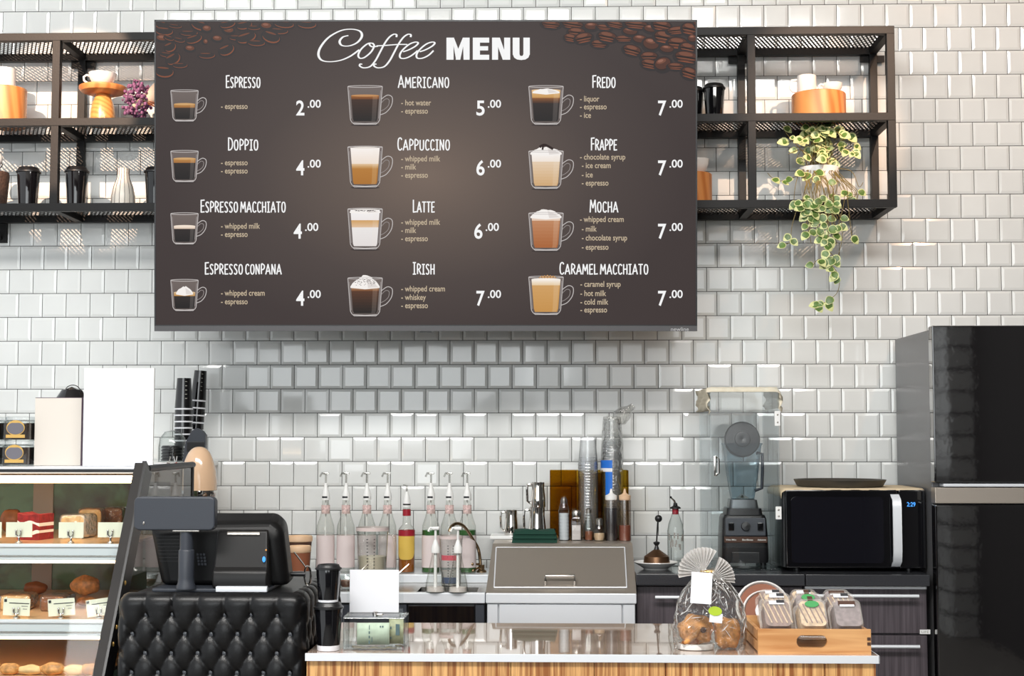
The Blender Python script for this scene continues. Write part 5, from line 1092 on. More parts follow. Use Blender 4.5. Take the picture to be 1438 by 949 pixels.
def cup_stack(label, px0, px1, pt, d, n, tilt, zb):
    l, w_, h_ = fit(px0, px1, pt, d, zb); r = w_ / 2; t = thing('paper_cup_stack', label, 'cup stack', l, (0, R_(tilt), 0), 'stacks of black paper cups'); hc = .128; step = (h_ - hc) / (n - 1)
    for k in range(n):
        z = k * step; mb = MB(); mb.lathe([(r, z + .003), (r * 1.03, z + .004), (r * 1.03, z + .008), (r, z + .009)], 'white', 24); mb.lathe([(r, z + .009), (r * .78, z + hc), (r * .76, z + hc), (0, z + hc - .006)], 'gloss_black', 24)
        if k == n - 1:
            for q in range(5): wrap_patch(mb, r * (.83 + .025 * q * .6) + .003, 292, 306, z + hc * (.88 - q * .13), z + hc * (.90 - q * .13), 'ink_soft', 3)
        mb.build('paper_cup', t)
    return t
cup_stack('straight stack of black paper cups with white rims beside the tall white sign', 246, 271, 531, .25, 9, 0, zc)
cup_stack('leaning taller stack of black paper cups just right of the straight stack', 262, 284, 520, .13, 9, 4.0, zc)
# dome of lids
l, w_, h_ = fit(223, 262, 604, .36, zc); r = w_ / 2; t = thing('lid_dome', 'clear dome over a pile of black cup lids beside the tall white sign', 'dome', l)
mb = MB(); mb.lathe([(r, 0), (r, h_ * .45), (r * .9, h_ * .75), (r * .55, h_ * .95), (0, h_)], 'glass', 28); mb.build('dome', t)
for k in range(5): mb = MB(); mb.lathe([(0, .004 + k * .012), (r * .78, .004 + k * .012), (r * .8, .009 + k * .012), (r * .7, .015 + k * .012), (0, .015 + k * .012)], 'black_plastic', 24); mb.build('cup_lid', t)
# dark rounded panel
l, w_, h_ = fit(258, 290, 601, .40, zc); mb = MB(); P = [(-w_ / 2, 0), (w_ / 2, 0), (w_ / 2, h_ * .8)] + [(w_ / 2 * math.cos(R_(a)) , h_ * .72 + h_ * .28 * math.sin(R_(a))) for a in (20, 40, 60, 80)] + [(-w_ * .1, h_ * .92), (-w_ * .36, h_ * .6)]
mb.prism(P, .03, 'slate_plastic', XZ(0, .015, 0)); mb.b2((-w_ * .3, -.022, h_ * .32), (w_ * .46, -.016, h_ * .60), 'black_plastic', .002); tag(mb.build('napkin_holder', None, l), 'dark grey round-topped plastic holder in front of the leaning cup stack', 'holder')
# keys
l = Vector((W(243, 655, .50).x, -.502, zc)); l.z = W(243, 645, .50).z; t = thing('key_bunch', 'small bunch of keys with a red tag hanging over the cabinet edge', 'keys', l)
M['key_red'] = mat('key_red', (186, 42, 40), .35)
for dx, rot, k in ((-.012, 12, 'dark_brown'), (.006, -16, 'key_red'), (.014, 6, 'steel')):
    mb = MB(); X = Matrix.Translation((dx, 0, 0)) @ Euler((0, R_(rot), 0)).to_matrix().to_4x4(); mb.tube([X @ Vector((0, 0, .012)), X @ Vector((0, -.004, -.012))], .0022, 'chrome', 6); mb.box((0, -.004, -.028), (.016, .006, .03), k, .003, X=X); mb.build('key', t)
# coffee grinder with beige domed hopper
d = .60; ZG = .02; l = Vector((W(279, 690, d).x, -d, ZG)); m1 = mpp((l.x, -d, 1.2)); Z = lambda py: W(279, py, d).z - ZG; r = 25.5 * m1
t = thing('coffee_grinder', 'coffee grinder with a beige domed hopper and chrome collar beside the register', 'grinder', l); M['hopper'] = mat('beige_hopper', (226, 190, 156), .15, coat=.5)
mb = MB(); pr = []
for i in range(15):
    a = R_(90 * i / 14); pr.append((r * math.cos(a) ** .8 if i < 14 else 0, Z(688) + (Z(627) - Z(688)) * math.sin(a)))
mb.lathe(pr, 'hopper', 32); mb.build('hopper', t)
mb = MB(); mb.lathe([(r * .95, Z(688) - .002), (r * 1.04, Z(688)), (r * 1.05, Z(693)), (r * .96, Z(704)), (r * .8, Z(712)), (0, Z(712))], 'chrome', 32); mb.build('collar', t)
mb = MB(); mb.b2((-r * .75, -r * .75, Z(800)), (r * .75, r * .75, Z(711)), 'gloss_black', .012); mb.b2((-r * .95, -r * 1.2, Z(806)), (r * .95, r * .9, Z(800)), 'gloss_black', .006); mb.build('body', t)
mb = MB(); mb.b2((-r * .9, -r * .9, -.02), (r * .9, r * .85, Z(806)), 'black_plastic', .004); mb.build('stand', t)
mb = MB(); mb.b2((-r * .8, -r * 1.0, Z(708)), (-r * .05, -r * .7, Z(692)), 'gloss_black', .004); mb.build('chute', t)
# ------------------------------------------------------------------ pastry display case
A = W(207, 656, 1.70); XE = A.x
lo_, hi_ = 1.7, 3.0
for _ in range(40):
    md_ = (lo_ + hi_) / 2
    if W(150, 949, md_).x < XE: lo_ = md_
    else: hi_ = md_
B = W(150, 949, lo_); print('case', XE, A, B)
SN = Vector((1, 0, 0)).cross(B - A).normalized()
def SP(px, py): r = ray(px, py); return CAM + r * ((A - CAM).dot(SN) / r.dot(SN))
XL = W(-230, 656, 1.70).x; YB = -1.14; cb = Vector(((XL + XE) / 2, -1.5, 0)); zA = A.z
t = thing('pastry_case', 'glass-fronted pastry display case with slanted black frame and lit shelves', 'display case', cb)
def cl(p): return Vector(p) - cb
def cbox(mb, lo, hi, k, bev=0.0): mb.b2(tuple(cl(lo)), tuple(cl(hi)), k, bev)
zs = lambda py: SP(100, py).z
mb = MB(); cbox(mb, (XL, A.y, zs(659)), (XE, YB, zA), 'steel_light', .002); top = mb.build('top_panel', t)
mb = MB(); cbox(mb, (XL, A.y - .002, zs(663)), (XE, A.y + .02, zs(659)), 'black_plastic', .001); cbox(mb, (XL, A.y - .003, zs(665)), (XE, A.y + .018, zs(663)), 'cream', .0005); mb.build('top_trim', t)
bz = .40; kk = (bz - A.z) / (B.z - A.z); Bb = A + (B - A) * kk
def slope_y(z): return A.y + (B.y - A.y) * (z - A.z) / (B.z - A.z)
mb = MB(); zg = zs(665); vs = [cl((XL, slope_y(zg), zg)), cl((XE - .02, slope_y(zg), zg)), cl((XE - .02, slope_y(bz), bz)), cl((XL, slope_y(bz), bz))]
mb.add(vs, [[0, 1, 2, 3]], 'case_glass'); mb.build('front_glass', t, smooth=False)
mb = MB(); vs = [cl((XE - .003, slope_y(zA - .01) + .02, zA - .01)), cl((XE - .003, YB, zA - .01)), cl((XE - .003, YB, bz)), cl((XE - .003, slope_y(bz) + .02, bz))]; mb.add(vs, [[0, 1, 2, 3]], 'end_glass'); mb.build('end_glass', t, smooth=False)
def beam(mb, p, q, wx, wy, k):
    d_ = (q - p).normalized(); n = Vector((1, 0, 0)).cross(d_).normalized(); vs = []
    for c in (p, q):
        for a, b in ((-1, -1), (1, -1), (1, 1), (-1, 1)): vs.append(c + Vector((1, 0, 0)) * wx / 2 * a + n * wy / 2 * b)
    mb.add(vs, [[0, 1, 2, 3], [7, 6, 5, 4], [0, 4, 5, 1], [1, 5, 6, 2], [2, 6, 7, 3], [3, 7, 4, 0]], k)
M['bar_brown'] = mat('frame_bronze', (32, 29, 28), .55, spec=.3)
mb = MB(); beam(mb, cl((XE - .018, A.y, zA)), cl((XE - .018, Bb.y, bz)), .026, .05, 'bar_brown'); mb.build('front_frame', t, smooth=False)
mb = MB(); beam(mb, cl((XE - .004, A.y + .012, zA)), cl((XE - .004, Bb.y + .012, bz)), .012, .07, 'black_plastic'); mb.tube([cl((XE - .004, A.y + .02, zA - .004)), cl((XE - .004, YB, zA - .004))], .010, 'black_plastic'); mb.build('gasket', t)
for py in (818, 880, 904):
    p = SP(166, py); mb = MB(); mb.ell(cl((XE + .002, p.y - .005, p.z)), (.004, .005, .007), 'gold', 8, 6); mb.build('screw', t)
mb = MB(); cbox(mb, (XE - .03, YB - .02, 0), (XE, YB + .0, zA), 'bar_brown'); mb.build('rear_post', t)
mb = MB(); cbox(mb, (XL, slope_y(bz) + .02, .06), (XE - .003, YB, bz - .002), 'slate_plastic', .004); cbox(mb, (XL + .03, slope_y(bz) + .06, 0), (XE - .03, YB - .03, .06), 'black_plastic'); mb.build('base', t)
z1, z2, z3 = zs(764.5), zs(871.5), zs(953)
M['shelf_white'] = mat('shelf_fascia', (206, 214, 218), .3); M['shelf_glow_tint'] = mat('shelf_top_glow_tint', (230, 188, 140), .15)  # shelf top colour has the warm lamp glow painted in
for za, zb_, n in ((z1, zs(793), 1), (z2, zs(902), 1)):
    mb = MB(); yf = slope_y(za) + .035; cbox(mb, (XL, yf, za - .008), (XE - .04, YB - .03, za), 'shelf_glow_tint', .001); sh = mb.build('shelf', t)
    mb = MB(); cbox(mb, (XL, yf - .012, zb_ + .007), (XE - .04, yf, za - .006), 'shelf_white', .002); cbox(mb, (XL, yf - .016, za - .009), (XE - .04, yf, za), 'steel_light', .001); cbox(mb, (XL, yf - .014, zb_ + .018), (XE - .04, yf - .010, zb_ + .022), 'steel', 0); mb.build('fascia', sh)
    mb = MB(); mb.tube([cl((XL, yf + .002, zb_ + .003)), cl((XE - .05, yf + .002, zb_ + .003))], .0045, 'tube_light', 8); mb.build('shelf_light', sh)
mb = MB(); cbox(mb, (XL, slope_y(z3) + .04, z3 - .01), (XE - .04, YB - .03, z3), 'shelf_glow_tint'); mb.build('deck', t)
mb = MB(); p = cl((0, A.y + .055, zs(674))); mb.tube([(XL - cb.x, p.y, p.z), (W(192, 674, 1.64).x - cb.x, p.y, p.z)], .011, 'tube_light', 12); mb.build('top_light', t)
# rear sliding doors
M['pane'] = grain('pane_painted_reflection', (98, 124, 94), (74, 56, 40), (7, 7, 9), .12, .36, .6); M['door_grey'] = mat('door_frame_grey', (150, 138, 128), .45)  # green and brown paint the outdoor reflection into the pane colour
xs_ = [XL, W(61, 720, 1.16).x, XE - .035]
for i in range(2):
    a, b = xs_[i], xs_[i + 1]; yo = YB - .012 if i == 0 else YB - .026
    mb = MB(); fw = .036
    cbox(mb, (a, yo - .006, bz), (a + fw, yo + .006, zA - .02), 'door_grey'); cbox(mb, (b - fw, yo - .006, bz), (b, yo + .006, zA - .02), 'door_grey'); cbox(mb, (a + fw, yo - .006, zA - .06), (b - fw, yo + .006, zA - .02), 'door_grey'); cbox(mb, (a + fw, yo - .006, bz), (b - fw, yo + .006, bz + .05), 'door_grey'); dr = mb.build('sliding_door', t)
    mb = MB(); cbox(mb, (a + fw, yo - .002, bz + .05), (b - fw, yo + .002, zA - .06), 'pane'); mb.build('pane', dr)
# price cards in chrome clips
def price_card(label, p0, p1, pt, pb, pz, z, group, yy, text=False, tilt=0):
    d = -yy; l = Vector((W((p0 + p1) / 2, pz, d).x, yy, z)); m1 = mpp(l); w_ = (p1 - p0) * m1; zt_, zb_ = W(0, pt, d).z - z, W(0, pb, d).z - z
    t = thing('price_card', label, 'price card', l, None, group); mb = MB(); X = Matrix.Translation((0, 0, (zt_ + zb_) / 2)) @ Euler((0, R_(tilt), 0)).to_matrix().to_4x4()
    mb.box((0, 0, 0), (w_, .002, zt_ - zb_), 'card', X=X); c = mb.build('card', t)
    if text:
        mb = MB(); mb.box((-w_ * .42, -.0014, (zt_ - zb_) * .36), (w_ * .1, .0006, w_ * .1), 'ink', X=X)
        for k, (a, b) in enumerate(((.02, .46), (.18, .42), (.24, .40))): mb.b2((w_ * a - w_ * (.3 if k == 0 else 0), -.0016, (zt_ - zb_) * (.2 - .16 * k)), (w_ * b, -.0011, (zt_ - zb_) * (.2 - .16 * k) + .0022), 'ink' if k == 0 else 'ink_soft', X=X)
        mb.build('printing', c)
    mb = MB(); mb.lathe([(0, 0), (.010, 0), (.010, .003), (.003, .006), (.003, max(zb_, .012)), (0, max(zb_, .012))], 'chrome', 12)
    for s in (-1, 1): mb.tube([(0, -.004, max(zb_, .01)), (s * .007, -.005, zb_ + .008), (s * .007, -.005, zb_ + .018)], .0028, 'chrome', 6); mb.ell((s * .007, -.005, zb_ + .02), (.0036,) * 3, 'chrome', 8, 6)
    mb.build('clip', t)
y1c, y2c = slope_y(z1) + .055, slope_y(z2) + .055
PG = 'price cards in the pastry case'
price_card('blank cream price card in front of the red velvet cake, upper shelf', 8, 45, 733, 754, 764, z1, PG, y1c)
price_card('blank cream price card before the wrapped sandwich, middle of the upper shelf', 82, 117, 733, 755, 764, z1, PG, y1c)
price_card('blank cream price card nearest the black frame on the upper shelf', 137, 173, 733, 754, 764, z1, PG, y1c)
price_card('blank cream price card cut off at the left edge, upper shelf', -32, 2, 733, 755, 764, z1, PG, y1c)
price_card('printed price card before the bread bag, lower shelf left', 4, 42, 840, 864, 872, z2, PG, y2c, True, 2)
price_card('printed price card before the dark cake, lower shelf middle', 67, 105, 840, 864, 872, z2, PG, y2c, True, -4)
price_card('printed price card nearest the black frame on the lower shelf', 121, 157, 840, 864, 872, z2, PG, y2c, True, -8)
# pastries
def slab_thing(name, label, cat, loc, layers, rot=0, group=None):
    """layers: list of (material, half x, half y, z0, z1)"""
    t = thing(name, label, cat, loc, rot, group); n = 0
    for nm, k, hx_, hy_, a, b in layers: mb = MB(); mb.b2((-hx_, -hy_, a), (hx_, hy_, b), k, min(.006, (b - a) * .3)); mb.build(nm, t)
    return t
def on1(p0, p1, pt, d): return fit(p0, p1, pt, d, z1)
l, w_, h_ = on1(36, 70, 719, 1.62); mb = MB(); t = thing('velvet_cake', 'slice of red velvet cake with white icing on the upper shelf', 'cake', l, R_(-12)); prev = 0
for nm, k, a, b in (('sponge', 'velvet', 0, .30), ('icing', 'icing', .30, .40), ('sponge', 'velvet', .40, .62), ('icing', 'icing', .62, .74), ('crumb_top', 'velvet', .74, 1.0)):
    mb = MB(); n = 10; vs = []
    for i in range(n + 1):
        u = i / n; x = (u - .5) * w_
        for y, zz in ((-.05, a), (-.05, b), (.03, b), (.03, a)): vs.append((x, y, h_ * zz * (1 - .05 * math.sin(u * 5) * (zz > 0)) - (0 if zz == 0 else .004 * math.sin(u * 8 + zz * 9) * (0 if zz == 1 else 1)) - h_ * .10 * u * (zz > 0)))
    mb.add(vs, [[4 * i + q, 4 * i + (q + 1) % 4, 4 * i + 4 + (q + 1) % 4, 4 * i + 4 + q] for i in range(n) for q in range(4)] + [[0, 1, 2, 3], [4 * n + 3, 4 * n + 2, 4 * n + 1, 4 * n]], k); mb.build(nm, t)
def packed_loaf(label, p0, p1, pt, d, z, key, crust, rot, group='wrapped sandwiches and loaves', film=True):
    l, w_, h_ = fit(p0, p1, pt, d, z); t = thing('wrapped_loaf', label, 'bread', l, rot, group); P = rrect(w_ * .92, h_ * .96, min(w_, h_) * .2, 5)
    mb = MB(); mb.prism([(x, y + h_ * .48) for x, y in P], .08, key, XZ(0, .04, 0)); mb.build('crumb', t)
    mb = MB(); n = len(P)
    vs = [(x * s, yy, (y * s) + h_ * .48) for yy in (-.041, .041) for s in (1.0, 1.04) for x, y in P]
    mb.add(vs, [[i, (i + 1) % n, n + (i + 1) % n, n + i] for i in range(n)] + [[n + i, n + (i + 1) % n, 3 * n + (i + 1) % n, 3 * n + i] for i in range(n)], crust); mb.build('crust', t)
    if film: mb = MB(); mb.box((0, 0, h_ * .5 + .001), (w_ * 1.04, .10, h_ * 1.02), 'film', .012, seg=3); mb.build('film', t)
packed_loaf('wrapped pale sandwich loaf, rear taller one behind the middle price card', 113, 145, 713, 1.40, z1, 'crumb', 'bread', R_(10))
packed_loaf('wrapped pale sandwich leaning in front on the upper shelf', 92, 129, 722, 1.56, z1, 'crumb', 'icing', R_(-8))
packed_loaf('dark wrapped loaf at the back right of the upper shelf', 146, 176, 712, 1.30, z1, 'bread_dark', 'bread_dark', R_(4))
packed_loaf('golden loaf in film behind the left printed card, lower shelf', 6, 48, 833, 1.70, z2, 'crumb', 'bread', R_(5))
packed_loaf('dark brown cake in film behind the middle printed card, lower shelf', 64, 100, 834, 1.72, z2, 'bread_dark', 'dark_brown', R_(-5))
def crusty(name, label, p0, p1, pt, d, z, key, rot=0, group='loose breads and rolls in the case', asp=.6):
    l, w_, h_ = fit(p0, p1, pt, d, z); mb = MB(); rg = random.Random(int(p0 * 7 + pt))
    ph = [rg.uniform(0, 6) for _ in range(4)]
    mb.ell((0, 0, h_ * .5), (w_ / 2, w_ / 2 * asp, h_ * .5), key, 22, 14, fn=lambda p: 1 + .05 * math.sin(7 * p.x + ph[0]) + .05 * math.sin(6 * p.y + 5 * p.z + ph[1]))
    return tag(mb.build(name, None, l, (0, 0, rot)), label, 'bread', group)
crusty('bread_roll', 'brown crusty roll in the back corner at the left, upper shelf', 0, 34, 714, 1.32, z1, 'bread_dark')
crusty('bread_roll', 'golden roll at the back beside the dark wrapped loaf, lower shelf right', 108, 138, 838, 1.62, z2, 'bread')
crusty('bread_roll', 'round brown loaf high at the back of the lower shelf', 100, 140, 808, 1.34, z2, 'bread')
crusty('bread_roll', 'brown loaf at the back left of the lower shelf', 34, 66, 816, 1.32, z2, 'bread_dark')
for i, (p0, p1, pt, k, lab) in enumerate(((-2, 30, 931, 'bread', 'golden roll at the left end of the bottom deck'), (26, 60, 933, 'crumb', 'pale roll on the bottom deck, second from the left'), (56, 92, 930, 'bread', 'golden roll on the bottom deck, third from the left'), (88, 120, 933, 'crumb', 'pale roll on the bottom deck, fourth from the left'), (114, 142, 931, 'bread', 'golden roll on the bottom deck next to the black frame'))): crusty('bread_roll', lab, p0, p1, pt, 2.0, z3, k)
# things on top of the case
ZC1 = zA
def jar(label, px, d, z, h):
    l = Vector((W(px, 640, d).x, -d, z)); m1 = mpp(l); r = 18.5 * m1; t = thing('coffee_jar', label, 'jar', l, None, 'labelled coffee jars on the pastry case')
    mb = MB(); frust(mb, [(r * .94, r * .94, 0), (r, r, .006), (r, r, h * .80), (r * .8, r * .8, h * .86)], 'glass'); mb.build('jar_body', t)
    mb = MB(); frust(mb, [(r * .9, r * .9, .004), (r * .93, r * .93, .008), (r * .93, r * .93, h * .74)], 'coffee'); mb.build('coffee', t)
    mb = MB(); frust(mb, [(r * .84, r * .84, h * .85), (r * .88, r * .88, h * .87), (r * .88, r * .88, h * .97), (r * .82, r * .82, h)], 'acrylic'); mb.build('lid', t)
    mb = MB(); mb.prism([(x * r * .70, y * h * .31 + h * .54) for x, y in circ(1, 28)], .001, 'gold', XZ(0, -r - .0005, 0)); mb.b2((-r * .72, -r - .0022, h * .13), (r * .72, -r - .0006, h * .26), 'gold'); lb = mb.build('gold_label', t)
    mb = MB(); mb.prism([(x * r * .64, min(y * h * .25, h * .22) + h * .52) for x, y in circ(1, 28)], .001, 'grey_label', XZ(0, -r - .0016, 0)); mb.build('grey_oval', lb)
    return t
hj = W(27, 619, 1.5).z - ZC1
jar('coffee jar with grey oval label, lower one beside the cream board', 27, 1.50, ZC1, hj); jar('coffee jar with grey oval label, upper one beside the cream board', 28, 1.50, ZC1 + hj, hj * .98)
jar('coffee jar cut off by the left picture edge, lower one', -13, 1.47, ZC1, hj); jar('coffee jar cut off by the left picture edge, upper one', -12, 1.47, ZC1 + hj, hj * .98)
def board(name, label, p0, p1, pt, d, key, edge):
    l, w_, h_ = fit(p0, p1, pt, d, ZC1); t = thing(name, label, 'sign', l, None); mb = MB(); mb.b2((-w_ / 2, -.006, 0), (w_ / 2, .004, h_), edge, .001); mb.build('backing', t)
    mb = MB(); mb.b2((-w_ / 2 + .001, -.0078, .001), (w_ / 2 - (.004 if edge != key else .001), -.0058, h_ - .002), key); mb.build('face', t)
    mb = MB(); mb.add([(-.03, .004, h_ * .6), (.03, .004, h_ * .6), (.03, .07, .001), (-.03, .07, .001)], [[0, 1, 2, 3]], 'white_plastic'); o = mb.build('easel_leg', t); md = o.modifiers.new('thick', 'SOLIDIFY'); md.thickness = .003; return t
M['plum'] = mat('plum_edge', (70, 48, 66), .4)
board('cream_board', 'glossy blank cream board standing on the pastry case beside the jars', 50, 118, 558, 1.50, 'cream', 'plum')
board('white_sign', 'tall blank white sign standing on the right end of the pastry case', 118.5, 218, 517, 1.56, 'sign_white', 'white_plastic')
l, w_, h_ = fit(66, 136, 543, 1.28, ZC1); mb = MB(); t = thing('black_bowl', 'upturned black bowl with a thin wire loop, behind the cream board', 'bowl', l)
mb.lathe([(w_ * .5, 0), (w_ * .52, .004), (w_ * .48, h_ * .45), (w_ * .36, h_ * .8), (w_ * .2, h_ * .96), (0, h_)], 'gloss_black', 32); mb.build('bowl_body', t)
mb = MB(); mb.tube([(w_ * .05 + w_ * .16 * math.cos(R_(a)), -w_ * .1, h_ * .93 + w_ * .14 * math.sin(R_(a))) for a in range(-20, 205, 15)], .0013, 'black_steel', 6); mb.build('wire_loop', t)

# ------------------------------------------------------------------ tufted register stand
DS = 2.12; x0s, x1s = W(161, 890, DS).x, W(427, 890, DS).x; zR = W(300, 833, DS).z; wS = x1s - x0s; YS1 = -1.42
M['leather'] = mat('black_leather', (11, 11, 13), .36, coat=.03, spec=.35, bump=.12, bscale=260); M['button'] = mat('leather_button', (66, 69, 75), .3)
st = thing('register_stand', 'register stand clad in black button-tufted leather at the left front', 'counter', ((x0s + x1s) / 2, -1.77, 0))
mps = mpp((x0s, -DS, zR)); pa = 37.2 * mps; pb_ = 26.8 * mps; zrow = zR - 30.5 * mps
def tuft(mb, wd, H, xoff, X, rad, kx=0.0):
    nx, nz = int(wd / .0048), int(H / .0052); vs = []; nb = 0
    for j in range(nz + 1):
        for i in range(nx + 1):
            u, v = wd * i / nx, H * j / nz          # v down from the top
            # rounded outline at the upper corners
            cx_, cv = min(max(u, rad), wd - rad), max(v, rad); dx_, dv = u - cx_, v - cv; dl = math.hypot(dx_, dv)
            if dl > rad and v < rad: s_ = rad / dl; uu, vv = cx_ + dx_ * s_, cv + dv * s_; e = 0
            else: uu, vv = u, v; e = min(u, wd - u, v) if not (v < rad and (u < rad or u > wd - rad)) else rad - dl
            q = min(max(e / .032, 0), 1); edge = .032 * (1 - math.sqrt(max(0, 1 - (1 - q) ** 2)))
            zv = vv - (zR - zrow); a = (uu - xoff) / pa; b = zv / (2 * pb_)
            P, Q = a + b, a - b
            if zv > 0:
                cp, cq = abs(P - round(P)), abs(Q - round(Q)); cdist = min(cp, cq)
            else: cdist = abs(a - round(a)) * .8
            bu, bv = a, (zv / pb_)
            r0 = round(bv); r0 = max(r0, 0); bx = round(bu - (.5 if r0 % 2 else 0)) + (.5 if r0 % 2 else 0)
            bd = math.hypot((bu - bx) * 1.0, (bv - r0) * pb_ / pa)
            but = math.exp(-(bd / .12) ** 1.1)
            pil = (abs(math.sin(math.pi * P) * math.sin(math.pi * Q)) if zv > 0 else abs(math.sin(math.pi * a))) ** .32
            ang = math.atan2((bv - r0) * pb_, (bu - bx) * pa)
            wr = .035 * math.sin(ang * 13) * math.exp(-((bd - .20) / .10) ** 2)
            h = .026 * (.52 + .48 * pil - .46 * but - wr)
            vs.append((uu, edge - h, -vv))
    w2 = nx + 1; mb.add(vs, [[j * w2 + i, j * w2 + i + 1, (j + 1) * w2 + i + 1, (j + 1) * w2 + i] for j in range(nz) for i in range(nx)], 'leather', X)
xo_ = W(202.6, 863, DS).x - x0s; HS = zR - .06
mb = MB(); tuft(mb, wS, HS, xo_, Matrix.Translation((-wS / 2, -DS + 1.77 + .024, zR)), .035); mb.build('leather_front', st, ang=80)
SX = Matrix(((0, -1, 0, wS / 2 - .026), (1, 0, 0, -DS + 1.77 + .03), (0, 0, 1, zR), (0, 0, 0, 1)))
mb = MB(); tuft(mb, -YS1 * 0 + (DS - .0 + YS1) - .03, HS, .09, SX, .035); mb.build('leather_side', st, ang=80)
mb = MB(); mb.b2((-wS / 2 + .03, -DS + 1.77 + .02, .05), (wS / 2 - .03, 1.77 + YS1, zR - .006), 'black_plastic', .004); mb.b2((-wS / 2 + .05, -DS + 1.77 + .05, 0), (wS / 2 - .05, 1.77 + YS1 - .03, .05), 'black_plastic'); mb.build('core', st)
for rw in range(8):
    off = .5 if rw % 2 else 0; zz = zrow - rw * pb_
    for c in range(-1, 8):
        u = xo_ + (c + off) * pa
        if .028 < u < wS - .028: mb = MB(); mb.lathe([(.0098, -.003), (.0098, .001), (.0075, .0048), (0, .0065)], 'button', 14, X=Matrix.Translation((-wS / 2 + u, -DS + 1.77 + .0185, zz)) @ Euler((R_(90), 0, 0)).to_matrix().to_4x4()); mb.build('button', st)
ZR = zR - .006
# ------------------------------------------------------------------ register
dR = 2.010; rb = Vector((W(310, 830, dR).x, -1.890, ZR)); t = thing('cash_register', 'black touch-screen cash register seen from behind with a receipt printer', 'cash register', rb)
def RL(px, py, d): return W(px, py, d) - rb
f_ = [(222, 752), (250, 747), (372, 745), (386, 754), (396, 829), (234, 829)]; r_ = [(209, 722), (250, 719), (391, 719), (404, 732), (413, 826), (226, 826)]
M['monitor_black'] = mat('monitor_black', (9, 9, 10), .42, spec=.25)
fz = [RL(x, y, 1.970) for x, y in f_]; rz = [RL(x, y, 1.830) for x, y in r_]
for v in fz[4:] + rz[4:]: v.z = .012
mz = [RL(x, y, 1.950) for x, y in [(212, 740), (250, 733), (384, 731), (398, 743), (407, 829), (228, 829)]]
for v in mz[4:]: v.z = .012
mb = MB(); n = 6; mb.add(fz + mz + rz, [list(range(6))[::-1], list(range(12, 18))] + [[a * 6 + i, a * 6 + (i + 1) % 6, a * 6 + 6 + (i + 1) % 6, a * 6 + 6 + i] for a in (0, 1) for i in range(6)], 'monitor_black'); mo = mb.build('monitor', t, ang=20)
bv = mo.modifiers.new('round', 'BEVEL'); bv.width = .013; bv.segments = 4; bv.limit_method = 'ANGLE'
mb = MB()
for i in range(9): p = RL(219 + i * .6, 748 + i * 5, 1.973); mb.b2((p.x, p.y - .001, p.z), (p.x + .07, p.y + .001, p.z + .0012), 'black_plastic')
for i in range(4):
    for j in range(3): p = RL(278 + j * 4.5 - (3 - i) * .6, 780 + i * 4.5, 1.973); mb.b2((p.x, p.y - .0025, p.z), (p.x + .0065, p.y + .001, p.z + .006), 'slate_plastic')
mb.build('vent', mo)
a, b = RL(216, 832, 2.030), RL(378, 832, 2.030); mb = MB(); mb.b2((a.x, -.16, .001), (b.x, .10, .011), 'slate_plastic', .003); mb.b2((RL(304, 830, 2.050).x, -.172, .003), (b.x, -.155, .018), 'steel_light', .002); mb.build('base_plate', t)
# printer: section in (y,z), extruded in x
zq = lambda py, d: W(340, py, d).z - ZR
sec = [(-.158, .012), (-.160, zq(812, 2.05)), (-.155, zq(803, 2.045)), (-.142, zq(796, 2.03)), (-.108, zq(745, 1.998)), (-.095, zq(743, 1.99)), (-.085, .012)]
mb = MB(); xl, xr = RL(300, 800, 2.030).x, RL(377, 800, 2.030).x; xlt, xrt = RL(311, 745, 1.950).x, RL(381, 745, 1.950).x
M['printer'] = mat('printer_black', (17, 16, 16), .38, spec=.3); n = len(sec); vs = []
for k, (x_, xt_) in enumerate(((xl, xlt), (xr, xrt))):
    for y, z in sec: f = min(1, max(0, (z - .05) / .1)); vs.append((x_ + (xt_ - x_) * f, y, z))
mb.add(vs, [[i, (i + 1) % n, n + (i + 1) % n, n + i] for i in range(n)] + [list(range(n))[::-1], list(range(n, 2 * n))], 'printer'); pr = mb.build('receipt_printer', t, ang=25); bv = pr.modifiers.new('round', 'BEVEL'); bv.width = .005; bv.segments = 3; bv.limit_method = 'ANGLE'
p, q = RL(324, 749, 1.955), RL(370, 749, 1.955); mb = MB(); mb.box(((p.x + q.x) / 2, -.112, zq(749, 2.0)), (q.x - p.x, .006, .011), 'steel', .003, rot=(R_(-35), 0, 0)); mb.build('paper_slot', pr)
mb = MB(); p = RL(371, 785, 2.028); mb.ell((p.x, p.y - .004, p.z), (.0045, .003, .008), 'led_blue', 10, 6); mb.build('blue_light', pr)
mb = MB(); p = RL(374, 772, 2.018); mb.ell((p.x, p.y - .004, p.z), (.0025, .0025, .0025), 'led_orange', 8, 6); mb.build('orange_light', pr)
mb = MB(); p, q = RL(404, 806, 1.890), RL(429, 806, 1.890); mb.tube([p, q], .0065, 'black_plastic', 10); mb.build('side_arm', t)
mb = MB(); c = RL(432, 808, 1.890); mb.tube([(c.x + .009 * math.cos(R_(a)), c.y, c.z + .027 * math.sin(R_(a))) for a in range(0, 360, 24)], .0028, 'chrome', 8, closed=True); mb.tube([RL(430, 797, 1.890), RL(413, 775, 1.890)], .0022, 'chrome', 6); mb.build('wire_clip', t)
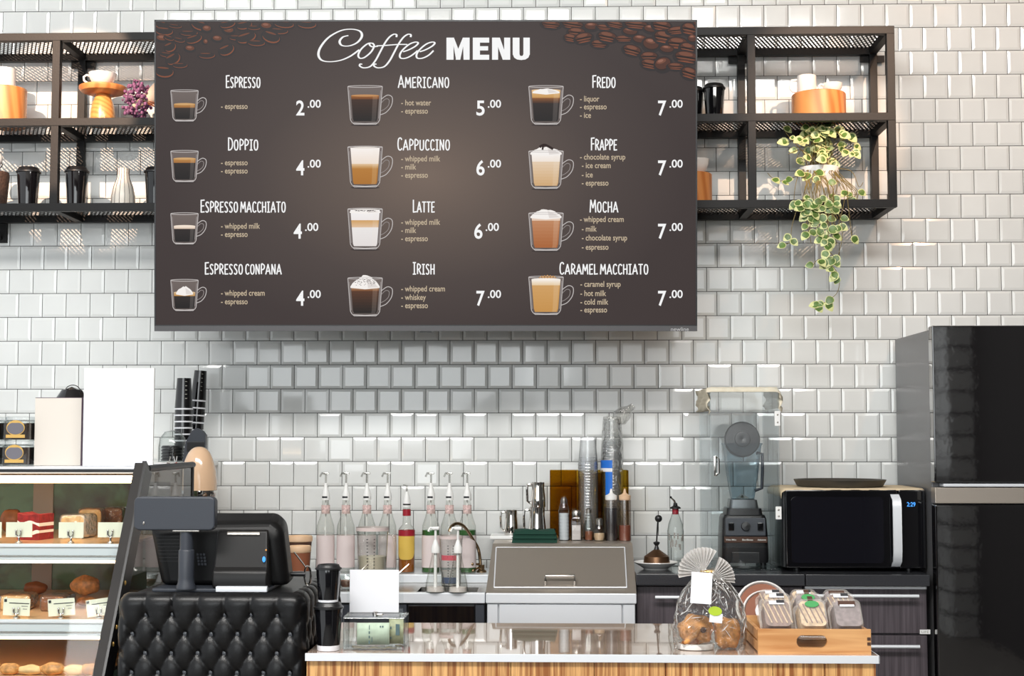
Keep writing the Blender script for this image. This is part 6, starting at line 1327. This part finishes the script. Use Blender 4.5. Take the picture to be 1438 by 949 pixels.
# pole display
dD = 2.055; pb2 = Vector((W(261, 830, dD).x, -dD, ZR + .011)); t = thing('pole_display', 'slate customer display on a short pole beside the receipt printer', 'display', pb2); m1 = mpp(pb2); Z = lambda py: W(261, py, dD).z - pb2.z
mb = MB(); mb.lathe([(0, .0), (14 * m1, 0), (14 * m1, .006), (11.5 * m1, .016), (11 * m1, .03), (11 * m1, Z(773)), (10.5 * m1, Z(772)), (9.5 * m1, Z(771)), (9.2 * m1, Z(741)), (0, Z(741))], 'slate_plastic', 28); mb.build('pole', t)
mb = MB(); p, q = W(188, 720, dD + .02).x - pb2.x, W(302, 720, dD + .02).x - pb2.x; hb = Z(697) - Z(744); P = rrect(q - p, hb, 8 * m1, 6)
mb.prism(P, .034, 'slate_plastic', XZ((p + q) / 2, .012, (Z(697) + Z(744)) / 2)); hd = mb.build('display_head', t, ang=30); bv = hd.modifiers.new('round', 'BEVEL'); bv.width = .004; bv.segments = 3; bv.limit_method = 'ANGLE'
mb = MB(); mb.b2((W(245, 744, dD).x - pb2.x, -.02, Z(746)), (W(282, 744, dD).x - pb2.x, .004, Z(743)), 'steel', .001); mb.build('swivel_plate', t)
mb = MB(); mb.ell((W(205, 735, dD).x - pb2.x, -.0225, Z(734)), (.003, .0015, .005), 'steel', 8, 6); mb.build('screw', hd)

# ------------------------------------------------------------------ front counter
DC = 2.12; ZC = W(800, 919, DC).z; xc1 = W(1235.5, 921, DC).x; xc0 = x1s + .003; yb = G(800, 875, ZC).y
print('counter z', ZC, 'back', yb)
t = thing('serving_counter', 'serving counter with striped pine front, metal edge and glossy pale top', 'counter', ((xc0 + xc1) / 2, (yb - DC) / 2, 0)); cx, cy = (xc0 + xc1) / 2, (yb - DC) / 2; hx = (xc1 - xc0) / 2; hy = (yb + DC) / 2
mm, nt, p = newmat('glossy_counter_top'); N = nt.nodes; K = nt.links
tcn = N.new('ShaderNodeTexCoord'); mp = N.new('ShaderNodeMapping'); mp.inputs['Scale'].default_value = (1.2, 9, 9); K.new(tcn.outputs['Object'], mp.inputs[0]); no = N.new('ShaderNodeTexNoise'); no.inputs['Scale'].default_value = 3; no.inputs['Detail'].default_value = 5; K.new(mp.outputs[0], no.inputs[0])
rp = N.new('ShaderNodeValToRGB'); rp.color_ramp.elements[0].position = .3; rp.color_ramp.elements[0].color = L(150, 128, 112); rp.color_ramp.elements[1].position = .7; rp.color_ramp.elements[1].color = L(190, 168, 152); K.new(no.outputs[0], rp.inputs[0]); K.new(rp.outputs[0], p.inputs['Base Color']); p.inputs['Roughness'].default_value = .04; p.inputs['Coat Weight'].default_value = .6; p.inputs['Coat Roughness'].default_value = .02; p.inputs['IOR'].default_value = 1.6
M['counter_top'] = mm
th = .019
mb = MB(); mb.b2((-hx + .003, -hy + .003, ZC - th), (hx - .003, hy, ZC), 'counter_top'); mb.build('top', t)
mb = MB(); mb.b2((-hx, -hy, ZC - th - .001), (hx, -hy + .003, ZC + .0005), 'steel_light', .0008); mb.b2((hx - .003, -hy, ZC - th - .001), (hx, hy, ZC + .0005), 'steel_light', .0008); mb.build('metal_edge', t)
mb = MB(); xs_ = [-hx + .002]; sl_ = [W(px, 940, DC).x - cx for px in (498, 606, 717, 835, 935, 1011, 1086, 1159)]; xs_ += sl_ + [hx - .008]
for a, b in zip(xs_[:-1], xs_[1:]): mb.b2((a + .0006, -hy + .010, .02), (b - .0006, -hy + .028, ZC - th - .001), 'pine', .0012)
mb.build('pine_front', t)
mb = MB(); mb.b2((hx - .03, -hy + .03, .02), (hx - .012, hy - .02, ZC - th - .001), 'pine'); mb.b2((-hx + .002, -hy + .03, .02), (-hx + .02, hy - .02, ZC - th - .001), 'pine'); mb.b2((-hx + .02, hy - .04, .02), (hx - .03, hy - .02, ZC - th - .001), 'pine'); mb.b2((-hx + .02, -hy + .05, 0), (hx - .03, hy - .05, .02), 'black_plastic'); mb.build('carcass', t)
# stacked cups
l, w_, h_ = fit(440.5, 483, 845, 2.06, ZC); CG = 'stacked black cups on the counter'
takeaway_cup('lower black paper cup of the pair stacked beside the donation box', l, h_, w_ / 2, CG, wb=.115)
l2, w2, h2 = fit(442.5, 480, 792, 2.06, ZC + h_ * .98); takeaway_cup('upper black paper cup stacked on the other beside the donation box', l2 + Vector((0, 0, .0025)), h2 - .0025, w2 / 2, CG, wb=.07)
# donation box
d = 2.06; l = Vector((W(525, 914, d).x, -d + .05, ZC)); m1 = mpp((l.x, -d, ZC)); w_ = 86 * m1; hh = W(525, 868, d).z - ZC; t = thing('donation_box', 'clear acrylic donation box with a blank white sign and banknotes inside', 'donation box', l); hx = w_ / 2; th = .003
mb = MB(); mb.b2((-hx, -.05, 0), (hx, .05, th), 'acrylic'); mb.b2((-hx, -.05, th), (-hx + th, .05, hh), 'acrylic'); mb.b2((hx - th, -.05, th), (hx, .05, hh), 'acrylic'); mb.b2((-hx, -.05, th), (hx, -.05 + th, hh), 'acrylic'); mb.b2((-hx, .05 - th, th), (hx, .05, hh), 'acrylic'); mb.build('box_body', t)
mb = MB()
for sx in (-hx, hx):
    for sy in (-.05, .05): mb.tube([(sx, sy, 0), (sx, sy, hh)], .0011, 'frost', 6)
for sy in (-.05, .05): mb.tube([(-hx, sy, hh), (hx, sy, hh)], .0013, 'frost', 6)
for sx in (-hx, hx): mb.tube([(sx, -.05, hh), (sx, .05, hh)], .0013, 'frost', 6)
mb.build('polished_edges', t)
mb = MB(); mb.b2((-hx - .001, -.051, hh), (hx + .001, .051, hh + .004), 'acrylic', .001); lid = mb.build('lid', t)
mb = MB(); mb.lathe([(0, 0), (.008, 0), (.008, .010), (.005, .012), (0, .012)], 'chrome', 16, (0, -.02, hh + .003)); mb.ell((.012, -.03, hh + .008), (.012, .003, .003), 'chrome', 10, 6); mb.build('lock', lid)
zs1, zs2 = W(525, 857, d - .09).z - ZC, W(525, 799, d - .09).z - ZC; xa_, xb_ = W(487, 830, d - .09).x - l.x, W(566, 830, d - .09).x - l.x
mb = MB(); mb.b2((xa_, .046, hh + .004), (xb_, .048, zs2), 'acrylic'); mb.build('sign_holder', t)
mb = MB(); mb.b2((W(491, 830, d - .09).x - l.x, .0415, hh + .005), (W(560, 830, d - .09).x - l.x, .0445, zs2 - .002), 'white'); mb.build('paper_sign', t)
M['note'] = mat('banknote_green', (196, 212, 190), .6, vary=.12, vscale=40); M['note2'] = mat('banknote_olive', (168, 172, 140), .6, vary=.25, vscale=60); M['note_ink'] = mat('banknote_ink', (92, 116, 120), .6)
def note(label, p0, p1, pt, y, rot, key, curve, marks):
    w2_ = (p1 - p0) * m1; h2_ = W(525, pt, d).z - ZC - th - .012; t = thing('banknote', label, 'banknote', l + Vector((((p0 + p1) / 2 - 525) * m1, y, th + .0075)), rot, 'banknotes in the donation box'); n = 12; mb = MB(); vs = []
    for i in range(n + 1):
        u = i / n - .5
        for z in (0, h2_): vs.append((u * w2_, curve * math.sin(u * 5), z))
    mb.add(vs, [[2 * i, 2 * i + 2, 2 * i + 3, 2 * i + 1] for i in range(n)], key); o = mb.build('paper', t); md = o.modifiers.new('thick', 'SOLIDIFY'); md.thickness = .0006
    mb = MB()
    for (u0, u1, v0, v1) in marks:
        u_ = (u0 + u1) / 2 - .5; mb.b2((w2_ * (u0 - .5), curve * math.sin(u_ * 5) - .0012, h2_ * v0), (w2_ * (u1 - .5), curve * math.sin(u_ * 5) - .0004, h2_ * v1), 'note_ink')
    mb.build('print', o)
note('pale green folded banknote standing at the front of the donation box', 499, 545, 874, -.02, R_(3), 'note', .002, [(.36, .40, .05, .2), (.36, .40, .3, .42), (.36, .40, .5, .62), (.37, .39, .7, .9), (.70, .74, .78, .86), (.77, .81, .78, .86), (.45, .47, .1, .35)])
note('olive banknote curled at the right side of the donation box', 543, 564, 870, .0, R_(-18), 'note2', .004, [(.1, .2, .2, .28), (.3, .75, .35, .8), (.1, .2, .6, .7)])
M['coin'] = mat('coin_metal', (176, 160, 130), .3, 1.0); mb = MB(); mb.lathe([(0, 0), (.0098, 0), (.0105, .0004), (.0105, .0014), (.0098, .0018), (.008, .0014), (0, .0014)], 'coin', 20); c0_ = mb.build('coin', None, l + Vector((-.05, -.03, th + .0004))); tag(c0_, 'small metal coin lying on the bottom of the donation box', 'coin', 'coins in the donation box')
for k, (dx, dy, dz) in enumerate(((-.032, -.035, 0), (-.012, -.036, 0), (.008, -.034, 0), (.028, -.037, 0), (.05, -.033, 0), (-.055, -.005, 0), (.06, .01, 0), (-.041, -.033, .002), (.0, -.037, .002), (.039, -.035, .002))): dup(c0_, l + Vector((dx, dy, th + .0004 + dz)), 'small metal coin lying on the bottom of the donation box', rotz=k)
# ------------------------------------------------------------------ cellophane bag of pastries
d = 2.02; bc = Vector((W(998, 905, d).x, -d + .02, ZC)); m1 = mpp((bc.x, -d, ZC)); t = thing('cellophane_bag', 'cellophane gift bag of pastries with white tag and fanned top', 'bag', bc); rg = random.Random(8); mb = MB()
secs = [(-49, 49, 0, .048), (-51, 51, 18, .056), (-50, 50, 45, .058), (-46, 46, 62, .054), (-37, 37, 80, .044), (-26, 26, 94, .03), (-16, 14, 104, .018), (-11, 9, 112, .012)]; n = 40; vs = []
for k, (a, b, z, ry) in enumerate(secs):
    cx_ = (a + b) / 2 * m1; rx = (b - a) / 2 * m1
    for i in range(n):
        an = 2 * math.pi * i / n; c_, s_ = math.cos(an), math.sin(an); e = .75; wv = 1 + (.05 if k in (2, 3, 4, 5) else .02) * math.sin(an * (5 + k) + k * 1.7) + rg.uniform(-.02, .02)
        vs.append((cx_ + rx * math.copysign(abs(c_) ** e, c_) * wv, ry * math.copysign(abs(s_) ** e, s_) * wv, z * m1 + .001))
mb.add(vs, [[k * n + i, k * n + (i + 1) % n, (k + 1) * n + (i + 1) % n, (k + 1) * n + i] for k in range(len(secs) - 1) for i in range(n)], 'film'); mb.build('film', t, ang=180)
def film_pt(an, zf):
    k = 0; z = zf * secs[-1][2]
    while k < len(secs) - 2 and secs[k + 1][2] < z: k += 1
    f = (z - secs[k][2]) / (secs[k + 1][2] - secs[k][2]); a_, b_, _, r_ = [u + (v - u) * f for u, v in zip(secs[k], secs[k + 1])]
    c_, s_ = math.cos(an), math.sin(an); return Vector(((a_ + b_) / 2 * m1 + (b_ - a_) / 2 * m1 * math.copysign(abs(c_) ** .75, c_) * 1.03, r_ * math.copysign(abs(s_) ** .75, s_) * 1.04, z * m1 + .001))
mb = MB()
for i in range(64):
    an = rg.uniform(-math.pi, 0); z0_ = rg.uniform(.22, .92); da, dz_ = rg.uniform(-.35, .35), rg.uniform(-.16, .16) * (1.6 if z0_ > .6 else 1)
    P = [film_pt(an + da * u, min(max(z0_ + dz_ * u, .04), .98)) + Vector((0, -.0008, 0)) for u in (0, .35, .7, 1)]; rr_ = rg.uniform(.0004, .0012); mb.tube(P, [.0002, rr_, rr_, .0002], 'crease_glint', 5)
M['crease_glint'] = alpha_mat('crease_glint', (246, 246, 244), .12, .75); mb.build('crease_glints', t)  # white tubes along the folds stand in for crinkle highlights
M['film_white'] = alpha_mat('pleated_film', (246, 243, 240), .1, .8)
def fan(cx_, cz, R1, a0, a1, np_, y0):
    mb = MB(); vs = []
    for i in range(np_ + 1):
        a = R_(a0 + (a1 - a0) * i / np_); yo = .015 if i % 2 else -.015
        vs += [((cx_ + 2 * math.cos(a)) * m1, y0, (cz + 2 * math.sin(a)) * m1), ((cx_ + R1 * math.cos(a)) * m1, y0 + yo, (cz + R1 * math.sin(a)) * m1)]
    mb.add(vs, [[2 * i, 2 * i + 2, 2 * i + 3, 2 * i + 1] for i in range(np_)], 'film_white'); return mb.build('fanned_top', t, smooth=False)
fan(-8, 106, 36, 60, 190, 28, 0); fan(2, 98, 33, -8, 72, 18, -.014)
mb = MB(); mb.tube([(.020 * math.cos(R_(a)) - .002, .014 * math.sin(R_(a)), 108 * m1) for a in range(0, 360, 30)], .003, 'gold', 8, closed=True); mb.build('tie', t)
mb = MB(); X = Matrix.Translation(((983.5 - 998) * m1, -.062, 88 * m1)) @ Euler((R_(-8), R_(4), 0)).to_matrix().to_4x4(); mb.box((0, 0, 0), (29 * m1, .0012, 43 * m1), 'white', X=X); mb.build('white_tag', t)
M['lime'] = mat('lime_sticker', (176, 204, 52), .5); mb = MB(); X = Matrix.Translation(((1002 - 998) * m1, -.060, 52 * m1)) @ Euler((0, R_(6), 0)).to_matrix().to_4x4()
mb.prism([(x * 9.5 * m1, y * 6.5 * m1) for x, y in circ(1, 20)], .001, 'lime', X @ XZ(0, 0, .008)); mb.box((.004, .0006, -.010), (18 * m1, .001, 13 * m1), 'white', X=X); mb.build('sticker', t)
mb = MB(); mb.lathe([(0, .0015), (25 * m1, .0015), (26 * m1, .005), (26 * m1, .017), (24.5 * m1, .017), (24.5 * m1, .006), (0, .006)], 'white_plastic', 32, ((977.5 - 998) * m1, -.012, 0), sy=.75); mb.build('white_tray', t)
# pastries in the bag
o = bc + Vector(((978 - 998) * m1, -.012, .0065)); mb = MB(); t = thing('sweet_bun', 'brown folded sweet bun with a raisin, inside the cellophane bag', 'bread', o)
mb.ell((0, .006, .044), (25 * m1, .030, .042), 'bread', 26, 16, fn=lambda p: 1 + .06 * math.sin(6 * p.x + 4 * p.z) + .04 * math.sin(9 * p.z + p.x)); mb.build('bun', t)
mb = MB(); mb.tube(catmull([(-21 * m1, -.012, .008), (-14 * m1, -.026, .018), (-4 * m1, -.028, .034), (4 * m1, -.022, .052)], 6), [.004 + .006 * math.sin(i / 18 * 3.14) for i in range(19)], 'bread', 10); mb.build('folded_edge', t)
mb = MB(); mb.ell((-9 * m1, -.026, .016), (12 * m1, .007, .012), 'bread_dark', 14, 8); mb.build('folded_flap', t)
mb = MB(); mb.ell((9 * m1, -.026, .048), (.008, .005, .008), 'dark_brown', 12, 8); mb.build('raisin', t)
o = bc + Vector(((1022 - 998) * m1, .004, .0015)); mb = MB(); mb.ell((0, 0, .040), (18 * m1, .034, .040), 'bread', 26, 16, fn=lambda p: (1 + .05 * math.sin(8 * p.x + 3 * p.z)) * (abs(p.x) ** 4 + abs(p.y) ** 4 + abs(p.z) ** 4) ** -.21); tag(mb.build('golden_loaf', None, o), 'small golden brown loaf at the right inside the cellophane bag', 'bread')
# ------------------------------------------------------------------ wooden crate of packed cookies
d = 2.088; xa_, xb_ = W(1064.5, 920, d).x, W(1223.5, 920, d).x; zt_ = W(1140, 883.5, d).z - ZC; l = Vector(((xa_ + xb_) / 2, -d + .15, ZC)); hx = (xb_ - xa_) / 2; t = thing('wooden_crate', 'low pine crate with an oval hand hole holding packed cookies', 'crate', l); m1 = mpp((l.x, -d, ZC))
from mathutils.geometry import tessellate_polygon
def holed(mb, outer, hole, h, k, X):
    pts = outer + hole; tri = tessellate_polygon([[Vector((x, y, 0)) for x, y in outer], [Vector((x, y, 0)) for x, y in hole]]); n = len(pts)
    vs = [(x, y, 0) for x, y in pts] + [(x, y, h) for x, y in pts]; fs = [list(f) for f in tri] + [[i + n for i in f] for f in tri]
    a, b = len(outer), len(hole); fs += [[i, (i + 1) % a, n + (i + 1) % a, n + i] for i in range(a)] + [[a + i, a + (i + 1) % b, n + a + (i + 1) % b, n + a + i] for i in range(b)]; mb.add(vs, fs, k, X)
ho = [(x + (1140.5 - 1144) * m1, y + zt_ * .50) for x, y in rrect(43 * m1, 18 * m1, 8.8 * m1, 8)]
for nm, y in (('front_board', -.15 + .012), ('back_board', .15)):
    mb = MB(); holed(mb, [(-hx, 0), (hx, 0), (hx, zt_), (-hx, zt_)], ho, .012, 'crate_wood', XZ(0, y, 0)); mb.build(nm, t, ang=30)
for s in (-1, 1):
    for a, b in ((.004, zt_ * .46), (zt_ * .54, zt_ - .004)): mb = MB(); mb.b2((s * hx - s * .012 if s > 0 else -hx, -.138, a), (hx if s > 0 else -hx + .012, .138, b), 'crate_wood', .001); mb.build('side_slat', t)
mb = MB(); mb.b2((-hx + .012, -.138, .001), (hx - .012, .138, .008), 'crate_wood'); mb.build('floor_board', t)
mb = MB()
for x_, z_ in ((hx - .004, zt_ * .42), (hx - .004, zt_ * .62)): mb.b2((x_ - .006, -.1515, z_ - .004), (x_ + .003, -.149, z_ + .004), 'dark_brown')
mb.build('joint', t)
M['cookie_a'] = mat('cookies_mauve', (120, 92, 84), .7, bump=.5, bscale=90, vary=.5, vscale=60, stretch=(1, .2, 1)); M['cookie_b'] = mat('cookies_beige', (204, 176, 140), .7, bump=.5, bscale=90, vary=.35, vscale=60); M['cookie_c'] = mat('cookies_grey', (118, 104, 108), .7, bump=.5, bscale=90, vary=.4, vscale=60)
KG = 'packed cookie tubs in the crate'; lab_ = {}
def tub(label, px, py, d, w_, h_, key, tilt, lk):
    c = W(px, py, d); t = thing('cookie_tub', label, 'tub', c, (R_(tilt), 0, 0), KG); mb = MB(); a, b, th_ = w_ / 2, h_ / 2, .040; secs = []; N_ = 0
    def sec(sx_, sy_, z): return [(x, y, z) for x, y in rrect(2 * sx_, 2 * sy_, min(sx_, sy_) * .42, 6)]
    lst = [(a * .96, b * .96, -.012), (a, b, -.008), (a, b, 0), (a * .92, b * .92, .001), (a * .86, b * .86, th_ - .006), (a * .80, b * .82, th_)]
    vs = []; 
    for q in lst: s_ = sec(*q); N_ = len(s_); vs += s_
    mb.add(vs, [[j * N_ + i, j * N_ + (i + 1) % N_, (j + 1) * N_ + (i + 1) % N_, (j + 1) * N_ + i] for j in range(len(lst) - 1) for i in range(N_)] + [list(range(N_))[::-1], [(len(lst) - 1) * N_ + i for i in range(N_)]], 'tub_clear'); mb.build('clear_tub', t)
    mb = MB(); vs = sec(a * .84, b * .84, -.004) + sec(a * .74, b * .76, th_ - .005); mb.add(vs, [[i, (i + 1) % N_, N_ + (i + 1) % N_, N_ + i] for i in range(N_)] + [list(range(N_))[::-1], [N_ + i for i in range(N_)]], key)
    mb.build('cookies', t)
    mb = MB(); n_ = 5
    for i in range(n_ if key != 'cookie_c' else 0): mb.box(((i - 2) * a * .3, b * .0, th_ - .004), (a * .07, b * 1.2, .002), 'cookie_b' if key != 'cookie_b' else 'cookie_a', rot=(0, 0, .3))
    if key != 'cookie_c': mb.build('cookie_edges', t)
    mb = MB()
    if lk == 0: mb.box((0, b * .60, th_ + .001), (a * .9, b * .22, .0012), 'white'); mb.box((a * .22, b * .66, th_ + .0018), (a * .46, b * .18, .0012), 'ink')
    elif lk == 1: mb.prism([(x * a * .42, y * b * .20 + b * .50) for x, y in circ(1, 20)], .0014, 'sticker_green', Matrix.Translation((0, 0, th_ + .0006))); mb.box((-a * .05, b * .82, th_ - .001), (a * .3, b * .42, .0012), 'dark_brown', rot=(R_(-10), 0, 0))
    else: mb.box((0, b * .56, th_ + .001), (a * 1.0, b * .26, .0012), 'dark_brown'); mb.box((0, b * .40, th_ + .0016), (a * .86, b * .12, .0012), 'white')
    mb.build('label', t); return t
M['sticker_green'] = mat('green_sticker', (64, 150, 84), .5)
cols = (1088, 1137, 1186); keys = ('cookie_a', 'cookie_b', 'cookie_c'); cn = ('left', 'middle', 'right'); wt = 48 * m1
for ci in range(3):
    tub('clear cookie tub in the crate, front row %s%s' % (cn[ci], (' with white and black label', ' with round green sticker', ' with brown and white label')[ci]), cols[ci] + 2, 872, 2.01, wt, .105, keys[ci], 48, ci)
for ci in range(3):
    tub('clear cookie tub in the crate, middle row %s' % cn[ci], (1090, 1134, 1180)[ci], 862, 1.92, wt * .98, .105, keys[(ci + 1) % 3], 48, (0, 1, 0)[ci])
for ci in range(3):
    tub('clear cookie tub in the crate, back row %s' % cn[ci], (1084, 1128, 1174)[ci], 856, 1.84, wt * .96, .10, keys[ci], 46, (0, 0, 2)[ci])
M['disc_brown'] = mat('brown_cake', (132, 74, 44), .6, vary=.15)
for k, (px, py, r, dd, lab) in enumerate(((1071, 849, 38, 1.69, 'round clear tub of brown cake, rear of the two at the crate corner'), (1074, 852, 32, 1.722, 'round clear tub of brown cake, front of the two at the crate corner'))):
    c = W(px, py, dd); rr = r * mpp(c); c.z = ZC + rr * math.sin(R_(66)) + .004; t = thing('round_cake_tub', lab, 'tub', c, (R_(66), 0, R_(-6)), 'round cake tubs'); mb = MB(); mb.lathe([(rr * .9, -.006), (rr, -.004), (rr, .002), (rr * .93, .003), (rr * .9, .012)], 'tub_clear', 36); mb.build('clear_tub', t)
    mb = MB(); mb.lathe([(0, -.004), (rr * .85, -.004), (rr * .85, .008), (0, .008)], 'disc_brown', 32); mb.build('cake', t)
    mb = MB(); mb.lathe([(rr * .86, .004), (rr * .90, .013), (rr * .985, .004)], 'white_plastic', 36); mb.build('white_rim', t)
    if k: mb = MB(); mb.lathe([(0, .0128), (rr * .42, .0128), (rr * .42, .0140), (0, .0140)], 'white', 28); mb.build('white_disc', t)
